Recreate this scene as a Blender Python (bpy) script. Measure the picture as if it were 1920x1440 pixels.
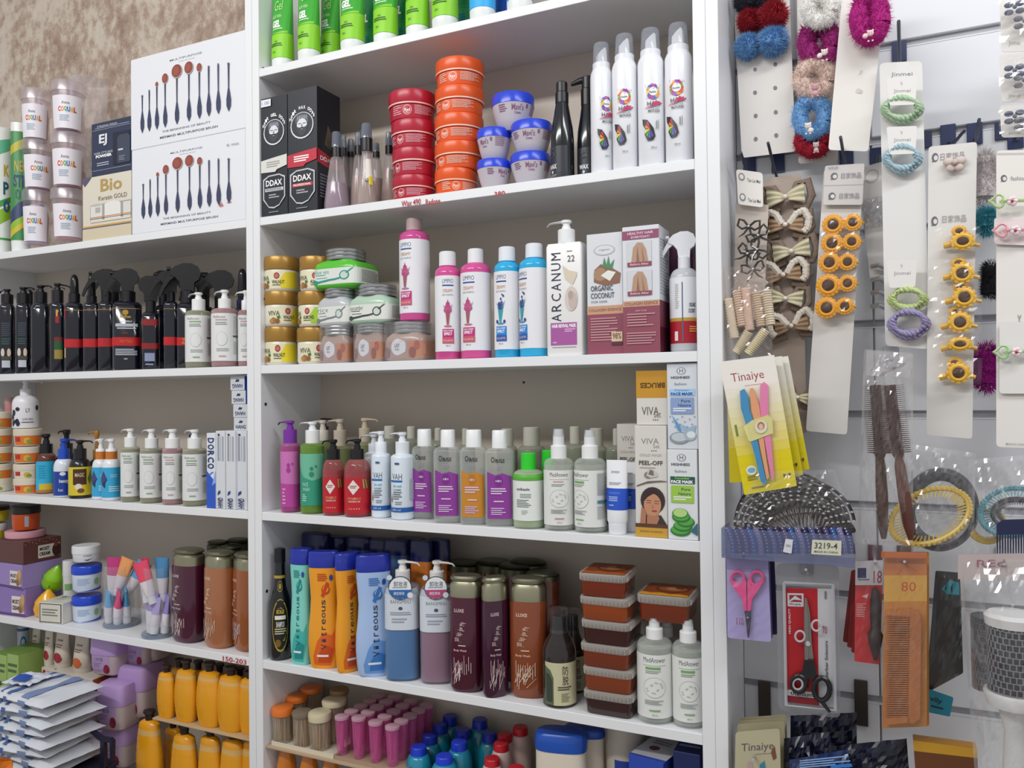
import bpy, math, random
import numpy as np
from mathutils import Vector, Matrix
random.seed(7)
for o in list(bpy.data.objects): bpy.data.objects.remove(o)
SC = bpy.context.scene
COL = SC.collection
R = math.radians
# ------------------------------------------------------------------ camera
ZO = 1.45
CAM = np.array([1.04173, -1.13427, 0.06618 + ZO]); YAW, PITCH, ROLL, F = 0.43816, 0.01435, -0.01079, 1497.86
def cam_axes():
    cy, sy, cp, sp = math.cos(YAW), math.sin(YAW), math.cos(PITCH), math.sin(PITCH)
    f = np.array([-sy*cp, cy*cp, sp]); r = np.array([cy, sy, 0.]); u = np.cross(r, f)
    cr, sr = math.cos(ROLL), math.sin(ROLL)
    return cr*r + sr*u, -sr*r + cr*u, f
CR, CU, CF = cam_axes()
cd = bpy.data.cameras.new('camera'); cam = bpy.data.objects.new('camera', cd); COL.objects.link(cam)
cd.sensor_width = 36; cd.lens = F/1920*36; cd.clip_start = .02
m = Matrix.Identity(4)
for i in range(3):
    m[i][0] = CR[i]; m[i][1] = CU[i]; m[i][2] = -CF[i]; m[i][3] = CAM[i]
cam.matrix_world = m
SC.camera = cam
# ------------------------------------------------------------------ light and exposure
SC.view_settings.view_transform = 'Standard'; SC.view_settings.look = 'None'
SC.view_settings.gamma = 1; SC.view_settings.use_curve_mapping = False
SC.view_settings.exposure = -.17
SC.cycles.use_denoising = True
SC.cycles.max_bounces = 8; SC.cycles.diffuse_bounces = 3; SC.cycles.glossy_bounces = 3
SC.cycles.transmission_bounces = 5; SC.cycles.transparent_max_bounces = 24
SC.cycles.caustics_reflective = False; SC.cycles.caustics_refractive = False
W = bpy.data.worlds.new('world'); SC.world = W; W.use_nodes = True
W.node_tree.nodes['Background'].inputs[0].default_value = (.93, .92, .92, 1)
W.node_tree.nodes['Background'].inputs[1].default_value = .60
def area(name, loc, aim, sx, sy, power, col):
    l = bpy.data.lights.new(name, 'AREA'); l.shape = 'RECTANGLE'; l.size = sx; l.size_y = sy; l.energy = power; l.color = col
    o = bpy.data.objects.new(name, l); COL.objects.link(o); o.location = loc
    o.rotation_euler = (Vector(aim)-Vector(loc)).to_track_quat('-Z', 'Y').to_euler()
    return o
area('ceiling_tube_light', (1.75, -.62, 2.62), (1.6, 0, 1.5), 1.3, .12, 11.5, (.96, .975, 1))
area('ceiling_tube_light', (-.05, -1.55, 2.75), (0, 0, 1.3), 1.6, .12, 25, (1, .985, .96))
# ------------------------------------------------------------------ pixel -> world (used to read positions off the photograph)
def ray(px, py):
    d = CF*F + CR*(px-960) - CU*(py-720)
    return d/np.linalg.norm(d)
def P(px, py, y):
    d = ray(px, py); return CAM + d*((y-CAM[1])/d[1])
def spot(xl, xr, py, yf, k=1.0):
    d1 = ray(xl, py)[:2]; d2 = ray(xr, py)[:2]; d1 = d1/np.linalg.norm(d1); d2 = d2/np.linalg.norm(d2)
    b = d1+d2; b /= np.linalg.norm(b); s = math.sin(math.acos(min(1, d1@d2))/2)
    D = (yf-CAM[1])/(b[1]-s*k)
    return CAM[0]+D*b[0], CAM[1]+D*b[1], D*s, abs(math.atan2(b[0], b[1]))
def zat(px, py, x, y, dr=0.):
    d = ray(px, py); t = (math.hypot(x-CAM[0], y-CAM[1])+dr)/math.hypot(d[0], d[1]); return CAM[2]+d[2]*t
def snap(z):      # rest on the shelf board when the reading is within a few millimetres of it
    for s in (2.12582, 1.85017, 1.57669, 1.3076, 1.03694):
        if abs(z-s) < .008: return s
    return z
# ------------------------------------------------------------------ materials
def lin(h):
    if not isinstance(h, str): return tuple(h)
    h = h.lstrip('#')
    if len(h) == 3: h = ''.join(c*2 for c in h)
    return tuple((c/12.92 if c <= .04045 else ((c+.055)/1.055)**2.4) for c in (int(h[i:i+2], 16)/255 for i in (0, 2, 4)))
MC = {}
def mat(col, rough=.45, metal=0., alpha=1., spec=.5, bump=0., bscale=60., mott=0., coat=0., sss=0.):
    key = (col, rough, metal, alpha, spec, bump, bscale, mott, coat, sss)
    if key in MC: return MC[key]
    m = bpy.data.materials.new('paint_'+str(col).strip('#')); m.use_nodes = True
    nt = m.node_tree; p = nt.nodes['Principled BSDF']; c = lin(col)
    p.inputs['Base Color'].default_value = (*c, 1); p.inputs['Roughness'].default_value = rough
    p.inputs['Metallic'].default_value = metal; p.inputs['Specular IOR Level'].default_value = spec
    if coat: p.inputs['Coat Weight'].default_value = coat; p.inputs['Coat Roughness'].default_value = .08
    if bump or mott:
        tc = nt.nodes.new('ShaderNodeTexCoord'); n = nt.nodes.new('ShaderNodeTexNoise')
        n.inputs['Scale'].default_value = bscale; n.inputs['Detail'].default_value = 4
        nt.links.new(tc.outputs['Object'], n.inputs['Vector'])
        if bump:
            b = nt.nodes.new('ShaderNodeBump'); b.inputs['Strength'].default_value = bump; b.inputs['Distance'].default_value = .002
            nt.links.new(n.outputs[0], b.inputs['Height']); nt.links.new(b.outputs[0], p.inputs['Normal'])
        if mott:
            r = nt.nodes.new('ShaderNodeValToRGB')
            r.color_ramp.elements[0].position = .3; r.color_ramp.elements[1].position = .7
            r.color_ramp.elements[0].color = (*[x*(1-mott) for x in c], 1); r.color_ramp.elements[1].color = (*[min(1, x*(1+mott)) for x in c], 1)
            nt.links.new(n.outputs[0], r.inputs[0]); nt.links.new(r.outputs[0], p.inputs['Base Color'])
    if alpha < 1:      # thin tinted plastic: part see-through with a surface gloss
        out = nt.nodes['Material Output']; mx = nt.nodes.new('ShaderNodeMixShader'); tr = nt.nodes.new('ShaderNodeBsdfTransparent')
        q = .5 if alpha > .4 else .12; tr.inputs[0].default_value = (*[1-q+q*x for x in c], 1)
        fr = nt.nodes.new('ShaderNodeLayerWeight'); fr.inputs[0].default_value = .25
        mp = nt.nodes.new('ShaderNodeMapRange'); mp.inputs[3].default_value = alpha; mp.inputs[4].default_value = min(1, alpha+.45)
        nt.links.new(fr.outputs['Facing'], mp.inputs[0]); nt.links.new(mp.outputs[0], mx.inputs[0])
        nt.links.new(tr.outputs[0], mx.inputs[1]); nt.links.new(p.outputs[0], mx.inputs[2]); nt.links.new(mx.outputs[0], out.inputs[0])
    MC[key] = m; return m
def film(a=.06, tint='#ffffff', rough=.12, b=.45):    # thin crackly bag film: see-through with sharp reflections
    key = ('film', a, tint, rough, b)
    if key in MC: return MC[key]
    m = bpy.data.materials.new('clear_film'); m.use_nodes = True; nt = m.node_tree
    nt.nodes.remove(nt.nodes['Principled BSDF']); out = nt.nodes['Material Output']
    tr = nt.nodes.new('ShaderNodeBsdfTransparent'); tr.inputs[0].default_value = (*[.8+.2*x for x in lin(tint)], 1)
    gl = nt.nodes.new('ShaderNodeBsdfGlossy'); gl.inputs['Roughness'].default_value = rough
    gl.inputs['Color'].default_value = (*lin(tint), 1)
    df = nt.nodes.new('ShaderNodeBsdfDiffuse'); df.inputs[0].default_value = (*lin(tint), 1)
    m1 = nt.nodes.new('ShaderNodeMixShader'); m1.inputs[0].default_value = .3
    fr = nt.nodes.new('ShaderNodeLayerWeight'); fr.inputs[0].default_value = .2
    mp = nt.nodes.new('ShaderNodeMapRange'); mp.inputs[3].default_value = a; mp.inputs[4].default_value = b
    mx = nt.nodes.new('ShaderNodeMixShader')
    nt.links.new(gl.outputs[0], m1.inputs[1]); nt.links.new(df.outputs[0], m1.inputs[2])
    nt.links.new(fr.outputs['Facing'], mp.inputs[0]); nt.links.new(mp.outputs[0], mx.inputs[0])
    nt.links.new(tr.outputs[0], mx.inputs[1]); nt.links.new(m1.outputs[0], mx.inputs[2]); nt.links.new(mx.outputs[0], out.inputs[0])
    MC[key] = m; return m
def attr_mat(name, rough):
    m = bpy.data.materials.new(name); m.use_nodes = True; nt = m.node_tree; p = nt.nodes['Principled BSDF']
    a = nt.nodes.new('ShaderNodeAttribute'); a.attribute_name = 'ink'
    nt.links.new(a.outputs['Color'], p.inputs['Base Color']); p.inputs['Roughness'].default_value = rough
    return m
INK = attr_mat('printed_ink', .4)
# ------------------------------------------------------------------ mesh builder
class G:
    def __init__(s): s.v = []; s.f = []; s.m = []; s.k = 0
    def add(s, vs, fs):
        o = len(s.v); s.v += [tuple(v) for v in vs]; s.f += [tuple(i+o for i in f) for f in fs]; s.m += [s.k]*len(fs); return s
    def slot(s, k): s.k = k; return s
    def box(s, x0, x1, y0, y1, z0, z1):
        vs = [(x, y, z) for z in (z0, z1) for y in (y0, y1) for x in (x0, x1)]
        return s.add(vs, [(0, 2, 3, 1), (4, 5, 7, 6), (0, 1, 5, 4), (2, 6, 7, 3), (0, 4, 6, 2), (1, 3, 7, 5)])
    def rbox(s, x0, x1, y0, y1, z0, z1, b=.0015):   # box with chamfered edges
        vs = []; X = (x0, x1); Y = (y0, y1); Z = (z0, z1); idx = {}
        for i in (0, 1):
            for j in (0, 1):
                for k in (0, 1):
                    dx, dy, dz = b*(1-2*i), b*(1-2*j), b*(1-2*k)
                    for a in range(3):
                        q = [X[i]+dx, Y[j]+dy, Z[k]+dz]; q[a] = (X[i], Y[j], Z[k])[a]; idx[i, j, k, a] = len(vs); vs.append(q)
        fs = []; I = idx
        for a in range(3):
            o = [c for c in range(3) if c != a]
            for side in (0, 1):
                def g(p, q):
                    t = [0, 0, 0]; t[a] = side; t[o[0]] = p; t[o[1]] = q; return I[t[0], t[1], t[2], a]
                fs.append([g(0, 0), g(1, 0), g(1, 1), g(0, 1)])
            for p in (0, 1):
                for q in (0, 1):
                    def h(r, ax):
                        t = [0, 0, 0]; t[a] = r; t[o[0]] = p; t[o[1]] = q; return I[t[0], t[1], t[2], ax]
                    fs.append([h(0, o[0]), h(1, o[0]), h(1, o[1]), h(0, o[1])])
        for i in (0, 1):
            for j in (0, 1):
                for k in (0, 1): fs.append([I[i, j, k, 0], I[i, j, k, 1], I[i, j, k, 2]])
        c = Vector(((x0+x1)/2, (y0+y1)/2, (z0+z1)/2)); out = []
        for f in fs:
            a, b_, d = (Vector(vs[f[t]]) for t in range(3)); nrm = (b_-a).cross(d-a)
            out.append(f if nrm.dot((a+d)/2-c) > 0 else f[::-1])
        return s.add(vs, out)
    def loft(s, rings, n=2., seg=28, ox=0, oy=0, cap=True, closed_in=False):
        # rings: (z, a, b) or (z, a, b, dx, dy)
        vs = []
        for r in rings:
            z, a, b = r[:3]; dx, dy = (r[3], r[4]) if len(r) > 3 else (0, 0); nn = r[5] if len(r) > 5 else n
            for k in range(seg):
                x, y = sup(2*math.pi*k/seg, nn); vs.append((ox+dx+a*x, oy+dy+b*y, z))
        fs = []
        for i in range(len(rings)-1):
            for k in range(seg):
                k2 = (k+1) % seg; fs.append((i*seg+k, i*seg+k2, (i+1)*seg+k2, (i+1)*seg+k))
        if cap: fs.append(tuple(range(seg))[::-1]); fs.append(tuple((len(rings)-1)*seg+k for k in range(seg)))
        return s.add(vs, fs)
    def tube(s, pts, r, seg=8, cap=True):
        pts = [Vector(p) for p in pts]; rr = r if isinstance(r, (list, tuple)) else [r]*len(pts)
        vs = []; up = None
        for i, p in enumerate(pts):
            t = (pts[min(i+1, len(pts)-1)]-pts[max(i-1, 0)]).normalized()
            if up is None: up = t.orthogonal().normalized()
            up = (up - t*up.dot(t)).normalized(); w = t.cross(up)
            for k in range(seg):
                a = 2*math.pi*k/seg; vs.append(p+(up*math.cos(a)+w*math.sin(a))*rr[i])
        fs = [(i*seg+k, i*seg+(k+1) % seg, (i+1)*seg+(k+1) % seg, (i+1)*seg+k) for i in range(len(pts)-1) for k in range(seg)]
        if cap: fs += [tuple(range(seg))[::-1], tuple((len(pts)-1)*seg+k for k in range(seg))]
        return s.add(vs, fs)
    def ext(s, pts, y0, y1):    # outline in x,z extruded in y
        n = len(pts); vs = [(x, y0, z) for x, z in pts]+[(x, y1, z) for x, z in pts]
        ar = sum(pts[i][0]*pts[(i+1) % n][1]-pts[(i+1) % n][0]*pts[i][1] for i in range(n))
        fs = [tuple(range(n)), tuple(range(2*n-1, n-1, -1))]+[(i, i+n, (i+1) % n+n, (i+1) % n) for i in range(n)]
        if ar < 0: fs = [f[::-1] for f in fs]
        return s.add(vs, fs)
    def sph(s, c, r, seg=12, ry=1, rz=1, noise=0):
        vs = []; fs = []; h = seg//2
        for i in range(h+1):
            for k in range(seg):
                a = math.pi*i/h; b = 2*math.pi*k/seg; q = r*(1+random.uniform(-noise, noise))
                vs.append((c[0]+q*math.sin(a)*math.cos(b), c[1]+q*ry*math.sin(a)*math.sin(b), c[2]-q*rz*math.cos(a)))
        for i in range(h):
            for k in range(seg): fs.append((i*seg+k, i*seg+(k+1) % seg, (i+1)*seg+(k+1) % seg, (i+1)*seg+k))
        return s.add(vs, fs)
    def grid(s, fn, nu, nv):
        vs = [fn(i/nu, j/nv) for j in range(nv+1) for i in range(nu+1)]
        return s.add(vs, [(j*(nu+1)+i, j*(nu+1)+i+1, (j+1)*(nu+1)+i+1, (j+1)*(nu+1)+i) for j in range(nv) for i in range(nu)])
    def build(s, name, mats, parent=None, smooth=38, mtx=None):
        me = bpy.data.meshes.new(name); vs = s.v
        if mtx is not None: vs = [mtx @ Vector(v) for v in vs]
        me.from_pydata(vs, [], s.f)
        if not isinstance(mats, (list, tuple)): mats = [mats]
        for q in mats: me.materials.append(mat(q) if isinstance(q, str) else q)
        if len(mats) > 1: me.polygons.foreach_set('material_index', s.m)
        if smooth:
            me.shade_smooth(); me.set_sharp_from_angle(angle=R(smooth))
        o = bpy.data.objects.new(name, me); COL.objects.link(o)
        if parent is not None: o.parent = parent
        return o
def sup(t, n):
    c, s = math.cos(t), math.sin(t)
    if n == 2: return c, s
    e = 2/n; return math.copysign(abs(c)**e, c), math.copysign(abs(s)**e, s)
def tag(o, label=None, cat=None, group=None, kind=None):
    if label: o['label'] = label
    if cat: o['category'] = cat
    if group: o['group'] = group
    if kind: o['kind'] = kind
    return o
def thing(name, label, cat, loc=(0, 0, 0), rz=0., group=None, rx=0., ry=0.):
    o = bpy.data.objects.new(name, None); COL.objects.link(o); o.empty_display_size = .01
    o.location = loc; o.rotation_euler = (R(rx), R(ry), R(rz)); return tag(o, label, cat, group)
# ------------------------------------------------------------------ flat print: shapes and lettering laid on a surface
TX = {}
def text_mesh(s, bold=0.):
    key = (s, bold)
    if key in TX: return TX[key]
    cu = bpy.data.curves.new('t', 'FONT'); cu.body = s; cu.resolution_u = 2; cu.offset = bold; cu.size = 1
    o = bpy.data.objects.new('t', cu); me = bpy.data.meshes.new_from_object(o)
    n = len(me.vertices); co = np.zeros(n*3); me.vertices.foreach_get('co', co); co = co.reshape(-1, 3)[:, :2]
    fs = [tuple(p.vertices) for p in me.polygons]
    if n:
        mn = co.min(0); mx = co.max(0); sz = np.maximum(mx-mn, 1e-6); asp = sz[0]/sz[1]; co = (co-(mn+mx)/2)/sz
    else: asp = 1
    bpy.data.objects.remove(o); bpy.data.curves.remove(cu); bpy.data.meshes.remove(me)
    TX[key] = (co, fs, asp); return TX[key]
class Wrap:       # surface of a lofted body; u in half-widths from the front, v in body heights
    def __init__(s, rings, n=2., H=None, ref=None):
        s.z = np.array([r[0] for r in rings]); s.a = np.array([r[1] for r in rings]); s.b = np.array([r[2] for r in rings]); s.n = n
        s.H = H or s.z[-1]; s.A = ref or max(s.a); bb = s.A*(s.b[len(s.b)//2]/max(s.a[len(s.a)//2], 1e-6))
        th = np.linspace(-math.pi, math.pi, 241)-math.pi/2; pts = np.array([sup(t, n) for t in th])*[s.A, bb]
        L = np.concatenate([[0], np.cumsum(np.hypot(*np.diff(pts, axis=0).T))]); s.th = th; s.L = (L-L[120])/s.A
        s.curved = True
    def pos(s, u, v, off):
        z = v*s.H; a = np.interp(z, s.z, s.a); b = np.interp(z, s.z, s.b)
        t = np.interp(u, s.L, s.th); c, q = np.cos(t), np.sin(t); e = 2/s.n
        x = a*np.sign(c)*np.abs(c)**e; y = b*np.sign(q)*np.abs(q)**e
        nx = np.sign(c)*np.abs(c)**(2-e)/np.maximum(a, 1e-5); ny = np.sign(q)*np.abs(q)**(2-e)/np.maximum(b, 1e-5)
        l = np.hypot(nx, ny)+1e-9
        return np.stack([x+off*nx/l, y+off*ny/l, z], 1)
class Flat:       # u,v in 0..1 over a rectangle o + u*U + v*V
    def __init__(s, o, U, V, flip=1):
        s.o, s.U, s.V = np.array(o, float), np.array(U, float), np.array(V, float)
        n = np.cross(s.U, s.V); s.n = flip*n/np.linalg.norm(n); s.curved = False
    def pos(s, u, v, off): return s.o+np.outer(u, s.U)+np.outer(v, s.V)+s.n*off
def clip(poly, ax, lim, sgn):
    out = []; n = len(poly)
    for i in range(n):
        p, q = poly[i], poly[(i+1) % n]; a, b = (p[ax]-lim)*sgn, (q[ax]-lim)*sgn
        if a >= 0: out.append(p)
        if (a > 0 and b < 0) or (a < 0 and b > 0): t = a/(a-b); out.append((p[0]+(q[0]-p[0])*t, p[1]+(q[1]-p[1])*t))
    return out
def tiles(poly, du=.12, dv=.06):
    res = []; us = [p[0] for p in poly]; vs = [p[1] for p in poly]
    nu = max(1, math.ceil((max(us)-min(us))/du)); nv = max(1, math.ceil((max(vs)-min(vs))/dv))
    for i in range(nu):
        a = min(us)+(max(us)-min(us))*i/nu; b = min(us)+(max(us)-min(us))*(i+1)/nu; s = clip(clip(poly, 0, a, 1), 0, b, -1)
        if len(s) < 3: continue
        for j in range(nv):
            c = min(vs)+(max(vs)-min(vs))*j/nv; d = min(vs)+(max(vs)-min(vs))*(j+1)/nv; t = clip(clip(s, 1, c, 1), 1, d, -1)
            if len(t) > 2: res.append(t)
    return res
def prints(surf, items, parent, name='printed_label', base=.0003, step=.00008, m=None):
    V = []; Fs = []; C = []; n0 = 0
    for k, it in enumerate(items):
        op = it[0]; off = base+.00012*min(k, 8)+.00003*max(0, k-8)
        if op in 'rb':
            if op == 'b': u0, v0, u1, v1, col = surf.L[0], it[1], surf.L[-1], it[2], it[3]
            else: u0, v0, u1, v1, col = it[1:6]
            nu = max(1, int(abs(u1-u0)/.09)) if surf.curved else 1; nv = 6 if surf.curved and abs(v1-v0) > .25 else (2 if surf.curved else 1)
            uu, vv = np.meshgrid(np.linspace(u0, u1, nu+1), np.linspace(v0, v1, nv+1)); uu, vv = uu.ravel(), vv.ravel()
            fs = [(j*(nu+1)+i, j*(nu+1)+i+1, (j+1)*(nu+1)+i+1, (j+1)*(nu+1)+i) for j in range(nv) for i in range(nu)]
        elif op == 'e':
            u, v, ru, rv, col = it[1:6]; ns = 20; nr = 3 if surf.curved and ru > .25 else 1
            uu = [u]; vv = [v]
            for q in range(1, nr+1):
                for i in range(ns): uu.append(u+ru*q/nr*math.cos(2*math.pi*i/ns)); vv.append(v+rv*q/nr*math.sin(2*math.pi*i/ns))
            fs = [(0, 1+i, 1+(i+1) % ns) for i in range(ns)]
            for q in range(1, nr): fs += [(1+(q-1)*ns+i, 1+q*ns+i, 1+q*ns+(i+1) % ns, 1+(q-1)*ns+(i+1) % ns) for i in range(ns)]
            uu, vv = np.array(uu), np.array(vv)
        elif op == 'p':
            uu = []; vv = []; fs = []; col = it[2]; pl = list(it[1])
            if sum(pl[i][0]*pl[i-1][1]-pl[i-1][0]*pl[i][1] for i in range(len(pl))) > 0: pl = pl[::-1]
            for t in (tiles(pl) if surf.curved else [pl]):
                fs.append(tuple(range(len(uu), len(uu)+len(t)))); uu += [p[0] for p in t]; vv += [p[1] for p in t]
            uu, vv = np.array(uu, float), np.array(vv, float)
        elif op == 'l':   # block of fine lines of small print
            u0, v0, u1, v1, nl, col = it[1:7]; uu = []; vv = []; fs = []; h = (v1-v0)/nl; rr = random.Random(int(u0*991+v0*77+nl))
            for i in range(nl):
                b = len(uu); e = u1-(u1-u0)*rr.choice([0, 0, .06, .15, .3]); y = v1-h*i
                m_ = max(1, int((e-u0)/.15)) if surf.curved else 1
                for q in range(m_+1): uu += [u0+(e-u0)*q/m_]*2; vv += [y-h*.5, y]
                fs += [(b+2*q, b+2*q+2, b+2*q+3, b+2*q+1) for q in range(m_)]
            uu, vv = np.array(uu), np.array(vv)
        elif op == 't':   # text fitted to a box: centre u,v, width w, height h, string, colour, rotation, bold
            u, v, w, h, st, col = it[1:7]; rot = it[7] if len(it) > 7 else 0; bold = it[8] if len(it) > 8 else 0.01
            co, fs, _ = text_mesh(st, bold)
            if not len(co): continue
            x = co[:, 0]*w; y = co[:, 1]*h
            if rot == 90: x, y = -co[:, 1]*w, co[:, 0]*h
            elif rot == -90: x, y = co[:, 1]*w, -co[:, 0]*h
            elif rot == 180: x, y = -x, -y
            uu, vv = u+x, v+y
        p = surf.pos(uu, vv, off); V.append(p); Fs += [tuple(i+n0 for i in f) for f in fs]; n0 += len(p)
        C.append(np.tile(np.array([*lin(col), 1.]), (len(p), 1)))
    if not V: return
    V = np.concatenate(V); C = np.concatenate(C)
    me = bpy.data.meshes.new(name); me.from_pydata(V.tolist(), [], Fs)
    at = me.color_attributes.new('ink', 'FLOAT_COLOR', 'POINT'); at.data.foreach_set('color', C.ravel())
    me.materials.append(m or INK)
    o = bpy.data.objects.new(name, me); COL.objects.link(o); o.parent = parent
    return o
# ------------------------------------------------------------------ bottle kit
class T:
    def __init__(s, name, label, cat, xl, xr, yf, base, group=None, rot=0, py=None, ratio=1., rz=0):
        if py is None: py = 800
        x, y, w, ph = spot(xl, xr, py, yf, ratio)
        for _ in range(3):
            f = math.sqrt(math.cos(ph)**2+ratio**2*math.sin(ph)**2); a = w/f
            x, y, w2, ph = spot(xl, xr, py, yf+ratio*a-ratio*w, ratio); w = w2
        s.r = a; s.k = ratio; s.x, s.y, s.base = x, y, base; s.px = (xl+xr)/2
        if ratio == 1 and rot is not None: rot = rot+math.degrees(math.atan2(CAM[0]-x, y-CAM[1]))   # turned to the viewer's side by default
        s.o = thing(name, label, cat, (x, y, base), rot or 0, group)
    def z(s, py, px=None, q=.9): return zat(px or s.px, py, s.x, s.y, -s.r*q*s.k)-s.base       # a level read on the near side
    def zt(s, py, rc=None):    # a top rim: its far edge shows when seen from above, its near edge from below
        rc = rc or s.r*.8; return zat(s.px, py, s.x, s.y, rc*s.k*(.8 if ray(s.px, py)[2] < 0 else -1))-s.base
    def loft(s, name, prof, m, n=2., seg=28, k=None, cap=True, parent=None):
        k = s.k if k is None else k
        return G().loft([(z, r, r*k) for z, r in prof], n, seg, cap=cap).build(name, m, parent or s.o)
    def rings(s, prof, k=None):
        k = s.k if k is None else k; return [(z, r, r*k) for z, r in prof]
    def print(s, prof, items, n=2., H=None, k=None, name='printed_label', ref=None, parent=None, **kw):
        return prints(Wrap(s.rings(prof, k), n, H or prof[-1][0], ref or s.r), items, parent or s.o, name, **kw)
def body_prof(r, H, rn, sh, foot=.004, lip=.0015):
    p = [(0, r*.88), (foot*.3, r*.96), (foot, r)]
    for i in range(7):
        a = math.pi/2*i/6; p.append((H-sh+sh*math.sin(a), rn+(r-rn)*math.cos(a)))
    return p
def cap_prof(z0, z1, r, ch=.0015, taper=1.):
    return [(z0, r), (z1-ch, r*taper), (z1, (r-ch)*taper)]
def pump(t, z0, zc, zh, rc, m, dirn=180, reach=.03, name='pump', ribs=True, k=.35):
    g = G(); g.loft([(z0, rc, rc), (zc-.001, rc, rc), (zc, rc*.93, rc*.93)], seg=24)
    g.loft([(zc, rc*.55, rc*.55), (zc+(zh-zc)*.35, rc*.5, rc*.5)], seg=16)
    c = g.build('pump_collar', m, t.o)
    h = zh-zc; g = G(); g.loft([(zc+h*.3, rc*.4, rc*.4), (zh-h*.4, rc*.42, rc*.42), (zh-h*.28, rc*.62, rc*.62), (zh-h*.04, rc*.62, rc*.62), (zh, rc*.5, rc*.5)], seg=16)
    d = R(dirn); ax = Vector((math.cos(d), math.sin(d), 0)); sd = Vector((-math.sin(d), math.cos(d), 0))
    th = min(.005, h*.22); pts = []
    rows = [(-.2, 1, .0), (.3, .9, 0), (.65, .7, -.02), (.88, .55, -.1), (1., .42, -.42)]
    vs = []
    for q, wd, dz in rows:
        cpt = ax*(q*reach)+Vector((0, 0, zh-th*.7+dz*.012)); w = rc*.42*wd
        for a in range(8):
            vs.append(cpt+sd*(w*math.cos(a*math.pi/4))+Vector((0, 0, th*.62*wd*math.sin(a*math.pi/4))))
    n = len(rows); fs = [(i*8+k_, (i+1)*8+k_, (i+1)*8+(k_+1) % 8, i*8+(k_+1) % 8) for i in range(n-1) for k_ in range(8)]
    fs += [tuple(range(8)), tuple((n-1)*8+k_ for k_ in range(7, -1, -1))]
    g.add(vs, fs); g.build('pump_head', m, c)
def trigger(t, z0, z1, rc, m, dirn=180, m2=None, size=1.):
    # sprayer: collar, shroud, nozzle and lever
    h = z1-z0; g = G().loft([(z0, rc, rc), (z0+h*.3, rc, rc), (z0+h*.32, rc*.85, rc*.85)], seg=20); g.build('sprayer_collar', m2 or m, t.o)
    q = 1 if math.cos(R(dirn)) > 0 else -1; w = rc*.62
    s = h*size
    out = [(-.28, .28), (-.3, .52), (-.5, .6), (-.58, .76), (-.46, .92), (-.2, 1.), (.15, 1.), (.5, .92), (.72, .8), (.74, .7), (.5, .64), (.32, .52), (.26, .28)]
    g = G().ext([(q*x*s*.56, z0+z*h) for x, z in out], -w, w); hd_ = g.build('sprayer_head', m, t.o, smooth=50)
    lev = [(.3, .66), (.36, .9), (.68, .8), (.92, .58), (1.12, .34), (1.2, .16), (1.12, .14), (.95, .36), (.72, .56), (.5, .66)]
    G().ext([(q*x*s*.56, z0+z*h) for x, z in lev], -w*.7, w*.7).build('trigger', m, hd_, smooth=50)
    G().tube([(q*.7*s*.56, 0, z0+.86*h), (q*.86*s*.56, 0, z0+.86*h)], rc*.3, 10).build('nozzle', m, hd_)
CLEAR = lambda: mat('#dfe6e2', .06, alpha=.16, spec=.6)
def shell(col, a, rough=.08): return mat(col, rough, alpha=a, spec=.6)
def inner(prof, top, s=.93, floor=.003):
    zs = [z for z, _ in prof]; rs = [r for _, r in prof]; out = [(floor, np.interp(floor, zs, rs)*s*.97)]
    for z, r in prof:
        if floor < z < top: out.append((z, r*s))
    out.append((top, float(np.interp(top, zs, rs))*s)); return out
def liquid(t, prof, top, m, s=.93, n=2., k=None, name='liquid'):
    return t.loft(name, inner(prof, top, s), m, n, 24, k)
def carton(name, label, cat, xl, xr, ytop, ybot_z, yf, depth, m, group=None, faces=None, rot=0, py=None, flap=True, H=None):
    """upright box whose front face spans xl..xr at plane yf; faces: dict front/side/top -> print items"""
    py = py or (ytop+80); a = P(xl, py, yf); b = P(xr, py, yf); w = b[0]-a[0]
    H = H if H is not None else P((xl+xr)/2, ytop, yf)[2]-ybot_z
    o = thing(name, label, cat, ((a[0]+b[0])/2, yf+depth/2, ybot_z), rot, group)
    G().rbox(-w/2, w/2, -depth/2, depth/2, 0, H, .0008).build('box_body', m, o, smooth=0)
    put_faces(o, w, depth, H, faces); return o, w, H
def put_faces(o, w, d, H, faces):
    for f, items in (faces or {}).items():
        if not items: continue
        s = {'front': Flat((-w/2, -d/2, 0), (w, 0, 0), (0, 0, H)), 'side': Flat((w/2, -d/2, 0), (0, d, 0), (0, 0, H)),
             'top': Flat((-w/2, -d/2, H), (w, 0, 0), (0, d, 0)), 'left': Flat((-w/2, d/2, 0), (0, -d, 0), (0, 0, H))}[f]
        prints(s, items, o, {'front': 'front_print', 'side': 'side_print', 'top': 'top_print', 'left': 'end_print'}[f], base=.0002)
# ================================================================== room and shelving
Z1, Z2, Z3, Z4, Z5 = (ZO+v for v in (.67582, .40017, .12669, -.1424, -.41306)); Z6 = Z5-.345
TH, DEP, POST, REC, BW = .0155, .17149, .03569, .13653, .856
XP = .8+POST
lam = mat('#e9ebee', .38, bump=.05, bscale=300)
lam_shaded = mat('#cfc5b8', .5, bump=.05, bscale=200)  # same white laminate for the backs, shelf shade put into a beige colour
def struct(o): o['kind'] = 'structure'; return o
struct(G().box(-3.2, 4, -3.4, .32, -.05, 0).build('floor', mat('#9b948c', .4, mott=.1, bscale=8)))
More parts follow.
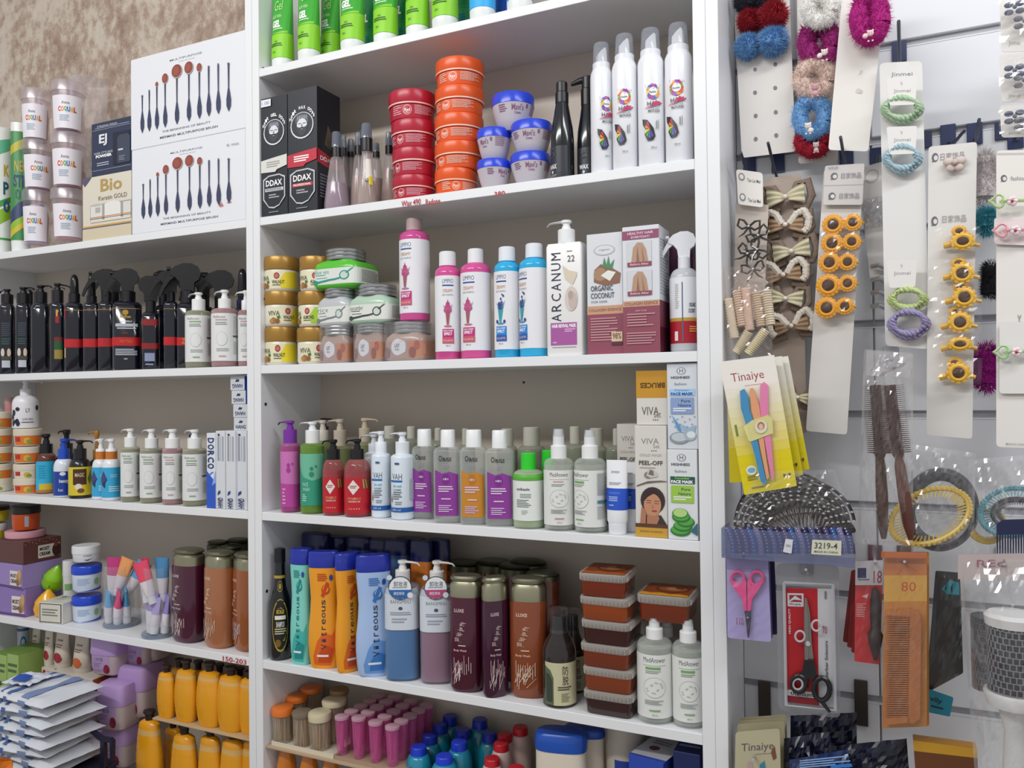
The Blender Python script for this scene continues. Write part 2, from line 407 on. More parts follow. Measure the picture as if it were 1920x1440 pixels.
# wallpaper wall
wp = bpy.data.materials.new('mottled_wallpaper'); wp.use_nodes = True; nt = wp.node_tree; p = nt.nodes['Principled BSDF']; p.inputs['Roughness'].default_value = .8
tc = nt.nodes.new('ShaderNodeTexCoord'); mp = nt.nodes.new('ShaderNodeMapping'); mp.inputs['Scale'].default_value = (1, 1, .75)
n1 = nt.nodes.new('ShaderNodeTexNoise'); n1.inputs['Scale'].default_value = 7; n1.inputs['Detail'].default_value = 9; n1.inputs['Roughness'].default_value = .68
n2 = nt.nodes.new('ShaderNodeTexNoise'); n2.inputs['Scale'].default_value = 45; n2.inputs['Detail'].default_value = 7; n2.inputs['Roughness'].default_value = .7
mxn = nt.nodes.new('ShaderNodeMix'); mxn.data_type = 'FLOAT'; mxn.inputs[0].default_value = .45
r1 = nt.nodes.new('ShaderNodeValToRGB'); e = r1.color_ramp.elements
e[0].position = .38; e[0].color = (*lin('#8f7768'), 1); e[1].position = .66; e[1].color = (*lin('#cfc5b8'), 1)
x_ = e.new(.47); x_.color = (*lin('#ab9788'), 1); x_ = e.new(.53); x_.color = (*lin('#c4b8aa'), 1)
nt.links.new(tc.outputs['Object'], mp.inputs[0]); nt.links.new(mp.outputs[0], n1.inputs['Vector']); nt.links.new(mp.outputs[0], n2.inputs['Vector'])
nt.links.new(n1.outputs[0], mxn.inputs[2]); nt.links.new(n2.outputs[0], mxn.inputs[3])
nt.links.new(mxn.outputs[0], r1.inputs[0]); nt.links.new(r1.outputs[0], p.inputs['Base Color'])
bmp = nt.nodes.new('ShaderNodeBump'); bmp.inputs['Strength'].default_value = .25; bmp.inputs['Distance'].default_value = .003
nt.links.new(mxn.outputs[0], bmp.inputs['Height']); nt.links.new(bmp.outputs[0], p.inputs['Normal'])
struct(G().box(-3.2, 4, DEP+.012, DEP+.08, 0, 2.9).build('wall_back', wp))
def unit(x0, x1, top, shelves, label, lip_l, lip_r, backtop, name='shelving_unit', ltop=None):
    o = thing(name, label, 'shelving', (x0, 0, 0)); w = x1-x0
    G().rbox(-lip_l, 0, 0, DEP+.01, 0, ltop or top, .0007).build('side_panel', lam, o, 0)
    G().rbox(w, w+lip_r, 0, DEP+.01, 0, top, .0007).build('side_panel', lam, o, 0)
    G().box(0, w, DEP, DEP+.008, .02, backtop).build('back_panel', lam_shaded, o, 0)
    for z in shelves: G().rbox(.0002, w-.0002, .0005, DEP, z-TH, z-.0004, .0006).build('shelf', lam, o, 0)
    return o
zs = [.1, .44, Z6, Z5, Z4, Z3, Z2]
lu = unit(-.0333-BW, -.0333, 2.45, zs, 'white shelving unit in front of the mottled wallpaper, filled with black spray bottles', .017, .0163, Z2, ltop=Z2)
cu = unit(0, .8, 2.45, zs+[Z1], 'white shelving unit with green gel tubes on its highest shelf', .0165, .0178, 2.44)
for x, z in ((0, 2.13), (0, 1.45+.055), (0, 1.45+.25), (0, 1.45-.29)):   # screw holes in the side panel
    G().tube([(x+.0002, .012, z), (x+.001, .012, z)], .003, 12).build('screw_hole', '#2a2a2a', cu).location = (0, 0, 0)
for z, yy in ((2.16, .09), (1.905, .1)): G().tube([(0, yy, z), (.004, yy, z)], .003, 10).build('shelf_pin', '#4a4038', cu)
RED = '#b8242c'
def edge_text(parent, px, py, w, h, s, x0):
    q = P(px, py, 0); a = P(px-w/2, py, 0)[0]; b = P(px+w/2, py, 0)[0]; hh = abs(P(px, py-h/2, 0)[2]-P(px, py+h/2, 0)[2])
    prints(Flat((a-x0, -.0003, q[2]-hh/2), (b-a, 0, 0), (0, 0, hh)), [('t', .5, .5, 1, 1, s, RED)], parent, 'handwritten_price')
edge_text(cu, 771, 380, 36, 11, 'Wax 490', 0); edge_text(cu, 812, 378, 27, 12, 'Redone', 0); edge_text(cu, 937, 363, 20, 9, '380', 0)
edge_text(lu, 440, 1238, 44, 9, '150-203', -.0333-BW)
# side wall of the slatted bay and the slat wall itself
struct(G().rbox(XP-.0176, XP, 0, REC+.04, 0, 2.45, .0007).build('trim_1', lam, None, 0))
sw = bpy.data.objects.new('wall_right', None); COL.objects.link(sw); struct(sw)
slot_py = [(1377, 137), (1377, 298), (1512, 446), (1607, 608), (1594, 777), (1578, 1114), (1398, 1278)]
slz = [P(a, b, REC)[2] for a, b in slot_py]
slm = mat('#dfe1e6', .33); alu = mat('#dcdfe6', .3); dk = mat('#a6a6ad', .4)
zz = sorted(slz+[P(1577, 945, REC)[2], P(1600, 1455, REC)[2]])
while zz[0] > .2: zz.insert(0, zz[0]-.112)
zz.append(zz[-1]+.112); zz.append(zz[-1]+.112); SLOT = zz
XJ = P(1640, 700, REC)[0]; HS = .005
for i in range(len(zz)-1):
    for x0, x1 in ((XP+.0005, XJ-.0012), (XJ+.0012, 2.45)):
        G().rbox(x0, x1, REC, REC+.017, zz[i]+HS, zz[i+1]-HS, .0012).build('panel', slm, sw, 0)
for z in zz:
    G().box(XP+.0005, 2.45, REC+.006, REC+.018, z-HS, z+HS).build('slot', dk, sw, 0)
    G().box(XP+.0005, 2.45, REC-.0006, REC+.012, z-HS-.0016, z-HS+.0004).build('slot_trim', alu, sw, 0)
G().box(XJ-.0012, XJ+.0012, REC+.005, REC+.018, .1, 2.45).build('joint', dk, sw, 0)
# ================================================================== centre bay
def YF(px, py, z, lo=.003):
    d = ray(px, py); t = (z-CAM[2])/d[2]; return max(lo, CAM[1]+d[1]*t)
DKB = '#15171f'; WHT = '#eef0f2'; NAVY = '#1d2a5c'
ordn = ['first', 'second', 'third', 'fourth', 'fifth', 'sixth', 'seventh', 'eighth', 'ninth', 'tenth', 'eleventh', 'twelfth', 'thirteenth', 'fourteenth', 'fifteenth']
# ---- shelf 1: gel tubes standing on their caps
def gel_tube(xl, xr, yf, label, c1, c2, c3, cat='tube', txt=True, grp='gel tubes on the highest shelf'):
    t = T('gel_tube', label, cat, xl, xr, yf, Z1, grp, py=90, rot=None); r = t.r*.97; H = .165; hc = .020
    t.loft('cap', [(0, r*.93), (.001, r*.96), (hc, r)], mat('#e9eeec', .35), k=.95)
    ring = [(hc, r, r*.95), (hc+.03, r*1.02, r*.85), (hc+.08, r*1.08, r*.6), (hc+.125, r*1.13, r*.25), (H, r*1.15, r*.06)]
    G().loft(ring, 2, 32).build('tube_body', mat(c1, .25), t.o)
    w = Wrap(ring, 2, H, r)
    it = [('b', .125, .40, c2), ('p', [(-.9, .405), (.9, .405), (.9, .43), (-.9, .405)], c2)]
    if txt: it += [('t', -.15, .52, .85, .085, 'GEL', '#ffffff', 0, .05), ('t', -.15, .61, .95, .035, 'ALOE VERA', '#d8f0c8'), ('l', -.5, .44, .55, .465, 1, '#cfeebb'),
                   ('t', -.05, .74, .8, .12, 'Gel', '#bfe6a4', 0, 0.), ('t', -.05, .31, .3, .02, 'WITH', c3), ('l', -.6, .245, .55, .29, 2, c3), ('t', -.2, .19, .3, .025, '250 ml', c3)]
    else: it += [('l', -.6, .22, .5, .33, 4, '#1c6aa8'), ('t', -.15, .55, .85, .1, 'GEL', '#ffffff', 0, .05)]
    prints(w, it, t.o)
g1, g2, g3 = '#3fae35', '#8fd62c', '#2d6b1e'
for xl, xr, yf, lb in ((508, 553, .012, 'bright green aloe vera gel tube closest to the grey side panel of the highest shelf'),
        (557, 602, .004, 'green aloe vera gel tube on a tall white cap, second from the side panel'),
        (600, 640, .05, 'green gel tube set back and half hidden, only EL of its lettering in view'),
        (637, 686, .006, 'green aloe vera gel tube above the short clear spray bottles'),
        (699, 748, .012, 'green aloe vera gel tube above the red jar stack, its cap barely showing'),
        (760, 807, .012, 'green aloe vera gel tube above the gap before the orange jars'),
        (809, 861, .004, 'green aloe vera gel tube beside the blue tubes, above the orange jar stack')):
    gel_tube(xl, xr, yf, lb, g1, g2, g3)
for xl, xr, lb in ((683, 703, 'dark green tube in the back row between two aloe gel tubes, above the spray bottles'), (745, 765, 'dark green tube in the back row above the red jar stack'), (858, 884, 'dark green tube in the back row next to the blue tube')):
    gel_tube(xl-14, xr+14, .075, lb, '#1d8a4e', '#2a9c58', g3, txt=False, grp='back row of gel tubes')
gel_tube(880, 931, .006, 'light blue tube above the white jars with blue lids', '#2a9be6', '#35b1f2', '#1c6aa8', txt=False)
gel_tube(950, 1001, .006, 'light blue tube farther from the green tubes, ending the row of gel tubes', '#2a9be6', '#3bb6f3', '#1c6aa8', txt=False)
gel_tube(918, 965, .07, 'deep blue tube tucked behind the two light blue tubes', '#1650b8', '#1650b8', '#1c6aa8', txt=False, grp='back row of gel tubes')
# ---- shelf 2
def face(cx, cy, w, h, ink, bg):   # engraved bearded portrait
    E = []
    E += [('e', cx, cy, w*.62, h*.62, ink), ('e', cx, cy+h*.02, w*.57, h*.57, bg)]
    E += [('p', [(cx-w*.33, cy+h*.1), (cx-w*.36, cy+h*.3), (cx-w*.28, cy+h*.47), (cx-w*.05, cy+h*.55), (cx+w*.2, cy+h*.5), (cx+w*.34, cy+h*.36), (cx+w*.33, cy+h*.1)], '#5a5f6b')]
    for i in range(6): E += [('p', [(cx-w*.24+i*w*.09, cy+h*.28), (cx-w*.2+i*w*.09, cy+h*.46), (cx-w*.185+i*w*.09, cy+h*.46), (cx-w*.215+i*w*.09, cy+h*.28)], ink)]
    E += [('e', cx, cy+h*.02, w*.27, h*.3, ink), ('p', [(cx-w*.29, cy-h*.02), (cx-w*.24, cy-h*.3), (cx-w*.08, cy-h*.47), (cx+w*.08, cy-h*.47), (cx+w*.24, cy-h*.3), (cx+w*.29, cy-h*.02), (cx+w*.12, cy-h*.1), (cx-w*.12, cy-h*.1)], '#3a3e48'),
          ('r', cx-w*.2, cy+h*.07, cx-w*.05, cy+h*.105, bg), ('r', cx+w*.05, cy+h*.07, cx+w*.2, cy+h*.105, bg), ('p', [(cx-w*.03, cy+h*.06), (cx+w*.03, cy+h*.06), (cx+w*.05, cy-h*.06), (cx-w*.05, cy-h*.06)], '#8a8f9a'),
          ('p', [(cx-w*.14, cy-h*.1), (cx, cy-h*.07), (cx+w*.14, cy-h*.1), (cx, cy-h*.13)], '#23262e'), ('e', cx, cy-h*.17, w*.06, h*.02, '#a4988f')]
    return E
def ddax(title, accent, red):
    it = [('r', 0, 0, 1, 1, '#23262f')]
    for i, ch in enumerate(title):
        a = math.pi*(.86-.72*i/(len(title)-1)); it.append(('t', .5+.45*math.cos(a), .705+.142*math.sin(a), .075, .026, ch, '#ffffff', 0, .03) if ch != ' ' else ('r', 0, 0, 0, 0, '#fff'))
    it += face(.5, .70, .64, .175, '#dfe2e8', '#2b2f3a')
    it += [('p', [(0, .37), (0, .47), (.62, .49), (1, .5), (1, .41), (.62, .385), (.55, .365)], accent), ('l', .22, .40, .82, .455, 3, '#ffffff' if red else '#9a9a96')]
    it += [('p', [(.08, .14), (.08, .31), (.3, .34), (.7, .345), (.93, .32), (.93, .15), (.7, .08), (.5, .06), (.3, .07)], '#c9ccd2'), ('p', [(.12, .145), (.12, .3), (.3, .33), (.7, .335), (.89, .31), (.89, .155), (.7, .09), (.5, .072), (.3, .08)], '#23262f'),
           ('t', .5, .275, .62, .05, 'DDAX', '#ffffff', 0, .02), ('r', .16, .205, .86, .232, accent if red else '#c9ccd2'), ('t', .5, .219, .6, .018, 'PROFESSIONAL', '#ffffff' if red else '#23262f'), ('l', .3, .14, .7, .18, 2, '#aaaaaa'), ('l', .3, .02, .7, .034, 1, '#999')]
    return it
carton('hair_product_box', 'slim black box with a bearded portrait and white band, against the side panel', 'box', 490.5, 539, 181, Z2, .004, .055, '#1c1f27', faces={'front': ddax('HAIR GEL DDAX', '#dcdcd6', False)+[('r', .02, .925, .4, .985, '#e8ecf2'), ('t', .2, .955, .28, .03, '1.180', '#7f8fa8')]}, py=300, group='boxed hair styling products')
carton('hair_product_box', 'taller black box with a bearded portrait and red band', 'box', 540.5, 595, 166, Z2, .002, .066, '#1c1f27', faces={'front': ddax('HAIR WAX DDAX', '#c22c40', True), 'side': [('r', 0, 0, 1, 1, '#1a1c24'), ('p', [(0, .39), (0, .5), (.45, .47), (1, .46), (1, .38), (.4, .37)], '#b82a3e'), ('t', .42, .43, .6, .035, 'DDAX', '#fff'), ('p', [(.3, .55), (.45, .72), (.62, .66), (.7, .5)], '#5c4f45'), ('l', .1, .1, .5, .3, 8, '#6a6e78')]}, py=300, group='boxed hair styling products')
def spray(xl, xr, cl, cr, ct, cb, sh, yf, label, col, lvl, base=Z2, tag_=None, grp='clear spray bottles behind the black boxes', py=300):
    t = T('spray_bottle', label, 'bottle', xl, xr, yf, base, grp, py=py); r = t.r; t.px = (cl+cr)/2; zt, zb, zs = t.z(ct), t.z(cb), t.z(sh)
    rc = r*(cr-cl)/(xr-xl); pr = [(0, r*.93), (.002, r*.99), (.012, r), (zs*.35, r*.88), (zs*.7, r*.66), (zs*.93, r*.5), (zs, rc*.8)]
    t.loft('bottle_body', pr, shell('#d9cfd2', .22)); liquid(t, pr, zs*lvl, mat(col, .15, alpha=.55), .9)
    t.loft('pump_collar', cap_prof(zs-.002, zb, rc), mat('#17171c', .3))
    t.loft('overcap', cap_prof(zb-.001, zt, rc*.95, taper=.86), shell('#8d97a6', .45)); t.loft('spray_head', cap_prof(zb, zb+(zt-zb)*.7, rc*.5), mat('#33363f', .4))
    G().tube([(0, 0, .006), (0, 0, zs)], .0012, 6).build('dip_tube', shell('#ffffff', .5), t.o)
    if tag_: t.print(pr, tag_, H=zs)
    return t
spray(713, 747, 720, 735, 243, 268, 283, .05, 'clear spray bottle standing right beside the red jar stack', '#c9a893', .7)
spray(690, 722, 700, 713, 264, 280, 290, .055, 'small dark necked spray bottle between two clear ones near the red jars', '#b58f7c', .6)
spray(655, 690, 663, 677, 244, 268, 285, .04, 'clear spray bottle just behind the one with the white and yellow sticker', '#c9a893', .62)
spray(648, 668, 649, 662, 258, 282, 290, .075, 'small spray bottle in the back row, shorter than its neighbours', '#c2a3b4', .5)
spray(632, 656, 636, 650, 250, 274, 288, .055, 'spray bottle peeping out behind the pink-filled one', '#c2a3b4', .5)
spray(607, 655, 617, 637, 241, 270, 287, .006, 'clear spray bottle half full of pink liquid next to the red banded box', '#b695b3', .5)
spray(669, 706, 675, 698, 227, 254, 277, .004, 'tall clear spray bottle with a white and yellow sticker', '#c4b0a0', .45, tag_=[('r', -.15, .42, .75, .82, '#e8e6df'), ('r', .2, .35, .75, .5, '#e3cf2c'), ('t', .0, .43, .4, .08, '69', '#333')])
def wax_jar(cx, w, top, bot, label, c, grp, rot=0, yf=.004, dark=None):
    t = T('wax_jar', label, 'jar', cx-w/2, cx+w/2, yf, 0, grp, rot=rot, py=(top+bot)/2); z0 = snap(t.z(bot)); H = t.z(top)-z0; t.o.location.z = z0; r = t.r
    pr = [(0, r*.86), (.001, r*.9), (H*.14, r*.93), (H*.5, r*.94)]
    t.loft('jar_body', pr, mat(dark or c, .35), seg=40); lid = [(H*.5-.001, r*.97), (H*.52, r), (H*.9, r), (H*.97, r*.985), (H, r*.93)]
    t.loft('lid', lid, mat(c, .3), seg=40); t.loft('rim_line', [(H*.5-.0006, r*1.004), (H*.535, r*1.004)], mat('#f0c6b8', .4), seg=40)
    k = '#f3b9a4' if c != '#b5203a' else '#e79aa5'
    t.print(pr, [('e', .0, .55, .2, .34, k), ('e', 0, .55, .165, .28, c), ('t', 0, .55, .25, .2, 'Red', '#fff0e8', 0, .02), ('t', 0, .38, .14, .12, 'One', '#fff0e8'), ('l', -.72, .2, -.28, .88, 5, k), ('l', .32, .25, 1.25, .85, 7, k)], H=H*.5)
yy = [(165, 221), (221, 274), (274, 326), (326, 376)]
for i, (a, b) in enumerate(yy): wax_jar([773, 776, 777.5, 777][i], [90, 85, 84, 82][i], a, b, ['highest', 'second highest', 'second lowest', 'lowest'][i]+' crimson jar in the stack of four round hair wax jars', '#b5203a', 'red hair wax jars', rot=[-13, -40, -53, -40][i])
yy = [(104, 157), (157, 209), (209, 262), (262, 313), (313, 365)]
for i, (a, b) in enumerate(yy): wax_jar([862, 861.5, 861, 861, 855][i], [91, 92, 92, 92, 80][i], a, b, ['topmost', 'second from top', 'middle', 'second from bottom', 'bottom'][i]+' orange jar in the tall stack of five round wax jars', '#e85a1e', 'orange hair wax jars', rot=[-18, -36, -39, -50, 0][i])
def cream_jar(xl, xr, top, bot, label, yf=.004, rot=0):
    t = T('cream_jar', label, 'jar', xl, xr, yf, 0, 'white jars with blue lids', rot=rot, py=(top+bot)/2); z0 = snap(t.z(bot)); H = t.z(top)-z0; t.o.location.z = z0; r = t.r
    pr = [(0, r*.55)]+[(H*.72*math.sin(a)**.9, r*(.62+.37*math.sin(a)**.7)) for a in (.15, .35, .6, .9, 1.2, 1.57)]
    t.loft('jar_body', pr, mat('#d3cdd6', .3, alpha=.85), seg=36); t.loft('lid', [(H*.7, r), (H*.94, r*1.0), (H, r*.95)], mat('#2a48d8', .25), seg=36)
    k = '#8f5a80'
    t.print(pr, [('t', .15, .78, .62, .24, "Mavi's", k, 0, .01), ('t', .15, .58, .35, .1, 'Crema', k), ('l', -.85, .6, -.35, .9, 4, k), ('l', .6, .62, .75, .92, 1, k), ('l', .9, .55, 1.5, .95, 5, '#a88a9c')], H=H*.72)
cream_jar(894, 959, 296, 354, 'white jar with blue lid at the base of the pile, next to the orange jars', rot=25)
cream_jar(957, 1033, 282, 345, 'white jar with blue lid at the base of the pile, beside the black wax bottle', rot=-6)
cream_jar(894, 959, 237, 297, 'white jar with blue lid in the middle layer, touching the orange stack', rot=-48)
cream_jar(958, 1036, 222, 283, 'white jar with blue lid in the middle layer, nearer the black wax bottle', rot=-17)
cream_jar(922, 1002, 170, 238, 'white jar with blue lid crowning the small pile', yf=.008, rot=5)
def wax_bottle(xl, xr, cl, cr, ct, cb, ynk, ysh, yb, label, pumped, yf=.01):
    t = T('wax_bottle', label, 'bottle', xl, xr, yf, Z2, 'black wax bottles', py=300, rot=-42 if not pumped else -10); r = t.r; t.px = (xl+xr)/2; rc = r*(cr-cl)/(xr-xl)
    zt, zc, zn, zs = t.z(ct), t.z(cb), t.z(ynk), t.z(ysh)
    pr = [(0, r*.9), (.003, r), (zs-.02, r), (zs, r*.92), (zs+(zn-zs)*.5, r*.72), (zn, rc*.95)]
    t.loft('bottle_body', pr, mat('#14171f', .15, coat=.4)); t.loft('cap_collar', cap_prof(zn, zc, rc), mat('#101116', .35)); t.loft('cap', cap_prof(zc, zt, rc*.85), mat('#15161b', .35))
    if pumped: G().tube([(0, 0, zt-.004), (-.012, 0, zt-.005), (-.026, 0, zt-.009)], [.006, .005, .003], 10).build('spout', mat('#15161b', .35), t.o)
    t.print(pr, [('r', -1., .03, 1.15, .62, '#2a2d36'), ('t', -.25, .24, .9, .09, 'WAX', '#e8eaee', 0, .03), ('e', -.25, .14, .12, .03, '#c9ccd2'), ('l', -.6, .04, .2, .09, 2, '#9a9ca4'), ('t', -.2, .5, .6, .2, '5', '#3d414c')], H=zs)
wax_bottle(1033, 1077, 1041, 1066, 147, 166, 187, 235, 334, 'black wax bottle with a ribbed cap beside the white jars with blue lids', False)
wax_bottle(1082, 1124, 1087, 1112, 137, 160, 192, 240, 330, 'black wax bottle with a pump spout, half hidden by the white mousse cans', True, .03)
def mousse(xl, xr, cl, cr, ct, cb, sh, label, yf=.004, rot=0, pal=0):
    t = T('mousse_can', label, 'can', xl, xr, yf, Z2, 'white hair colour mousse cans', rot=rot, py=200); r = t.r; zt, zc, zs = t.z(ct), t.z(cb), t.z(sh); rc = r*.75
    pr = [(0, r*.93), (.002, r), (zs, r), (zs+(zc-zs)*.35, r*.97), (zs+(zc-zs)*.8, r*.86), (zc, r*.78)]
    t.loft('can_body', pr, mat('#eceef4', .3, coat=.2), seg=36); t.loft('collar', cap_prof(zc-.001, zc+.010, rc*1.03), mat('#e4e6ec', .4))
    t.loft('clear_cap', [(zc+.008, rc), (zt-.003, rc*.9), (zt, rc*.82)], shell('#b9bec9', .28))
    h = zt-zc-.012; G().ext([(-.55*rc, 0), (-.5*rc, h*.5), (-.1*rc, h*.72), (.35*rc, h*.9), (.5*rc, h*.8), (.6*rc, 0)], -rc*.4, rc*.4).build('nozzle', mat('#f2f3f6', .4), t.o).location = (0, 0, zc+.009)
    c = [['#e8a23a', '#d7cf3a', '#6a4fb0', '#c9489a', '#4a6fc0'], ['#e0582c', '#6aa83a', '#c0307a', '#8c4cc0', '#e8a23a']][pal]
    it = []; rr = random.Random(pal+3)
    for i in range(11):
        a = 2*math.pi*i/11; it.append(('e', .1+.33*math.cos(a), .70+.05*math.sin(a), .16+.05*rr.random(), .028, c[i % 5]))
    for i in range(14): it.append(('e', .1+rr.uniform(-.6, .6), .7+rr.uniform(-.085, .085), .025, .005, c[i % 5]))
    it += [('e', .1, .70, .3, .042, '#eceef4'), ('t', .08, .695, .5, .024, 'festiv', '#20242c', 0, .02), ('t', .15, .73, .12, .018, '✓', '#20242c'),
           ('t', .15, .585, .95, .042, 'HAIR', '#2a2c36'), ('p', [(-.5, .545), (.2, .575), (.75, .6), (.75, .585), (.2, .56), (-.5, .54)], '#c03060'), ('p', [(-.1, .56), (.3, .615), (.45, .6), (.1, .565)], '#c03060'), ('p', [(.2, .57), (.55, .61), (.62, .6), (.35, .565)], '#c03060'),
           ('t', .15, .545, .8, .022, 'COLOR', '#8a8c96'), ('t', .15, .515, .85, .024, 'MOUSSE', '#4a4c56', 0, .02)]
    bx, by = -.15, .34
    it += [('p', [(bx+x*1.7, by+y) for x, y in [(-.32, .105), (-.1, .09), (.14, .01), (.22, -.07), (.12, -.105), (-.1, -.11), (-.22, -.05), (-.18, 0), (-.3, .05)]], '#23262e')]
    cc = ['#c0304a', '#e0762a', '#d8cc2e', '#3f9c48', '#3a6ac0', '#7a3f9c']
    for i in range(6):
        a0 = 1.9+i*.62; a1 = a0+.45; it.append(('p', [(bx, by), (bx+.36*math.cos(a0), by+.085*math.sin(a0)), (bx+.36*math.cos(a1), by+.085*math.sin(a1))], cc[i]))
    it += [('l', .28, .26, .34, .42, 1, '#777'), ('l', .42, .25, .47, .43, 1, '#777'), ('t', .1, .165, .4, .018, '200 ml', '#555')]
    t.print(pr, it, H=zs)
mousse(1107, 1150, 1113, 1148, 75, 124, 140, 'white hair mousse can with clear cap beside the black wax bottles', yf=.008, rot=18, pal=0)
mousse(1148, 1196, 1152, 1189, 58, 108, 124, 'white hair mousse can second from the black wax bottles', rot=-8, pal=1)
mousse(1196, 1246, 1202, 1240, 47, 99, 114, 'white hair mousse can third from the black wax bottles', rot=3, pal=0)
mousse(1247, 1299, 1252, 1290, 37, 90, 105, 'white hair mousse can standing against the shelf end panel', yf=.006, rot=-14, pal=1)
# ---- shelf 3
def scrub(cx, w, top, bot, label, kind, rot=0, yf=.006):
    cx += 1.5; t = T('scrub_jar', label, 'jar', cx-w/2, cx+w/2, yf, 0, 'gold lidded body scrub jars', rot=rot, py=(top+bot)/2); z0 = snap(t.z(bot)); H = t.zt(top)-z0; t.o.location.z = z0; r = t.r
    pr = [(0, r*.85), (H*.04, r*.93), (H*.1, r*.96), (H*.6, r*.96), (H*.64, r*.9)]
    t.loft('jar_body', pr, mat('#ded9c8', .3), seg=36); t.loft('lid', [(H*.62, r*.98), (H*.64, r), (H*.95, r), (H, r*.96)], mat('#a8803a', .32, metal=.35), seg=36)
    y = '#e8d42a' if kind == 'WALNUT' else '#a4c83a'
    it = [('r', -1.1, .12, 2.2, .9, '#e4e0c0'), ('p', [(.25, .14), (1.3, .14), (1.3, .88), (.5, .88), (.15, .5)], y), ('e', -.0, .7, .17, .15, '#a0443c'), ('e', 0, .7, .1, .08, '#c8706a'), ('t', .08, .42, .72, .17, kind, '#4a4a30', 0, .02), ('l', -.25, .22, .42, .3, 1, '#6a6a50'),
          ('t', -.85, .6, .75, .22, 'VIVA', '#6a6a58'), ('e', -.85, .27, .18, .14, '#a8743c'), ('e', -.62, .24, .14, .11, '#8f5c2c'), ('e', -.98, .24, .13, .11, '#b5874c'), ('e', -.55, .42, .1, .07, '#3f7a2e')]
    t.print(pr, it, H=H*.62)
sc = [(526, 68, 480, 546, 'WALNUT', -16, 'walnut scrub jar with gold lid at the top of the pile by the side panel'), (526, 66, 546, 612, 'WALNUT', 22, 'walnut scrub jar with gold lid in the middle of the stack by the side panel'), (526, 64, 613, 682, 'WALNUT', -13, 'walnut scrub jar with gold lid at the foot of the stack by the side panel'),
      (591, 62, 480, 545, 'ALMOND', -5, 'almond scrub jar with gold lid behind the green square jar'), (588, 62, 546, 612, 'ALMOND', -27, 'almond scrub jar with gold lid and green label beside the rice jar'), (588, 66, 614, 680, 'WALNUT', 15, 'walnut scrub jar with gold lid next to the wrapped square jars')]
for cx, w, a, b, k, rt, lb in sc: scrub(cx, w, a, b, lb, k, rt)
def square_jar(xl, xr, top, ll, lr, lb_, bot, label, col, word, ink, yf=.012, rot=0, wrapped=False):
    t = T('square_jar', label, 'jar', xl, xr, yf, 0, 'square jars with ridged silver lids', rot=rot, py=(top+bot)/2, ratio=.8); z0 = snap(t.z(bot)); H = t.z(top)-z0; t.o.location.z = z0; r = t.r; hl = t.z(lb_)-z0 if False else H*(bot-lb_)/(bot-top)
    rl = r*(lr-ll)/(xr-xl); n = 5
    ring = [(0, r*.86, r*.7), (H*.04, r*.95, r*.77), (hl*.12, r, r*.8), (hl*.72, r, r*.8), (hl*.86, r*.93, r*.76), (hl, rl*.85, rl*.85)]
    g = G().loft(ring, n, 40); g.build('jar_body', mat(col, .2, alpha=.93), t.o)
    g = G(); zz_ = []
    for i in range(3):
        a = hl+(H-hl)*i/3; b = hl+(H-hl)*(i+1)/3; zz_ += [(a, rl*.97, rl*.97), (a+(b-a)*.3, rl, rl), (b-(b-a)*.25, rl, rl), (b, rl*.96, rl*.96)]
    g.loft(zz_, 2, 40).build('lid', mat('#b3b5b8', .28, metal=.85), t.o)
    w = Wrap(ring, n, hl, r)
    if not wrapped:
        it = [('r', -1.02, .14, 2.6, .68, '#dfe3dc'), ('t', -.45, .57, .75, .15, word, ink, 0, 0.0), ('l', -.75, .42, -.1, .47, 1, ink), ('l', -.7, .33, -.2, .37, 1, ink),
              ('e', .5, .42, .2, .16, ink), ('e', .5, .42, .15, .12, '#c9d6d0'), ('p', [(.55, .5), (.82, .67), (.85, .65), (.6, .47)], ink), ('p', [(-.8, .24), (.35, .36), (.35, .31), (-.7, .18)], ink), ('e', -.75, .22, .13, .08, ink), ('l', 1.15, .2, 2.1, .62, 7, '#a9ada6')]
        prints(w, it, t.o)
    else:
        it = [('r', .3, .1, 2.5, .7, '#c07a50'), ('r', -1, .1, .3, .7, '#a98a86'), ('e', -.2, .5, .34, .3, '#d8d8e0'), ('t', -.2, .55, .32, .14, 'LADY', '#555', 0, .02), ('l', -.35, .36, -.05, .44, 2, '#888'), ('e', .5, .3, .16, .2, '#8c3a30'), ('e', .7, .55, .12, .16, '#a84a3c'), ('e', -.75, .3, .16, .2, '#7c5a60')]
        prints(w, it, t.o)
        gg = G(); rr = random.Random(int(xl))
        def fn(u, v):
            th = -2.6+u*3.9; rad = 1.035+.035*rr.random(); x, y = sup(th, n); return (x*r*rad, y*r*.8*rad, v*H*.99)
        gg.grid(fn, 16, 6); gg.build('shrink_wrap', film(.12), t.o, smooth=0)
    return t
square_jar(671, 733, 607, 684, 745, 625, 680, 'film-wrapped square jar with silver lid, middle of the three in the lowest row', '#b59a90', '', '', wrapped=True)
square_jar(607, 671, 610, 622, 680, 629, 681, 'film-wrapped square jar with silver lid beside the gold lidded walnut jar', '#b59a90', '', '', wrapped=True)
square_jar(731, 815, 602, 746, 814, 624, 678, 'film-wrapped square jar with silver lid carrying the tall pink shampoo bottle', '#b59a90', '', '', wrapped=True); jar_ = bpy.data.objects['square_jar.002']; JZ = jar_.location.z+jar_.children[1].data.vertices[-1].co.z+.0004
square_jar(603, 678, 538, 619, 680, 557, 612, 'square rice scrub jar of pale grey with silver lid', '#c4c8cc', 'rice', '#7d838c', rot=-3)
square_jar(664, 752, 532, 680, 750, 553, 607, 'square cucumber scrub jar of pale mint with silver lid', '#b5cfbb', 'cucumber', '#3a4440')
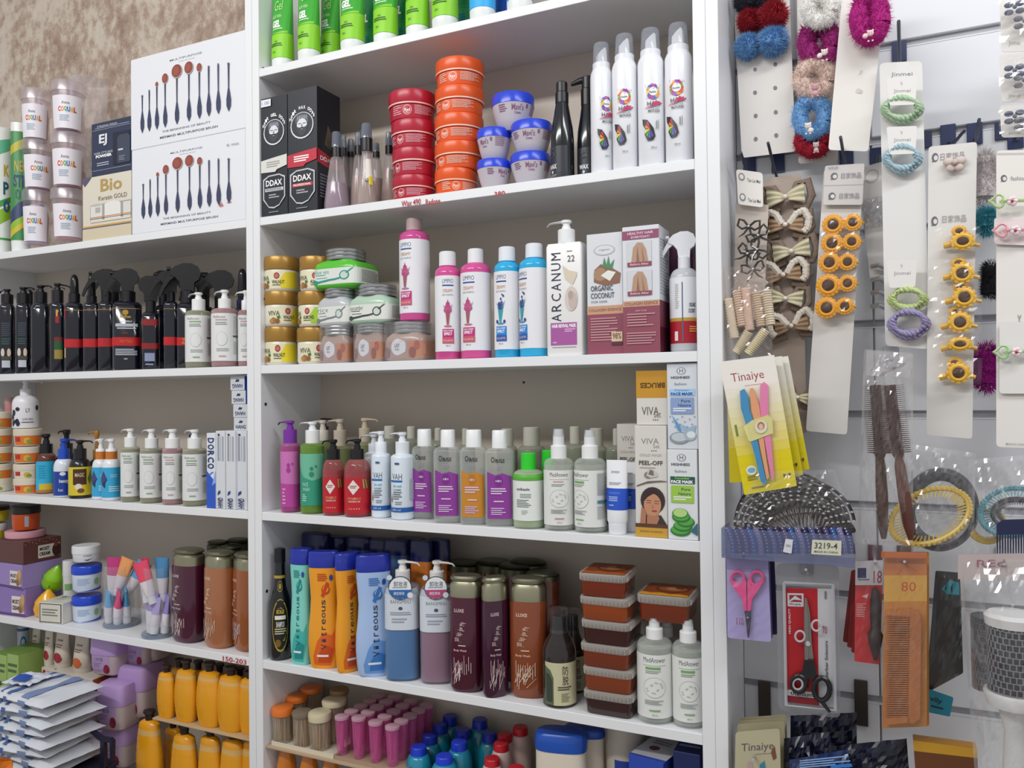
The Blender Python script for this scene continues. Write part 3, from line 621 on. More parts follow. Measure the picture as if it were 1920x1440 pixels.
square_jar(599, 699, 464, 614, 685, 485, 540, 'square aloe vera scrub jar, vivid green with silver lid, on top of the rice jar', '#5cc43a', 'Aloe vera', '#2a9a8c', yf=.008)
def limpio(xl, xr, cl, cr, ct, cb, top, bot, label, col, col2, capc, base=None, rot=0, yf=.005, blue=False):
    t = T('shampoo_bottle', label, 'bottle', xl, xr, yf, 0, 'creamy shampoo bottles', rot=rot, py=(top+bot)/2); z0 = base if base is not None else Z3; t.base = z0; t.o.location.z = z0; r = t.r; H = t.z(top); zc, zt = t.z(cb), t.z(ct); rc = r*(cr-cl)/(xr-xl)
    pr = [(0, r*.93), (.002, r), (H*.93, r), (H*.965, r*.96), (H*.99, r*.8), (H, r*.72)]
    t.loft('bottle_body', pr, mat(col, .12, alpha=.85), seg=36); t.loft('neck', [(H-.001, rc*.95), (zc, rc*.98)], mat(col2, .15)); t.loft('cap', cap_prof(zc, zt, rc, taper=.97), mat(capc, .35))
    fx = ['#c0287c', '#c85a78'] if not blue else ['#1f86d8', '#2b5cb0']; s = '#2a4a98'
    it = [('r', -2.9, .085, 2.9, .90, '#e8e9ee'), ('t', -.25, .84, .86, .046, 'LIMPIO', '#3f5580', 0, 0.), ('r', -.68, .785, .2, .80, s), ('t', -.25, .735, .8, .036, 'CREAMY', '#c98a5c', 0, 0.), ('t', -.25, .69, .85, .02, 'BODY SHAMPOO', '#9096a4', 0, 0),
          ('r', -.68, .17, .2, .325, fx[0]), ('t', -.25, .305, .75, .018, 'SHINE & CREAMY', '#fff'), ('t', -.25, .272, .6, .03, 'EFFECT', '#ffffff', 0, .03), ('r', -.68, .17, .2, .235, fx[1]), ('t', -.25, .2, .7, .02, 'FOR ALL HAIR TYPES', '#f2c8a0'), ('t', -.25, .145, .35, .014, '400 ml', '#777')]
    if not blue:
        it += [('p', [(-.42, .505), (-.34, .37), (-.2, .37), (-.1, .505)], '#a05a62'), ('e', -.26, .525, .3, .035, '#b5487c'), ('e', -.26, .56, .22, .03, '#c25a8c'), ('e', -.26, .59, .14, .025, '#b5487c'), ('p', [(-.32, .6), (-.26, .645), (-.2, .6)], '#a03c6c'),
               ('p', [(-.4, .5), (-.62, .59), (-.36, .53)], '#b8688c'), ('p', [(-.1, .5), (.12, .6), (-.14, .53)], '#b8688c'), ('e', -.26, .355, .3, .009, '#c87090')]
    else:
        it += [('p', [(-.46, .5), (-.34, .37), (-.2, .37), (-.05, .5)], '#2f9fae'), ('e', -.26, .525, .24, .03, '#2c4a88'), ('e', -.36, .56, .09, .02, '#26407c'), ('e', -.16, .57, .09, .02, '#3a5a9c'), ('e', -.22, .61, .06, .014, '#26407c'), ('e', -.02, .64, .06, .013, '#26407c'), ('e', -.12, .655, .05, .011, '#3a5a9c'),
               ('p', [(-.4, .5), (-.62, .58), (-.36, .53)], '#4a84b8'), ('p', [(-.1, .5), (.12, .6), (-.14, .53)], '#4a84b8'), ('e', -.26, .355, .3, .009, '#4a90c0'), ('e', -.55, .375, .09, .02, '#26407c'), ('e', .05, .375, .08, .018, '#26407c')]
    t.print(pr, it, H=H)
jz = JZ
limpio(749, 806, 760, 791, 404, 428, 431, 603, 'tall pink shampoo bottle with dusty pink cap, standing on a wrapped jar', '#d8559c', '#b84c88', '#b8a0a2', base=jz, rot=-23, yf=.012)
limpio(816, 864, 824, 856, 469, 496, 499, 673, 'pink shampoo bottle with white cap next to the wrapped jars', '#e05aa0', '#c84c8c', '#e9ebee', rot=14)
limpio(864, 921, 873, 903, 463, 490, 492, 671, 'pink shampoo bottle with white cap next to the blue ones', '#e05aa0', '#c84c8c', '#e9ebee', rot=-16)
limpio(927, 976, 938, 970, 460, 487, 490, 670, 'light blue shampoo bottle beside the pink pair', '#35b8ec', '#2a9ad0', '#e6ebf2', rot=-16, blue=True, yf=.008)
limpio(974, 1031, 985, 1018, 453, 480, 483, 667, 'light blue shampoo bottle beside the white pump bottle', '#35b8ec', '#2a9ad0', '#e6ebf2', rot=-40, blue=True)
t = T('pump_bottle', 'white rectangular pump bottle with large dark vertical lettering', 'bottle', 1030, 1097, .006, Z3, py=560, ratio=.5); r = t.r; H = t.z(455)
ring = [(0, r*.95, r*.47), (.002, r, r*.5), (H*.97, r, r*.5), (H, r*.93, r*.44)]
G().loft(ring, 14, 56).build('bottle_body', mat('#ebebea', .3), t.o)
zb = t.z(455); pump(t, H, t.z(428), t.z(410), r*.46, mat('#eceef0', .35), 180, .032)
prints(Flat((-r, -r*.5, 0), (2*r, 0, 0), (0, 0, H)), [('r', .12, .09, .86, .29, '#a85aa0'), ('t', .5, .262, .68, .032, 'HAIR REVIVAL MASK', '#fff', 0, .03), ('l', .52, .2, .82, .235, 2, '#e0b8dc'), ('l', .18, .10, .3, .12, 1, '#e0b8dc'), ('l', .16, .065, .84, .075, 1, '#888'), ('t', .72, .855, .2, .055, '22', '#555', 0, 0), ('l', .6, .91, .82, .925, 1, '#999'),
    ('p', [(.48, .8), (.56, .68), (.76, .62), (.88, .7), (.88, .73), (.66, .75)], '#d9cdb8'), ('e', .72, .5, .17, .11, '#d5c9c2'), ('e', .76, .48, .12, .08, '#c4b5ae'), ('e', .7, .53, .07, .04, '#b3a198')], t.o, 'front_print')
for i, ch in enumerate('ARCANUM'):     # lettering reading upwards
    prints(Flat((-r, -r*.5, 0), (2*r, 0, 0), (0, 0, H)), [('t', .29, .335+i*.091, .27, .066, ch, '#26324c', 90, .0)], t.o, 'letter', base=.0005)
HB = [('r', 0, 0, 1, .33, '#8f4a5c'), ('r', 0, .33, 1, .40, '#c89a7c')]
carton('hair_treatment_box', 'coconut hair treatment box with half a coconut pictured', 'box', 1101, 1168, 437, Z3, .008, .05, mat('#d9dce2', .4), faces={'front': HB+[('t', .5, .365, .9, .022, 'COLLAGEN ESSENCE', '#7a4a40'), ('e', .5, .86, .3, .045, '#b9bec4'), ('e', .5, .86, .26, .036, '#d9dce2'), ('t', .5, .86, .3, .02, 'organics', '#8a9096'),
   ('p', [(.2, .6), (.22, .7), (.4, .745), (.75, .7), (.95, .66), (.92, .58), (.5, .565)], '#8a6450'), ('e', .38, .66, .18, .055, '#a8846a'), ('p', [(.4, .65), (.6, .69), (.82, .67), (.65, .6)], '#e4e6e0'), ('p', [(.45, .72), (.5, .8), (.56, .73), (.62, .81), (.66, .73), (.78, .78), (.72, .7)], '#4a8a5c'), ('t', .42, .545, .62, .045, 'ORGANIC', '#3a4450', 0, .01), ('t', .44, .485, .66, .045, 'COCONUT', '#3a4450', 0, .01), ('t', .35, .435, .45, .018, 'FOR HAIR', '#7a8088'), ('l', .1, .1, .85, .3, 9, '#c48a94'), ('r', .68, .07, .98, .18, '#d8c0a0'), ('t', .83, .145, .24, .05, '98%', '#4a3028'), ('r', .68, .07, .98, .1, '#5a2c38')]}, py=560, group='coconut hair treatment boxes')
hair = lambda cy: [('r', .14, cy-.1, .8, cy+.1, '#cfd2d8'), ('p', [(.24, cy-.08), (.3, cy+.05), (.42, cy+.09), (.56, cy+.085), (.66, cy+.03), (.72, cy-.08)], '#b5937c'), ('p', [(.38, cy-.08), (.42, cy+.06), (.48, cy-.08)], '#8f6a58'), ('p', [(.55, cy-.08), (.54, cy+.06), (.62, cy-.06)], '#9c7864'), ('r', .14, cy-.1, .8, cy-.065, '#8f4a5c'), ('t', .47, cy-.082, .5, .016, 'Before After', '#e8d0d4')]
carton('hair_treatment_box', 'taller coconut hair treatment box showing two pictures of long hair', 'box', 1168, 1237, 423, Z3, .003, .06, mat('#d9dce2', .4), faces={'front': [('r', 0, 0, 1, .365, '#8f4a5c'), ('r', 0, .365, 1, .41, '#c89a7c'), ('t', .5, .388, .9, .024, 'COLLAGEN ESSENCE', '#7a4a40'), ('r', 0, .895, 1, .965, '#8f4a68'), ('t', .5, .943, .7, .02, 'HEALTHY HAIR', '#f0d8e0'), ('t', .5, .912, .5, .018, 'EVERYDAY!', '#f0d8e0')]+hair(.78)+hair(.55)+[('t', .5, .33, .3, .012, 'HOW TO USE', '#e0b8c0'), ('l', .12, .2, .88, .31, 5, '#c48a94'), ('l', .1, .06, .9, .16, 5, '#c48a94')], 'side': [('r', 0, 0, 1, .2, '#5a2034'), ('r', 0, .2, 1, .41, '#7c4050'), ('l', .1, .45, .9, .9, 18, '#b0b4bc')]}, py=560, group='coconut hair treatment boxes')
t = T('spray_bottle', 'white trigger spray bottle with maroon label band against the shelf end panel', 'bottle', 1256, 1311, .012, Z3, py=560); r = t.r; H = t.z(500)
pr = body_prof(r, H, r*.4, H*.14); t.loft('bottle_body', pr, mat('#cfd3d8', .25, alpha=.8), seg=36)
t.print(pr, [('r', -2.9, .1, 2.9, .36, '#a8182c'), ('r', -2.9, .36, 2.9, .4, '#c09a3a'), ('r', -2.9, .4, 2.9, .88, '#e4e6ec'), ('r', -.18, .12, -.1, .82, '#5a6480'), ('t', .55, .55, .5, .05, 'ORGANIC', '#3a4450', 0, .02), ('t', .5, .48, .5, .05, 'COCONUT', '#3a4450', 0, .02), ('l', .3, .22, .9, .3, 3, '#e8a040'), ('l', -.65, .5, -.4, .8, 12, '#bbb'), ('r', -.7, .13, -.45, .24, '#e8d8d8')], H=H)
trigger(t, H, t.z(430), r*.42, mat('#e6e8ee', .35), 180)
carton('hair_treatment_box', 'purple box edge in shadow behind the white trigger spray bottle', 'box', 1244, 1300, 452, Z3, .07, .05, mat('#5c2c4c', .4), py=560)
# ---- shelf 4
PK = 'pump bottles of face wash on the fourth shelf'
def wash(xl, xr, top, bot, cl, cr, cb, ct, hd, label, body, liq, capc, items, lvl=.93, sq=False, rot=0, dirn=180, reach=.03, sh=.06, base=None, yf=None, alpha=.35, cat='bottle', grp=None, name='pump_bottle', neck=None, n=2.):
    base = Z4 if base is None else base; yf = YF((xl+xr)/2, bot, base) if yf is None else yf
    t = T(name, label, cat, xl, xr, yf, base, grp, rot=rot, py=(top+bot)/2, ratio=.8 if sq else 1.); r = t.r; t.px = (xl+xr)/2; H = t.z(top); rc = r*(cr-cl)/(xr-xl)
    pr = body_prof(r, H, neck or rc*.85, H*sh); k = .8 if sq else 1
    n = 4.5 if sq else n
    if liq:
        t.loft('bottle_body', pr, shell(body, alpha), n, 36); liquid(t, pr, H*lvl, liq, .95, n)
    else: t.loft('bottle_body', pr, body if not isinstance(body, str) else mat(body, .22, coat=.2), n, 36)
    if items: t.print(pr, items, n, H=H)
    if hd is None: t.loft('cap', cap_prof(H-.001, t.zt(ct, rc), rc, taper=.96), mat(capc, .35))
    else: pump(t, H-.001, t.z(ct), t.z(hd), rc, mat(capc, .35), dirn - math.degrees(t.o.rotation_euler.z), reach)
    return t
wash(526, 563, 831, 962, 538, 564, 828, 806, 789, 'magenta face wash pump bottle with purple pump beside the side panel', '#c86aa8', mat('#b03a8c', .2, alpha=.9), '#7a2fa0',
     [('r', -1.5, .08, 1.5, .88, '#b8429c'), ('p', [(-1.5, .5), (-1.2, .42), (1.5, .4), (1.5, .88), (-1.5, .88)], '#cc74b8'), ('e', -.2, .68, .18, .035, '#a83a90'), ('e', -.2, .61, .22, .04, '#a83a90'), ('e', .2, .7, .1, .02, '#a83a90'), ('l', -.9, .1, -.5, .35, 5, '#d89acc')], lvl=.95, dirn=175)
wash(563, 610, 831, 965, 572, 599, 828, 807, 791, 'green face wash pump bottle with white pump', '#8cae50', mat('#5f9a3a', .2, alpha=.9), '#eceef0',
     [('r', -1.5, .12, 1.5, .85, '#2f9a7c'), ('p', [(-1.5, .85), (-1.45, .7), (-.8, .52), (0, .47), (.9, .52), (1.5, .66), (1.5, .85)], '#6cbc9c'), ('e', -.1, .64, .15, .03, '#2f8a70'), ('e', -.1, .56, .2, .04, '#2f8a70'), ('e', .25, .67, .1, .02, '#2f8a70'), ('t', -.62, .42, .5, .05, 'FACE', '#a8e0cc', 0, .02), ('t', -.55, .35, .6, .05, 'WASH', '#a8e0cc', 0, .02), ('l', -.9, .17, -.5, .28, 4, '#a8e0cc')], lvl=.95)
for a, lb in (((605, 646, 862, 968, 618, 643, 863, 843, 825), 'red vitamin C cleansing gel bottle with black pump next to the green bottle'), ((645, 696, 862, 971, 658, 683, 863, 843, 824), 'red vitamin C cleansing gel bottle with black pump next to the pale blue pair')):
    wash(*a, lb, '#c86a70', mat('#9c0f24', .2, alpha=.95), '#16161a',
     [('r', -1.5, .06, 1.5, .68, '#c01a2a'), ('p', [(-.35, .5), (-.1, .66), (.25, .66), (.55, .5)], '#c01a2a'), ('p', [(.35, .5), (.5, .67), (1.2, .67), (1.3, .5)], '#7c4a2a'), ('p', [(.5, .5), (.42, .66), (.5, .66), (.6, .5)], '#d0a070'), ('p', [(.75, .5), (.62, .66), (.7, .66), (.85, .5)], '#c89058'),
      ('p', [(-.25, .65), (.2, .52), (-.25, .39), (-.7, .52)], '#e8dcd8'), ('l', -.5, .49, 0, .55, 2, '#a04030'), ('t', -.2, .325, 1.0, .045, 'VITAMIN C', '#e8a070', 0, .01), ('t', -.2, .275, .9, .03, 'CLEANSING GEL', '#f0d8d0'), ('t', -.2, .15, .9, .035, '★★★★★', '#e89a8a')], sh=.24, lvl=.8, dirn=180, rot=-4, reach=.024)
AH = [('t', -.15, .66, .95, .09, 'VAH', '#5a6470', 0, 0.), ('r', -.9, .575, .35, .605, '#2a6ab0'), ('t', -.1, .52, .8, .045, 'face wash', '#3aa8c0', 0, 0), ('t', -.1, .46, .7, .03, 'D-CLEAR', '#4a5460'), ('l', -.5, .3, .3, .43, 4, '#6a7480'), ('l', -.3, .22, .35, .28, 2, '#8a929c'), ('b', .12, .19, '#1f5ca8'), ('t', -.2, .155, .8, .03, '200 ml', '#bcd4ec'), ('p', [(-.75, .3), (-.6, .42), (-.62, .25)], '#a05a4a'), ('r', 1.0, .3, 1.5, .62, '#b9c2cc'), ('t', -.1, .86, .4, .03, '▬▬', '#3a5a8c')]
wash(684, 720, 848, 965, 690, 712, 846, 832, 815, 'white pump bottle in the second row, behind the pale blue pair', '#dfe6ee', None, '#cfd6de', None, yf=.06)
wash(696, 734, 850, 972, 710, 733, 849, 829, 809, 'pale blue pump bottle of face wash beside the red bottles', '#dbe6f0', None, '#e6ecf2', AH, rot=-15, reach=.026)
wash(733, 777, 852, 976, 742, 768, 849, 829, 811, 'pale blue pump bottle of face wash beside the clear bottles', '#dbe6f0', None, '#e6ecf2', AH, rot=-22, reach=.026)
def toner(xl, xr, top, bot, cl, cr, cb, ct, lab, col, col2, rot=0, yf=None, back=False):
    it = [('r', -.78, .1, .95, .62, col), ('p', [(-.78, .6), (.95, .56), (.95, .64), (.3, .68), (-.2, .65), (-.78, .7)], col), ('e', .05, .58, .3, .07, col2), ('t', .05, .58, .4, .025, 'ESSENCE', '#e8d0f0'), ('e', .62, .64, .08, .02, col), ('e', .75, .6, .05, .012, col), ('t', .0, .85, .95, .075, 'Olenus', '#22242c', 0, .01), ('l', -.1, .72, .4, .77, 3, '#a49aa8'), ('l', -.5, .4, .6, .49, 3, '#e4cce8'), ('l', -.3, .3, .4, .33, 1, '#e4cce8'), ('l', -.5, .14, .6, .24, 4, '#d8b8e0')]
    return wash(xl, xr, top, bot, cl, cr, cb, ct, None, lab, '#e8ecea', mat('#e0e4e0', .1, alpha=.14), '#eceef0', it if not back else None, sh=.08, lvl=.95, sq=True, rot=rot, yf=yf, alpha=.12, name='toner_bottle', grp='clear toner bottles with white caps')
pu = '#8c3a98'
toner(776, 817, 836, 978, 789, 816, 834, 804, 'clear toner bottle with purple label closest to the pale blue pair', pu, '#7a2a88', rot=6, yf=.03)
toner(816, 865, 838, 982, 828, 855, 834, 805, 'clear toner bottle with purple label next to the amber labelled one', pu, '#7a2a88', rot=14)
toner(865, 913, 838, 985, 874, 903, 834, 805, 'clear toner bottle with the only amber label', '#c8862a', '#b8761c', rot=14)
toner(912, 963, 840, 988, 922, 950, 836, 806, 'clear toner bottle with purple label beside the green capped bottle', pu, '#7a2a88', rot=16)
mi = [('r', -1.5, .14, 1.5, .82, '#e6ebe6'), ('r', -2.8, .83, 2.8, .93, '#5ab03a'), ('t', -.3, .68, .9, .05, 'unibasix', '#3a4448', 0, .02), ('l', -.5, .52, .25, .6, 3, '#8a9490'), ('l', -.75, .36, .2, .5, 5, '#7a8480'), ('l', -.4, .24, 0, .32, 3, '#b0b8b2')]
wash(1008, 1050, 884, 985, 1008, 1033, 874, 843, None, 'bright green cap bottle tucked behind the other green capped one', '#cfe0c0', mat('#d8e4c4', .2, alpha=.5), '#2fd02f', mi, yf=.055, sh=.1, name='micellar_bottle', rot=-10)
wash(962, 1021, 882, 996, 978, 1007, 882, 848, None, 'short bottle with bright green cap and white label', '#cfe0c0', mat('#d8e4c4', .2, alpha=.5), '#2fd02f', mi, sh=.12, name='micellar_bottle', rot=-4)
def med(items_rot, acc, ring='#c9a8a8'):
    return [('r', -1.6, .08, 2.7, .84, '#e4e6e3'), ('t', 0, .78, 1.25, .06, 'MedAnswer', '#5a605c', 0, 0), ('r', -.65, .71, .65, .715, acc), ('r', -.5, .665, .35, .695, acc) if acc != '#c49a9a' else ('l', -.4, .66, .4, .69, 1, acc), ('l', -.5, .61, .5, .65, 2, '#8fa08a'),
            ('e', 0, .45, .62, .125, '#b9bdb8'), ('e', 0, .45, .59, .118, '#e4e6e3')]+[('e', .42*math.cos(a*1.1)*(1-(a % 3)*.25), .45+.085*math.sin(a*1.1)*(1-(a % 3)*.25), .07, .008, '#c4bfba') for a in range(13)]+[
            ('l', -.55, .24, .55, .3, 3, '#a0a4a0'), ('r', -.3, .17, .3, .185, acc), ('t', 0, .125, .3, .018, '200 ml', '#888'), ('l', 1.15, .5, 2.1, .8, 10, '#a0a6a0'), ('r', 1.15, .4, 2.1, .44, '#5a8a7c'), ('l', 1.15, .18, 2.1, .36, 6, '#b0b4b0')]
def mist(xl, xr, top, bot, cl, cr, cb, ct, hl, hr, hb, ht, label, acc, rot=0, base=None, yf=None, cap=True):
    base = Z4 if base is None else base; yf = YF((xl+xr)/2, bot, base) if yf is None else yf
    t = T('mist_bottle', label, 'bottle', xl, xr, yf, base, 'face mist spray bottles with white labels', rot=rot, py=(top+bot)/2); r = t.r; H = t.z(top); rc = r*(cr-cl)/(xr-xl)
    pr = body_prof(r, H, rc*.9, H*.1); t.loft('bottle_body', pr, shell('#eef2ee', .16), seg=36); liquid(t, pr, H*.9, mat('#e2e7dd', .12, alpha=.3))
    t.print(pr, med(0, acc), H=H); t.loft('spray_collar', cap_prof(H-.001, t.z(ct), rc), mat('#eceeee', .35))
    z0, z1 = t.z(ct), t.z(ht); rh = r*(hr-hl)/(xr-xl); t.loft('spray_head', [(z0-.001, rh), (z0+(z1-z0)*.6, rh*.95), (z0+(z1-z0)*.62, rh*.8), (z1-.003, rh*.72), (z1-.001, rh*.66)], mat('#e4e6e8', .35))
    t.loft('overcap', [(z0+(z1-z0)*.55, rh*.98), (z1-.001, rh*.86), (z1, rh*.8)], shell('#cfd4d8', .35))
mist(1020, 1077, 860, 997, 1034, 1064, 860, 836, 1037, 1059, 836, 805, 'clear spray bottle with round floral label beside the green capped bottle', '#c49a9a')
mist(1077, 1137, 860, 1001, 1090, 1121, 860, 836, 1094, 1116, 836, 807, 'clear spray bottle turned to show its small print, beside the blue and white tube', '#7aa86a', rot=-42)
def cream_tube(xl, xr, top, bot, label, base, items, yf=None, col='#eef0f4', capc='#e8eaf0', grp=None, rot=None, hc=.016, capr=.85):
    yf = YF((xl+xr)/2, bot, base) if yf is None else yf
    t = T('cream_tube', label, 'tube', xl, xr, yf, base, grp, rot=rot, py=(top+bot)/2); r = t.r; H = t.z(top)
    t.loft('cap', [(0, r*.93*capr), (.001, r*.96*capr), (hc, r*capr)], mat(capc, .35), k=.95)
    ring = [(hc, r*capr, r*.9*capr), (hc+.004, r*.96, r*.85), (H*.45, r*1.0, r*.62), (H*.8, r, r*.25), (H, r*1.0, r*.05)]
    G().loft(ring, 2, 32).build('tube_body', mat(col, .25), t.o); prints(Wrap(ring, 2, H, r), items, t.o); return t
bt = [('b', .33, .62, '#1f4fc0'), ('t', -.1, .84, .8, .05, 'janaqua', '#8a90a0', 0, 0), ('l', -.7, .66, .5, .7, 2, '#9aa0b0'), ('r', -.7, .54, .45, .575, '#3a66d0'), ('l', -.65, .44, .2, .51, 3, '#a8c0f0'), ('l', -.6, .38, -.1, .4, 1, '#c8d8f8')]
cream_tube(1166, 1200, 868, 1000, 'blue and white cream tube in the second row, beside the gold mask box', Z4, bt, yf=.035)
cream_tube(1137, 1178, 864, 1005, 'blue and white cream tube in front of the other one', Z4, bt)
VIV = [('t', .48, .86, .55, .05, 'VIVA', '#8a8680', 0, 0), ('t', .68, .815, .2, .035, 'Set', '#9a968e', 0, 0), ('t', .6, .775, .2, .012, '★★★', '#444'), ('t', .5, .735, .7, .024, 'GOLD MASK', '#b5b0a8', 0, 0), ('t', .5, .665, .74, .04, 'PEEL-OFF', '#55504a', 0, .02), ('l', .15, .61, .85, .625, 1, '#a8a49c')]
face_ = [('p', [(.3, .56), (.6, .46), (.62, .53), (.5, .6)], '#8a847c') if False else ('r', 0, 0, 0, 0, '#fff'), ('e', .42, .555, .13, .03, '#8a7c74'), ('p', [(.36, .55), (.44, .615), (.6, .6), (.7, .57), (.72, .545), (.5, .53)], '#c9c4bc'), ('p', [(.42, .56), (.48, .605), (.58, .595), (.6, .55)], '#76706a'),
   ('p', [(.05, .46), (.4, .5), (.8, .51), (1, .505), (1, .5), (.7, .495), (.35, .48), (.05, .45)], '#6a5f58'), ('e', .55, .33, .38, .12, '#3a2c28'), ('p', [(.32, .2), (.8, .2), (.95, .13), (1, .1), (.2, .1)], '#3c3234'), ('p', [(.36, .12), (.38, .3), (.62, .3), (.75, .17), (.66, .11)], '#b07a5c'), ('e', .54, .29, .27, .1, '#c48c6c'), ('p', [(.28, .32), (.38, .41), (.6, .43), (.82, .36), (.6, .395), (.4, .36)], '#33262a'),
   ('r', .36, .305, .5, .31, '#4a2c26'), ('r', .6, .3, .74, .305, '#4a2c26'), ('r', .35, .325, .5, .33, '#3a2622'), ('r', .6, .322, .76, .327, '#3a2622'), ('e', .6, .235, .09, .009, '#9c4a44'), ('p', [(.53, .3), (.6, .262), (.52, .258)], '#b5785a'), ('p', [(.15, .12), (.2, .27), (.34, .24), (.32, .12)], '#b07a5c'),
   ('r', 0, 0, 1, .085, '#c89a3a'), ('r', 0, .085, 1, .12, '#5a3c28'), ('t', .5, .05, .7, .016, 'BURNING NOURISHING', '#7a4a1a')]
carton('face_mask_box', 'white gold mask box in the back row, cut off by the box showing a face', 'box', 1157, 1200, 795, Z4, .06, .05, mat('#cfcbc4', .4), faces={'front': VIV}, py=860, group='peel-off mask boxes')
o, w_, h_ = carton('face_mask_box', 'white gold peel-off mask box with a woman face picture', 'box', 1191, 1251, 798, Z4, YF(1222, 1007, Z4), .045, mat('#d9d6d0', .4), faces={'front': VIV+face_}, py=900, group='peel-off mask boxes')
carton('face_mask_box', 'white box with a gold upper end, stacked over the box showing a face', 'box', 1193, 1251, 695, Z4+h_+.0005, YF(1222, 1007, Z4)+.006, .04, mat('#d9d6d0', .4), faces={'front': [('r', 0, .5, 1, 1, '#c8922a'), ('t', .53, .73, .8, .1, 'BRUCES', '#5a3c10', 180, .04), ('t', .45, .26, .55, .15, 'VIVA', '#6a665e', 0, 0), ('t', .68, .2, .22, .12, 'Set', '#7a766e', 0, 0), ('t', .62, .1, .2, .03, '★★★', '#444')]}, py=740, group='peel-off mask boxes')
def high(txt, c1, c2, c3, art): return [('e', .48, .91, .15, .042, '#6a6e74'), ('e', .48, .91, .125, .036, '#dfe3e6'), ('t', .48, .912, .12, .045, 'H', '#5a5e64', 0, .01), ('t', .45, .835, .62, .03, 'HIGHNESS', '#4a4e56', 0, .02), ('t', .45, .76, .4, .03, 'fashion', '#7a828a', 0, 0),
   ('r', .1, .62, .92, .7, c1), ('t', .5, .683, .5, .025, txt, c3, 0, .01), ('t', .5, .643, .74, .034, 'FACE MASK', '#ffffff' if txt == 'Cucumber' else '#1f5aa8', 0, .04), ('r', .12, .41, .88, .6, c2), ('t', .62, .56, .3, .032, 'Pure', '#2a4a6a', 0, .02), ('t', .58, .51, .42, .032, 'Nature', '#2a4a6a', 0, .02), ('l', .2, .43, .8, .48, 2, '#e8eef4')]+art
cuc = []
for x, y, q in ((.42, .1, .3), (.5, .15, .28), (.6, .2, .26), (.45, .25, .27)): cuc += [('e', x, y, q+.04, .062, '#2f7a34'), ('e', x-.01, y+.012, q, .05, '#5aa84a')]
cuc += [('e', .42, .29, .27, .058, '#3f8a3a'), ('e', .42, .298, .23, .047, '#b5d884'), ('p', [(.75, .1), (1, .2), (1, .05)], '#3a6a7c')]
oys = [('e', .4, .13, .33, .07, '#8a9aa4'), ('e', .4, .14, .27, .05, '#c4ccd2'), ('p', [(.15, .4), (.4, .28), (.48, .2), (.35, .22)], '#5a9ad0'), ('p', [(.4, .3), (.7, .25), (.95, .28), (.9, .2), (.6, .18)], '#9ab8d0'), ('e', .75, .16, .2, .06, '#a8b8c8'), ('e', .78, .17, .14, .04, '#dfe6ec')]+[('e', .1+.08*i, .38-.03*((i*7) % 5), .025, .007, '#6a94b8') for i in range(11)]
o, w_, h2 = carton('face_mask_box', 'cucumber face mask box with sliced cucumber picture in the shelf corner', 'box', 1252, 1308, 843, Z4, YF(1280, 1012, Z4), .045, mat('#dfe3e6', .4), faces={'front': high('Cucumber', '#1f5a4c', '#9cc84a', '#a8e06a', cuc)}, py=930, group='pure nature face mask boxes')
carton('face_mask_box', 'blue oyster face mask box with water splashes, standing on the cucumber box', 'box', 1251, 1308, 681, Z4+h2+.0005, YF(1280, 1012, Z4)+.002, .042, mat('#d5dbe2', .4), faces={'front': high('Oyster', '#a8ccec', '#8aa0cc', '#3a7ab8', oys)}, py=760, group='pure nature face mask boxes')
# back rows of shelf 4
bk = [(586, 626, 586, 608, 788, 807, 822, '#9cb05a', '#dcd6cc', 'white pump bottle of green wash in the back row behind the green face wash', 180), (617, 660, 626, 651, 786, 807, 832, '#8ca04a', '#cfc2b2', 'cream pump bottle of green wash in the back row behind the red bottles', 180),
      (664, 706, 674, 697, 784, 803, 824, '#6a8a40', '#c9bba6', 'cream pump bottle turned away, in the back row behind the paler blue bottles', 0), (590, 626, 601, 619, 784, 800, 820, '#7a3a70', '#4a1f44', 'dark plum pump bottle in the back row', 90)]
for xl, xr, cl, cr, hd, ct, tp, liq, cc, lb, dr in bk: wash(xl, xr, tp+4, 965, cl, cr, tp+2, ct, hd, lb, '#aab088', mat(liq, .25, alpha=.8), cc, None, yf=.085 if cl != 601 else .12, dirn=dr, reach=.03)
bc = [(711, 752, 718, 740, 798, 816), (754, 790, 761, 778, 799, 816), (803, 842, 815, 829, 802, 820), (855, 892, 862, 875, 803, 828), (932, 972, 941, 965, 803, 830), (970, 1025, 982, 1014, 800, 830), (1058, 1100, 1071, 1091, 799, 826), (1096, 1142, 1104, 1130, 802, 831), (1136, 1176, 1146, 1158, 803, 829)]
for i, (xl, xr, cl, cr, ct, tp) in enumerate(bc):
    wash(xl, xr, tp+6, 965, cl, cr, tp+4, ct, None, 'clear bottle in the back row, its pale cap '+ordn[i]+' from the cream pumps', '#aab0a0', mat('#8c9a70' if i > 3 else '#9aa09a', .2, alpha=.4), '#c9c6ba', None, yf=.09, sh=.1, name='toner_bottle', grp='back row bottles on the fourth shelf')
G().tube([P(982, 717, DEP-.0006), P(982, 717, DEP-.0016)], .0022, 8).build('screw_hole', '#1c1a18', cu)
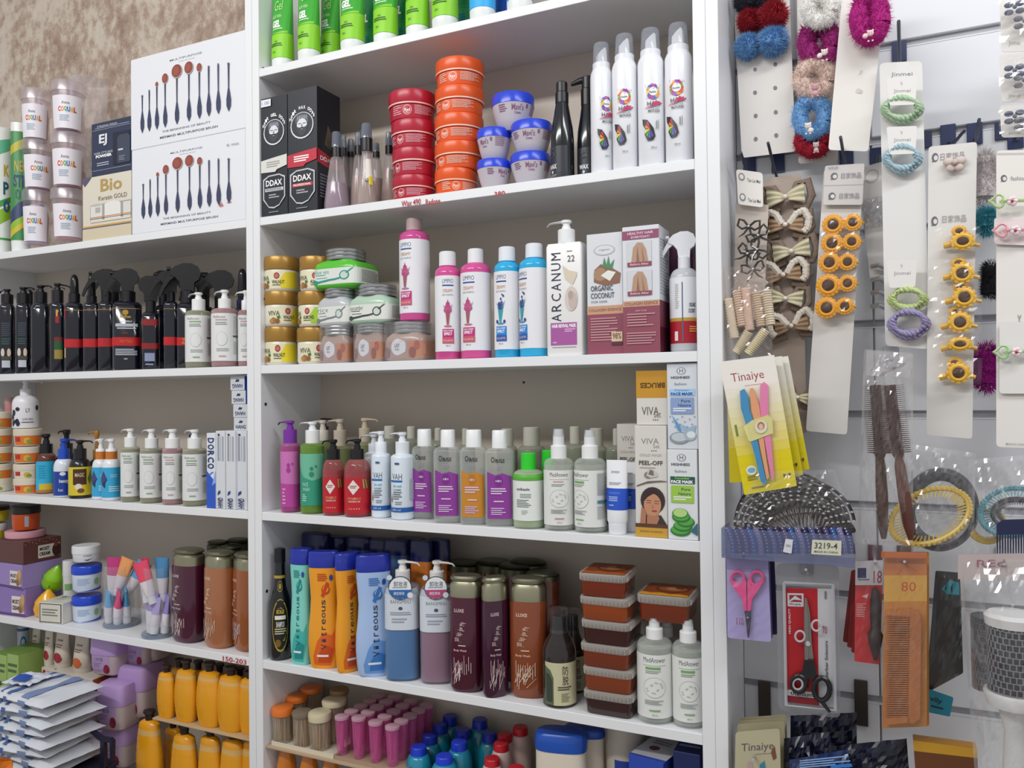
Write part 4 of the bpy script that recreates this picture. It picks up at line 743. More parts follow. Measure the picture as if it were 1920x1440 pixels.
# ---- shelf 5
t = T('oil_shampoo_bottle', 'black long necked bottle with gold oval label at the end of the shelf', 'bottle', 505, 546, YF(525, 1241, Z5), Z5, py=1180); r = t.r; H = t.z(1048); pr = body_prof(r, t.z(1127), r*.55, t.z(1127)*.25)+[(t.z(1100), r*.44), (t.z(1060), r*.42)]
pr = [(0, r*.9), (.003, r), (t.z(1140), r), (t.z(1128), r*.95), (t.z(1118), r*.8), (t.z(1105), r*.58), (t.z(1090), r*.5), (t.z(1055), r*.46)]
t.loft('bottle_body', pr, mat('#0f1013', .12, coat=.5)); t.loft('cap', cap_prof(t.z(1057), t.z(1031), r*.52), mat('#15161a', .3))
Hb = t.z(1055); t.print(pr, [('e', 0, .36, .8, .27, '#b59a3c'), ('e', 0, .36, .73, .25, '#1c1a14'), ('t', 0, .5, .7, .04, 'SOLE', '#d8b84a', 0, .03), ('r', -.5, .42, .5, .46, '#e8e4d8'), ('t', 0, .37, .75, .06, 'SHAMPOO', '#d8d4c8', 0, .03), ('l', -.5, .26, .5, .33, 3, '#c8c0a0'), ('p', [(.2, .2), (.6, .28), (.62, .35), (.4, .2)], '#8c8a3a'), ('e', -.2, .18, .25, .04, '#7a5a1c'), ('b', .83, .86, '#b59a3c')], H=Hb)
t.print(pr, [('e', 0, .75, .42, .055, '#a88c3c'), ('e', 0, .75, .36, .047, '#1c1a14'), ('e', 0, .75, .22, .03, '#a88c3c')], H=Hb, name='neck_label', ref=r)
def vitreous(xl, xr, top, bot, cb, label, c1, c2, c3, capc='#1d2f9c', rot=0, letters=True, yf=None, kk=.5, cat='bottle'):
    yf = YF((xl+xr)/2, bot, Z5) if yf is None else yf
    t = T('shampoo_bottle', label, cat, xl, xr, yf, Z5, 'wavy shampoo bottles with blue caps', rot=rot, py=1150, ratio=kk); r = t.r; H = t.z(cb); r *= .97
    pr = [(0, r*.80), (.002, r*.86), (H*.03, r*.88), (H*.12, r*.98), (H*.25, r*1.03), (H*.40, r*1.0), (H*.55, r*.9), (H*.68, r*.86), (H*.8, r*.9), (H*.93, r*.97), (H, r*.98)]
    t.loft('bottle_body', pr, mat(c1, .25, coat=.2), 2.4, 36, k=kk); Hc = t.zt(top); t.loft('flip_cap', [(H-.001, r*1.0), (H+(Hc-H)*.5, r*1.02), (H+(Hc-H)*.52, r), (Hc-.003, r*.99), (Hc, r*.9)], mat(capc, .28), 2.4, 36, k=kk)
    if letters:
        w = Wrap(t.rings(pr, kk), 2.4, H, r)
        prints(w, [('p', [(-.62, .04), (.6, .03), (.85, .2), (.9, .42), (.6, .33), (.1, .36), (-.3, .28), (-.62, .12)], c2), ('p', [(-.3, .06), (.55, .06), (.7, .2), (.2, .24), (-.2, .16)], c3), ('l', -.35, .1, .4, .14, 1, '#e8f0f4'),
            ('e', .25, .78, .3, .05, c3), ('e', .25, .79, .2, .035, c1), ('p', [(-.1, .72), (.3, .86), (.5, .84), (.1, .7)], c3), ('e', .6, .9, .12, .03, '#2a4a9c'), ('l', -.3, .86, .35, .94, 4, c3)], t.o)
        s = 'Vitreous'; 
        for i, ch in enumerate(s): prints(w, [('t', .1, .22+i*.062, .36 if ch.isupper() or ch in 't' else .27, .052 if ch not in 'itr' else .036, ch, '#2c3448' if c1 != '#7fd4c8' else '#1c6a6a', 90, .0)], t.o, 'letter', base=.0006)
    return t
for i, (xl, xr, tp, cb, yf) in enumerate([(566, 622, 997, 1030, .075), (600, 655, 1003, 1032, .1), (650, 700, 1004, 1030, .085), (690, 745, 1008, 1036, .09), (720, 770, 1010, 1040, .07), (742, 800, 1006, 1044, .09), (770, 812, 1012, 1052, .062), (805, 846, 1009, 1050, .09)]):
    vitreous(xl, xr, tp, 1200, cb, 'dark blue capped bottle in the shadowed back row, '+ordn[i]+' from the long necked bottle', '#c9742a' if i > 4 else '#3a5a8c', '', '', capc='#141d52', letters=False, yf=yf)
vitreous(545, 586, 1026, 1254, 1058, 'mint green wavy shampoo bottle with blue cap', '#7fd4c8', '#3fb5ac', '#1f8c8c', rot=4, kk=.7)
vitreous(582, 634, 1031, 1265, 1064, 'orange wavy shampoo bottle with blue cap between the mint bottle and the other orange one', '#f0a020', '#e0661c', '#c84a14', rot=22)
vitreous(630, 674, 1034, 1273, 1068, 'orange wavy shampoo bottle next to the pale blue one, its label turned away', '#f0a020', '#e0661c', '#c84a14', rot=62, kk=.6)
vitreous(671, 730, 1037, 1275, 1072, 'pale blue wavy shampoo bottle with blue cap', '#a9c4ec', '#6a9ad8', '#3a78c0', rot=38)
def bang(xl, xr, top, bot, cl, cr, cb, ct, hd, label, liqc, tagc, rot=0):
    t = wash(xl, xr, top, bot, cl, cr, cb, ct, hd, label, '#b9c4d0', mat(liqc, .1, alpha=.85), '#e8e6e4', [('r', -1.25, .545, 1.3, .975, '#d3dae4'), ('t', 0, .845, 1.15, .035, 'BANGMEILI', '#6a7484', 0, 0), ('e', 0, .775, .12, .018, '#4a5460'), ('l', -.6, .695, .6, .735, 2, '#8a94a4'), ('l', -.5, .61, .5, .67, 2, '#9aa4b4')], lvl=.62, alpha=.14, base=Z5, sh=.06, dirn=2, reach=.034, grp='makeup remover pump bottles', rot=rot, n=3.)
    c = t.z(1101); tg = G().tube([(0, -t.r-.0012, c), (0, -t.r-.0022, c)], t.r*.66, 32).build('hang_tag', mat('#39434f', .4), t.o)
    q = t.r*.62; prints(Flat((-q, -t.r-.0023, c-q), (2*q, 0, 0), (0, 0, 2*q)), [('e', .5, .5, .5, .5, '#e8ecf0'), ('p', [(.0, .42), (.03, .3), (.15, .14), (.3, .05), (.5, 0), (.7, .05), (.85, .14), (.97, .3), (1, .42)], tagc), ('t', .52, .68, .62, .24, '卸妆液', '#2a3440', 0, .0), ('l', .15, .48, .85, .54, 1, '#7a8490'), ('t', .45, .26, .5, .14, '清爽卸妆', '#e8ecf0'), ('e', .95, .18, .13, .13, '#dfe6ec'), ('e', .02, .98, .12, .12, '#c9d8e8')], t.o)
bang(723, 789, 1100, 1286, 741, 769, 1090, 1074, 1056, 'clear pump bottle of blue makeup remover with round hang tag', '#2f80c4', '#2a6ab0', rot=-8)
bang(788, 853, 1103, 1286, 806, 834, 1093, 1076, 1057, 'clear pump bottle of pinkish makeup remover with round hang tag', '#a8708a', '#b8487c', rot=-4)
def luxe(xl, xr, top, bot, cb, ct, label, col, base=None, yf=None, rot=0, k=1, dark=False, txt=True):
    base = Z5 if base is None else base; yf = YF((xl+xr)/2, bot, base) if yf is None else yf
    t = T('body_wash_bottle', label, 'bottle', xl, xr, yf, base, 'body wash bottles with pewter caps', rot=rot, py=(top+bot)/2, ratio=.72); r = t.r; H = t.z(cb); Hc = t.zt(ct)
    pr = [(0, r*.82), (.003, r*.9), (H*.05, r*.97), (H*.5, r*1.0), (H*.96, r*.98), (H, r*.93)]
    t.loft('bottle_body', pr, mat(col, .12, alpha=.93, coat=.4), 2.6, 36)
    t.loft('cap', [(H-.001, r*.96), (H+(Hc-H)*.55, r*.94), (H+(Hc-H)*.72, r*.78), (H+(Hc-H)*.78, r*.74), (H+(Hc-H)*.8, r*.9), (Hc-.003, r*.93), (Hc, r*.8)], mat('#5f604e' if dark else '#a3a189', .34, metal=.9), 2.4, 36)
    if txt:
        ink = '#e0c8c8' if col != '#8a4424' and col != '#a86a44' else '#e8cdb8'; it = [('t', -.25, .86, .62, .035, 'LUXE', ink, 0, .02), ('t', -.2, .44, .8, .028, 'Body Wash', ink, 0, .01), ('l', -.3, .48, .15, .5, 1, ink)]
        rr = random.Random(int(xl)); 
        for i in range(9):
            a = -.6+i*.13; it.append(('p', [(a, .08+.03*rr.random()), (a+.25*rr.uniform(-1, 1), .22), (a+.2*rr.uniform(-1, 1), .36), (a+.03, .3), (a+.05, .2)], ink) if False else ('l', a, .08+.02*rr.random(), a+.03, .3+.1*rr.random(), 1, ink))
        for i in range(12):
            x0, y0 = rr.uniform(-.7, .1), rr.uniform(.08, .2); x1, y1 = x0+rr.uniform(-.1, .55), y0+rr.uniform(.08, .22); it.append(('p', [(x0, y0), (x1, y1), (x1+.025, y1), (x0+.03, y0)], ink))
        for i in range(4): it.append(('t', -.3+.1*i, .56+.055*i, .4, .04, ['pure', 'Night', 'glow', 'My'][i], ink, 90, 0))
        t.print(pr, it, 2.6, H=H)
    return t
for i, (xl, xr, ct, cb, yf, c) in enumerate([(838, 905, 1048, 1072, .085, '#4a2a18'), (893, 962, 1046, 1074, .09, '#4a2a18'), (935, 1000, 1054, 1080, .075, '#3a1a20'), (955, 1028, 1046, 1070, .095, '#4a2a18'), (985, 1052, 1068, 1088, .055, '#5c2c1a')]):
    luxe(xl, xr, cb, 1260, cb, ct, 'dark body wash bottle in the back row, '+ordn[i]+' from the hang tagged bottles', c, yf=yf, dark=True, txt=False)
luxe(845, 905, 1120, 1305, 1120, 1074, 'plum body wash bottle with pewter cap beside the hang tagged pink bottle', '#4a0c28', rot=12)
luxe(904, 952, 1126, 1310, 1126, 1078, 'narrow looking plum body wash bottle between another plum one and the copper one', '#3c0c2c', rot=48)
luxe(958, 1025, 1128, 1312, 1128, 1078, 'copper coloured body wash bottle with pewter cap on the centre shelf', '#8a4424', rot=14)
def asian(xl, xr, top, bot, yf, label):
    t = T('pump_bottle', label, 'bottle', xl, xr, yf, Z5, 'shrink wrapped dark shampoo bottles', py=1260, rot=0); r = t.r; H = t.z(1186)
    pr = [(0, r*.92), (.002, r), (t.z(1235), r), (t.z(1222), r*.97), (t.z(1208), r*.8), (t.z(1196), r*.58), (H, r*.5)]
    t.loft('bottle_body', pr, mat('#2a2320', .12, alpha=.93, coat=.4), seg=36); t.loft('cap', cap_prof(H-.001, t.zt(1150, t.r*.5), r*.46, taper=.94), mat('#17181b', .25)); t.loft('shrink_wrap', [(H-.012, r*.58), (H+.004, r*.52), (t.z(1152), r*.55), (t.z(1148), r*.5)], film(.03, b=.2), seg=20)
    t.print(pr, [('r', -.95, .04, 1.3, .60, '#c9c4a0'), ('p', [(-.95, .04), (-.35, .04), (-.35, .4), (-.55, .5), (-.95, .55)], '#5c6a50'), ('p', [(-.85, .08), (-.42, .08), (-.42, .36), (-.6, .44), (-.85, .46)], '#3a4436'), ('t', .35, .50, .36, .12, '防', '#2a2a24', 0, 0), ('t', .35, .37, .36, .12, '脱', '#2a2a24', 0, 0), ('l', -.1, .23, .7, .29, 2, '#4a4a40'), ('l', .1, .08, .6, .2, 5, '#8a886c')], H=H)
asian(1050, 1100, 1202, 1300, .07, 'dark shampoo bottle almost hidden behind the stacked tubs')
asian(1017, 1081, 1202, 1331, YF(1049, 1331, Z5), 'dark shrink wrapped shampoo bottle with cream label and two large characters')
def tub(xl, xr, z0, H, yf, dep, label, col, art, dx=0, rot=0):
    a = P(xl, 1250 if xl < 1150 else 1130, yf)[0]; b = P(xr, 1250 if xl < 1150 else 1130, yf)[0]; w = (b-a)/2
    o = thing('paste_tub', label, 'tub', ((a+b)/2+dx, yf+dep/2, z0), rot, 'clear square tubs of brown paste'); d = dep/2
    hl = H*.3; n = 9
    G().loft([(0, w*.86, d*.86), (.002, w*.9, d*.9), (H-hl, w*.94, d*.94)], n, 48).build('tub_body', mat(col, .15, alpha=.95, coat=.5), o)
    g_ = G().loft([(H-hl-.001, w*.955, d*.955), (H-hl+.001, w*.99, d*.99), (H-.0015, w, d), (H, w*.98, d*.98)], n, 48); lid_ = g_.build('lid', mat('#d5cfc8', .15, alpha=.42), o)
    g = G(); m_ = 12
    for i in range(m_):
        x = -w*.85+i*1.7*w/(m_-1); g.box(x-.0004, x+.0004, -d-.0006, -d+.001, H-hl+.001, H-.003)
    for i in range(m_):
        y = -d*.85+i*1.7*d/(m_-1); g.box(w-.001, w+.0006, y-.0004, y+.0004, H-hl+.001, H-.003)
    g.build('lid_ribs', mat('#d5cfc8', .2, alpha=.5), lid_, 0)
    if art: prints(Flat((-w*.88, -d*.88, H+.0002), (w*1.76, 0, 0), (0, d*1.76, 0)), [('r', 0, 0, 1, 1, '#9a4a1e'), ('p', [(0, 0), (1, 0), (1, .12), (.8, .2), (.6, .14), (.4, .22), (.2, .15), (0, .24)], '#e8a020' if art > 1 else '#b85a1c'), ('e', .58, .58, .36, .3, '#6a2c14'), ('e', .58, .58, .31, .25, '#a8582a'), ('e', .6, .58, .16, .14, '#c98a5a'), ('e', .7, .66, .08, .07, '#6a2c14')], lid_, 'lid_print')
    return o
fx = [P(1139, py, .02)[2] for py in (1352, 1301, 1252, 1202, 1151, 1105)]
tops = [(1291, '#3a1a16'), (1246, '#8a3a14'), (1201, '#6c2812'), (1151, '#3c1210'), (1106, '#a04614'), (1062, '#7c2c10')]
zt_ = [Z5]; yT = YF(1140, 1350, Z5); pitch = (P(1135, 1078, yT)[2]-Z5)/6
cols = ['#341614', '#8a3a14', '#7c3012', '#3c1210', '#9a4414', '#7c2c10']; nm = ['bottom', 'second from bottom', 'third from bottom', 'third from top', 'second from top', 'topmost']
for i in range(6): tub([1090, 1088, 1087, 1086, 1085, 1082][i], [1184, 1182, 1181, 1180, 1179, 1172][i], Z5+i*pitch, pitch-.0004, yT, .085, nm[i]+' clear tub in the stack of six square tubs, '+['nearly black', 'orange brown', 'brown', 'dark red brown', 'light orange brown', 'red brown under a printed lid'][i], cols[i], 1 if i == 5 else 0, dx=[0, .001, -.001, .001, 0, .0][i], rot=[0, .5, -.6, .4, 0, 4][i])
mist(1195, 1262, 1203, 1362, 1210, 1242, 1202, 1184, 1215, 1236, 1184, 1166, 'clear spray bottle with green striped label next to the stacked tubs', '#7aa86a', rot=-2, base=Z5)
mist(1261, 1322, 1209, 1368, 1277, 1309, 1208, 1190, 1282, 1303, 1190, 1170, 'clear spray bottle with green striped label against the shelf end panel', '#7aa86a', rot=2, base=Z5)
mist(1222, 1280, 1200, 1340, 1238, 1262, 1190, 1180, 1240, 1260, 1180, 1168, 'clear spray bottle in the second row between the two below the single tub', '#7aa86a', rot=2, base=Z5, yf=.062)
yS = .02; tub(1190, 1292, P(1235, 1168, yS)[2], P(1235, 1118, yS)[2]-P(1235, 1168, yS)[2], yS, .085, 'single square tub of brown paste lying across the spray bottle tops', '#7a2e12', 2, rot=2)
# ---- bottom shelf (below the frame) of the centre bay
card = mat('#b9a184', .7, bump=.1)
yq = .02; zt = P(570, 1403, yq)[2]-.003      # cardboard tray carried by orange bottles
def tray(name, label, xa, xb, y0, y1, z0, h, m, pxy=1400):
    a = P(xa, pxy, y0)[0]; b = P(xb, pxy, y0)[0]; o = thing(name, label, 'tray', ((a+b)/2, (y0+y1)/2, z0)); w = (b-a)/2; d = (y1-y0)/2
    G().box(-w, w, -d, d, 0, .0015).build('tray_floor', m, o, 0)
    g = G(); g.box(-w, w, -d, -d+.001, .0015, h); g.build('tray_wall', m, o, 0); G().box(-w, w, d-.001, d, .0015, h).build('tray_wall', m, o, 0)
    G().box(-w, -w+.001, -d+.001, d-.001, .0015, h).build('tray_wall', m, o, 0); G().box(w-.001, w, -d+.001, d-.001, .0015, h).build('tray_wall', m, o, 0); return o
o = thing('cardboard_sheet', 'tan cardboard sheet under the toothpick jars and pink tubes', 'cardboard', (0, 0, zt-.004)); xa, xb = P(492, 1405, .006)[0], P(745, 1440, .006)[0]
G().rbox(xa, xb, .006, .168, 0, .004, .0004).build('sheet', card, o, 0)
tray('shallow_tray', 'shallow cream tray holding the toothpick jars', 509, 625, .012, .12, zt, .008, mat('#d9d0bc', .5), 1395)
tray('shallow_tray', 'shallow brown tray holding the pink interdental tubes', 627, 757, .012, .165, zt, .007, mat('#a8907a', .6), 1410)
def oval(xl, xr, top, bot, label, base, yf, cap=True, ct=None, grp='ribbed amber shampoo bottles', rot=0):
    t = T('amber_bottle', label, 'bottle', xl, xr, yf, base, grp, rot=rot, py=(top+bot)/2, ratio=.55); r = t.r; H = t.z(top)
    pr = [(0, r*.72), (.002, r*.78)]
    for i in range(1, 25): 
        v = i/25; q = math.sin(math.pi*(.22+.6*v))**.6; pr.append((H*v, r*q*(1.0 if i % 2 or v < .2 or v > .72 else .975)))
    pr += [(H*.985, r*.55), (H, r*.34)]
    t.loft('bottle_body', pr, mat('#e8a018', .25, coat=.3), 2.3, 32); t.loft('shoulder_band', [(H*.84, float(np.interp(H*.84, [p[0] for p in pr], [p[1] for p in pr]))*1.006), (H*.9, float(np.interp(H*.9, [p[0] for p in pr], [p[1] for p in pr]))*1.006)], mat('#d8b06a', .3), 2.3)
    z1 = t.z(ct) if ct else H+.018; t.loft('flip_cap', [(H-.001, r*.27), (z1-.006, r*.3), (z1-.004, r*.42), (z1, r*.4)], mat('#2a1c16', .35), 2, 16, k=.8)
    return t
for i, (a, b) in enumerate(((517, 558), (559, 600), (600, 640))):
    G_ = T('amber_bottle', 'amber bottle under the cardboard sheet, '+ordn[i]+' from the shelf side panel', 'bottle', a, b, .015, Z6, 'amber bottles carrying the cardboard sheet', py=1425); H = zt-.0042-Z6; r = G_.r
    G_.loft('bottle_body', [(0, r*.8), (.004, r*.95), (H*.5, r), (H*.8, r*.9), (H*.95, r*.6), (H-.008, r*.4)], mat('#d07a1c', .25, coat=.3), k=.8); G_.loft('cap', [(H-.009, r*.4), (H, r*.4)], mat('#d9b48c', .4), k=.8)
def pick_jar(xl, xr, lt, lb, bot, label, lid, yf, rot=0):
    t = T('toothpick_jar', label, 'jar', xl, xr, yf, zt+.0017, 'clear jars of toothpicks', py=(lt+bot)/2, rot=rot); r = t.r*.93; H = t.z(lb); Hc = t.zt(lt); pr = [(0, r*.86), (.002, r*.92), (H*.6, r*.96), (H, r*.97)]
    t.loft('jar_body', pr, shell('#d8cdbc', .2)); t.loft('lid', [(H-.002, r*1.04), (H+(Hc-H)*.55, r*1.07), (H+(Hc-H)*.85, r*1.0), (Hc, r*.8)], lid)
    g = G(); rr = random.Random(int(xl))
    for i in range(34):
        a = rr.random()*6.28; q = math.sqrt(rr.random())*r*.8; x, y = q*math.cos(a), q*math.sin(a); g.tube([(x, y, .003), (x+rr.uniform(-.003, .003), y+rr.uniform(-.003, .003), H*.9)], .0011, 4)
    g.build('toothpicks', mat('#b8926a', .6), t.o)['kind'] = 'stuff'
    return t
cl_ = mat('#cfc4a4', .35); orl = mat('#e0762a', .3); brl = mat('#8a6a44', .4)
pick_jar(563, 606, 1281, 1300, 1380, 'toothpick jar with orange lid farthest back in the tray', orl, .085)
pick_jar(535, 578, 1297, 1318, 1390, 'toothpick jar with orange lid in the second row', orl, .055)
pick_jar(618, 655, 1286, 1304, 1385, 'toothpick jar with brown lid in the back row', brl, .08)
pick_jar(603, 650, 1304, 1326, 1395, 'toothpick jar with cream lid in the second row', cl_, .05)
pick_jar(508, 552, 1318, 1343, 1402, 'toothpick jar with orange lid at the front by the side panel', orl, YF(530, 1402, zt))
pick_jar(547, 586, 1327, 1346, 1408, 'toothpick jar with clear lid in the middle of the front row', shell('#9a8a78', .5), YF(565, 1408, zt))
pick_jar(577, 623, 1327, 1354, 1416, 'toothpick jar with cream lid at the front, beside the pink tubes', cl_, YF(600, 1416, zt))
n_ = 0
for rw in range(5):
    for cc in range(4):
        y0 = .022+rw*.0268; a = P(628+cc*31.5, 1410, .022)[0]; x = a+.0105+.0005*rw; x = P(643+cc*31.5, 1380, .035)[0]+rw*.001
        t = thing('interdental_tube', 'clear pink interdental tube, '+ordn[cc]+' along in the '+['front', 'second', 'third', 'fourth', 'fifth'][rw]+' row of the brown tray', 'tube', (x, y0+.0105, zt+.0017), 0, 'pink tubes in the brown tray'); H = P(643, 1335, .045)[2]-zt-.006+.002*((rw*3+cc*5) % 3)
        G().loft([(0, .0078, .0078), (.001, .0088, .0088), (H, .0122, .0122)], 2, 16).build('tube_body', mat('#e476b4', .15, alpha=.3), t)
        G().loft([(H-.001, .0129, .0129), (H+.003, .0129, .0129), (H+.0036, .0118, .0118)], 2, 16).build('lid', mat('#e4bccb', .2, alpha=.5), t)
        g = G(); rr = random.Random(n_); n_ += 1
        for i in range(6): q = rr.random()*6.28; g.tube([(.003*math.cos(q), .003*math.sin(q), .008), (.006*math.cos(q+.3), .006*math.sin(q+.3), H*.88)], .0016, 5)
        g.build('brushes', mat('#d04894', .3), t)
def small_bottle(px, pt, w, body, capc, label, name, yf, grp, cw=.62, tall=26, n=2., k=1.):
    w *= .87; t = T(name, label, 'bottle', px-w/2, px+w/2, yf, Z6, grp, py=pt+30, ratio=k); r = t.r; rc = r*cw; Hc = t.zt(pt, rc); H = t.z(pt+tall, q=cw)
    pr = body_prof(r, H, rc*.8, min(.03, H*.25)); t.loft('bottle_body', pr, body, n, 28); t.loft('cap', cap_prof(H-.001, Hc, rc, taper=.95), mat(capc, .3)); return t
tl = mat('#1f8ca8', .2, coat=.3); tl2 = mat('#126a7c', .25, coat=.3)
for i, (px, pt, w, yf) in enumerate([(844, 1337, 52, .125), (900, 1343, 54, .115), (825, 1352, 52, .1), (868, 1362, 56, .09), (806, 1372, 54, .075), (918, 1368, 52, .09), (861, 1384, 58, .06), (785, 1393, 58, .03), (833, 1410, 62, .015)]):
    small_bottle(px, pt, w, tl2 if i < 6 else tl, '#1c2f9c' if i < 6 else '#1f3fd0', 'teal bottle with blue cap, '+ordn[8-i]+' nearest in the cluster on the lowest visible shelf', 'teal_bottle', yf, 'teal bottles with blue caps')
pkb = mat('#c9b0aa', .3)
for i, (px, pt, w, yf) in enumerate([(976, 1357, 48, .1), (947, 1370, 46, .085), (940, 1387, 48, .06), (923, 1415, 50, .03), (968, 1432, 54, .012)]):
    small_bottle(px, pt, w, pkb, '#c01c2c', 'small pinkish bottle with red cap, '+ordn[4-i]+' nearest of the red capped cluster', 'red_capped_bottle', yf, 'bottles with red caps', cw=.7, tall=24)
def cream_cap(xl, xr, top, cb, yf, label):
    t = T('lotion_bottle', label, 'bottle', xl, xr, yf, Z6, 'cream lotion bottles with broad blue caps', py=1410, ratio=.55, rot=12); r = t.r; H = t.z(cb); Hc = t.zt(top); 
    t.loft('bottle_body', [(0, r*.85), (.004, r*.92), (H*.6, r*.97), (H, r*.97)], mat('#ddd4c4', .35), 3, 32); t.loft('cap', [(H-.001, r), (Hc-.012, r*1.02), (Hc-.003, r*.97), (Hc, r*.85)], mat('#1d4fb0', .3), 3, 32); return t
cream_cap(1058, 1133, 1356, 1384, .06, 'cream bottle with blue cap behind the larger looking one'); cream_cap(1006, 1099, 1362, 1411, .012, 'cream bottle with broad blue cap in front, beside the red caps')
t = T('cream_tub', 'tall cream coloured bottle with a blue label in the shadow under the stacked tubs', 'bottle', 1136, 1212, .06, Z6, py=1410); r = t.r; H = t.z(1371); pr = [(0, r*.85), (.004, r*.9), (H*.9, r), (H, r*.94)]; t.loft('tub_body', pr, mat('#c4bcb0', .35)); t.print(pr, [('r', -.6, .62, .5, .85, '#1f3f9c'), ('t', -.05, .73, .7, .1, 'day', '#c8d8f0', 0, .02)], H=H)
def flat_box(name, label, xa, xb, pyt, y0, y1, z0, m, items, rot=0, cat='box', front=None):
    z1 = P((xa+xb)/2, pyt, y0)[2]; a = P(xa, pyt, y0)[0]; b = P(xb, pyt, y0)[0]; o = thing(name, label, cat, ((a+b)/2, (y0+y1)/2, z0), rot); w, d = b-a, y1-y0
    G().rbox(-w/2, w/2, -d/2, d/2, 0, z1-z0, .0008).build('box_body', m, o, 0); f = {'top': items}
    if front: f['front'] = front
    put_faces(o, w, d, z1-z0, f); return o
flat_box('lotion_box', 'blue box with a pale floral lid print on the lowest visible shelf', 1186, 1256, 1425, .012, .09, Z6, '#1f3a8c', [('r', 0, 0, 1, 1, '#c4c4cc'), ('e', .4, .5, .15, .1, '#6a3a3a'), ('l', .2, .65, .8, .85, 2, '#7a8090'), ('p', [(0, 0), (1, 0), (1, .12), (0, .06)], '#2a4ab0')], rot=-12, front=[('r', 0, .8, 1, 1, '#2a4ab0'), ('t', .4, .9, .5, .05, 'day', '#fff')])
flat_box('lotion_box', 'dark blue box in the corner of the lowest visible shelf', 1262, 1312, 1412, .02, .09, Z6, '#17265c', [('l', .1, .2, .9, .8, 3, '#8c9cc0')])
# ================================================================== left bay
# ---- on top shelf of the left bay
def pat_tube(xl, xr, top, bot, label, its, yf=.006):
    t = T('foot_cream_tube', label, 'tube', xl, xr, yf, Z2, 'green patterned tubes', py=350, rot=0); r = t.r; H = t.z(top)
    t.loft('cap', [(0, r*.9), (.02, r*.95)], mat('#e9eeec', .35)); ring = [(.02, r*.97, r*.9), (H*.5, r, r*.8), (H, r, r*.55)]
    G().loft(ring, 2, 32).build('tube_body', mat('#e4e9e4', .3), t.o); prints(Wrap(ring, 2, H, r), its, t.o)
gy, gg_, gb = '#b8b022', '#3f9a3f', '#1f5a6a'
pat_tube(-20, 23, 236, 470, 'white tube with green and blue stripes cut off by the photo edge', [('p', [(-1.5, .15), (1.4, .32), (1.4, .42), (-1.5, .28)], '#8cb82a'), ('p', [(-1.5, .72), (1.4, .85), (1.4, .93), (-1.5, .86)], '#5ab088'), ('p', [(-1.5, .3), (1.4, .44), (1.4, .48), (-1.5, .36)], gg_), ('t', .5, .66, .5, .09, 'K', '#c8a82a', 0, .03), ('t', .45, .52, .5, .1, 'P', gb, 0, .03), ('t', .5, .38, .6, .1, '0', '#2a5a8a', 0, .03), ('l', -.5, .1, 1.2, .13, 1, gg_)])
pat_tube(20, 58, 228, 468, 'tube with green and gold stripes and large dark letters beside the candy tubs', [('b', .09, .93, '#3f8a4a'), ('p', [(-1.5, .8), (1.5, .93), (1.5, .86), (-1.5, .73)], gy), ('p', [(-1.5, .1), (1.5, .28), (1.5, .38), (-1.5, .2)], '#8cb82a'), ('p', [(-1.5, .14), (1.5, .3), (1.5, .26), (-1.5, .09)], '#c9b82a'), ('p', [(-1.5, .28), (-.2, .38), (1.5, .42), (1.5, .34), (-1.5, .2)], '#2c3f68'), ('t', 0, .66, 1.3, .085, 'NEC', '#b8a43a', 0, .02), ('t', 0, .545, 1.5, .095, 'STRI', '#1f3a6a', 0, .03), ('t', 0, .44, 1.2, .08, '02', '#1f6a5a', 0, .02)], yf=.01)
t = thing('glass_bowl_tub', 'large clear lidded tub of candy behind the small candy tubs', 'tub', (*spot(128, 204, 200, .06)[:2], Z2)); rr_ = spot(128, 204, 200, .06)[2]*.98
Hh = zat(165, 152, t.location.x, t.location.y)-Z2
G().loft([(0, rr_*.75, rr_*.75), (Hh*.8, rr_*.92, rr_*.92), (Hh*.94, rr_, rr_), (Hh, rr_*.97, rr_*.97)], 2, 36).build('tub_body', mat('#e6e0e6', .35, alpha=.14), t)
rr = random.Random(5)
for i in range(9): G().sph((rr_*.5*math.cos(i*2.4), rr_*.5*math.sin(i*2.4), .02+.022*i), rr_*.36, 14, noise=.02).build('candy', mat(['#e8c4cc', '#e4e0b8', '#e8d8c8'][i % 3], .6), t)
def candy(xl, xr, top, bot, label, tint, yf, balls, rot=0):
    x, y, r, ph = spot(xl, xr, (top+bot)/2, yf); z0 = zat((xl+xr)/2, bot, x, y); H = zat((xl+xr)/2, top, x, y)-z0
    t = thing('candy_tub', label, 'tub', (x, y, z0), rot+math.degrees(math.atan2(CAM[0]-x, y-CAM[1])), 'clear candy tubs with rainbow lettering'); pr = [(0, r*.78, r*.78), (.002, r*.82, r*.82), (H*.8, r*.92, r*.92)]
    G().loft(pr, 2, 32).build('tub_body', film(.14, '#f4eff4', .3, b=.4), t)
    G().loft([(H*.79, r*1.0, r*1.0), (H*.97, r*1.0, r*1.0), (H, r*.96, r*.96)], 2, 32).build('lid', film(.3, '#efe8f0', .3, b=.5), t)
    G().loft([(.004, r*.70, r*.70), (H*.5, r*.8, r*.8), (H*.66, r*.7, r*.7), (H*.76, r*.4, r*.4)], 2, 24).build('candy_floss', mat(tint, .8, bump=.3, bscale=120), t)
    w = Wrap(pr, 2, H*.8, r*.9); it = [('r', -1.15, .06, 1.05, .86, '#e9e6ee')]
    for i, (ch, c) in enumerate(zip('COQUAL', ['#c83c3c', '#e08a2a', '#5aa84a', '#3a6ac0', '#e0b02a', '#c8582a'])): it.append(('t', -.5+i*.2, .52, .19, .13, ch, c, 0, .05))
    it += [('t', -.1, .68, .5, .07, 'Anna', '#8a8a94'), ('l', -.5, .22, .1, .38, 4, '#a8bccc')]
    prints(w, it, t, base=.0006)
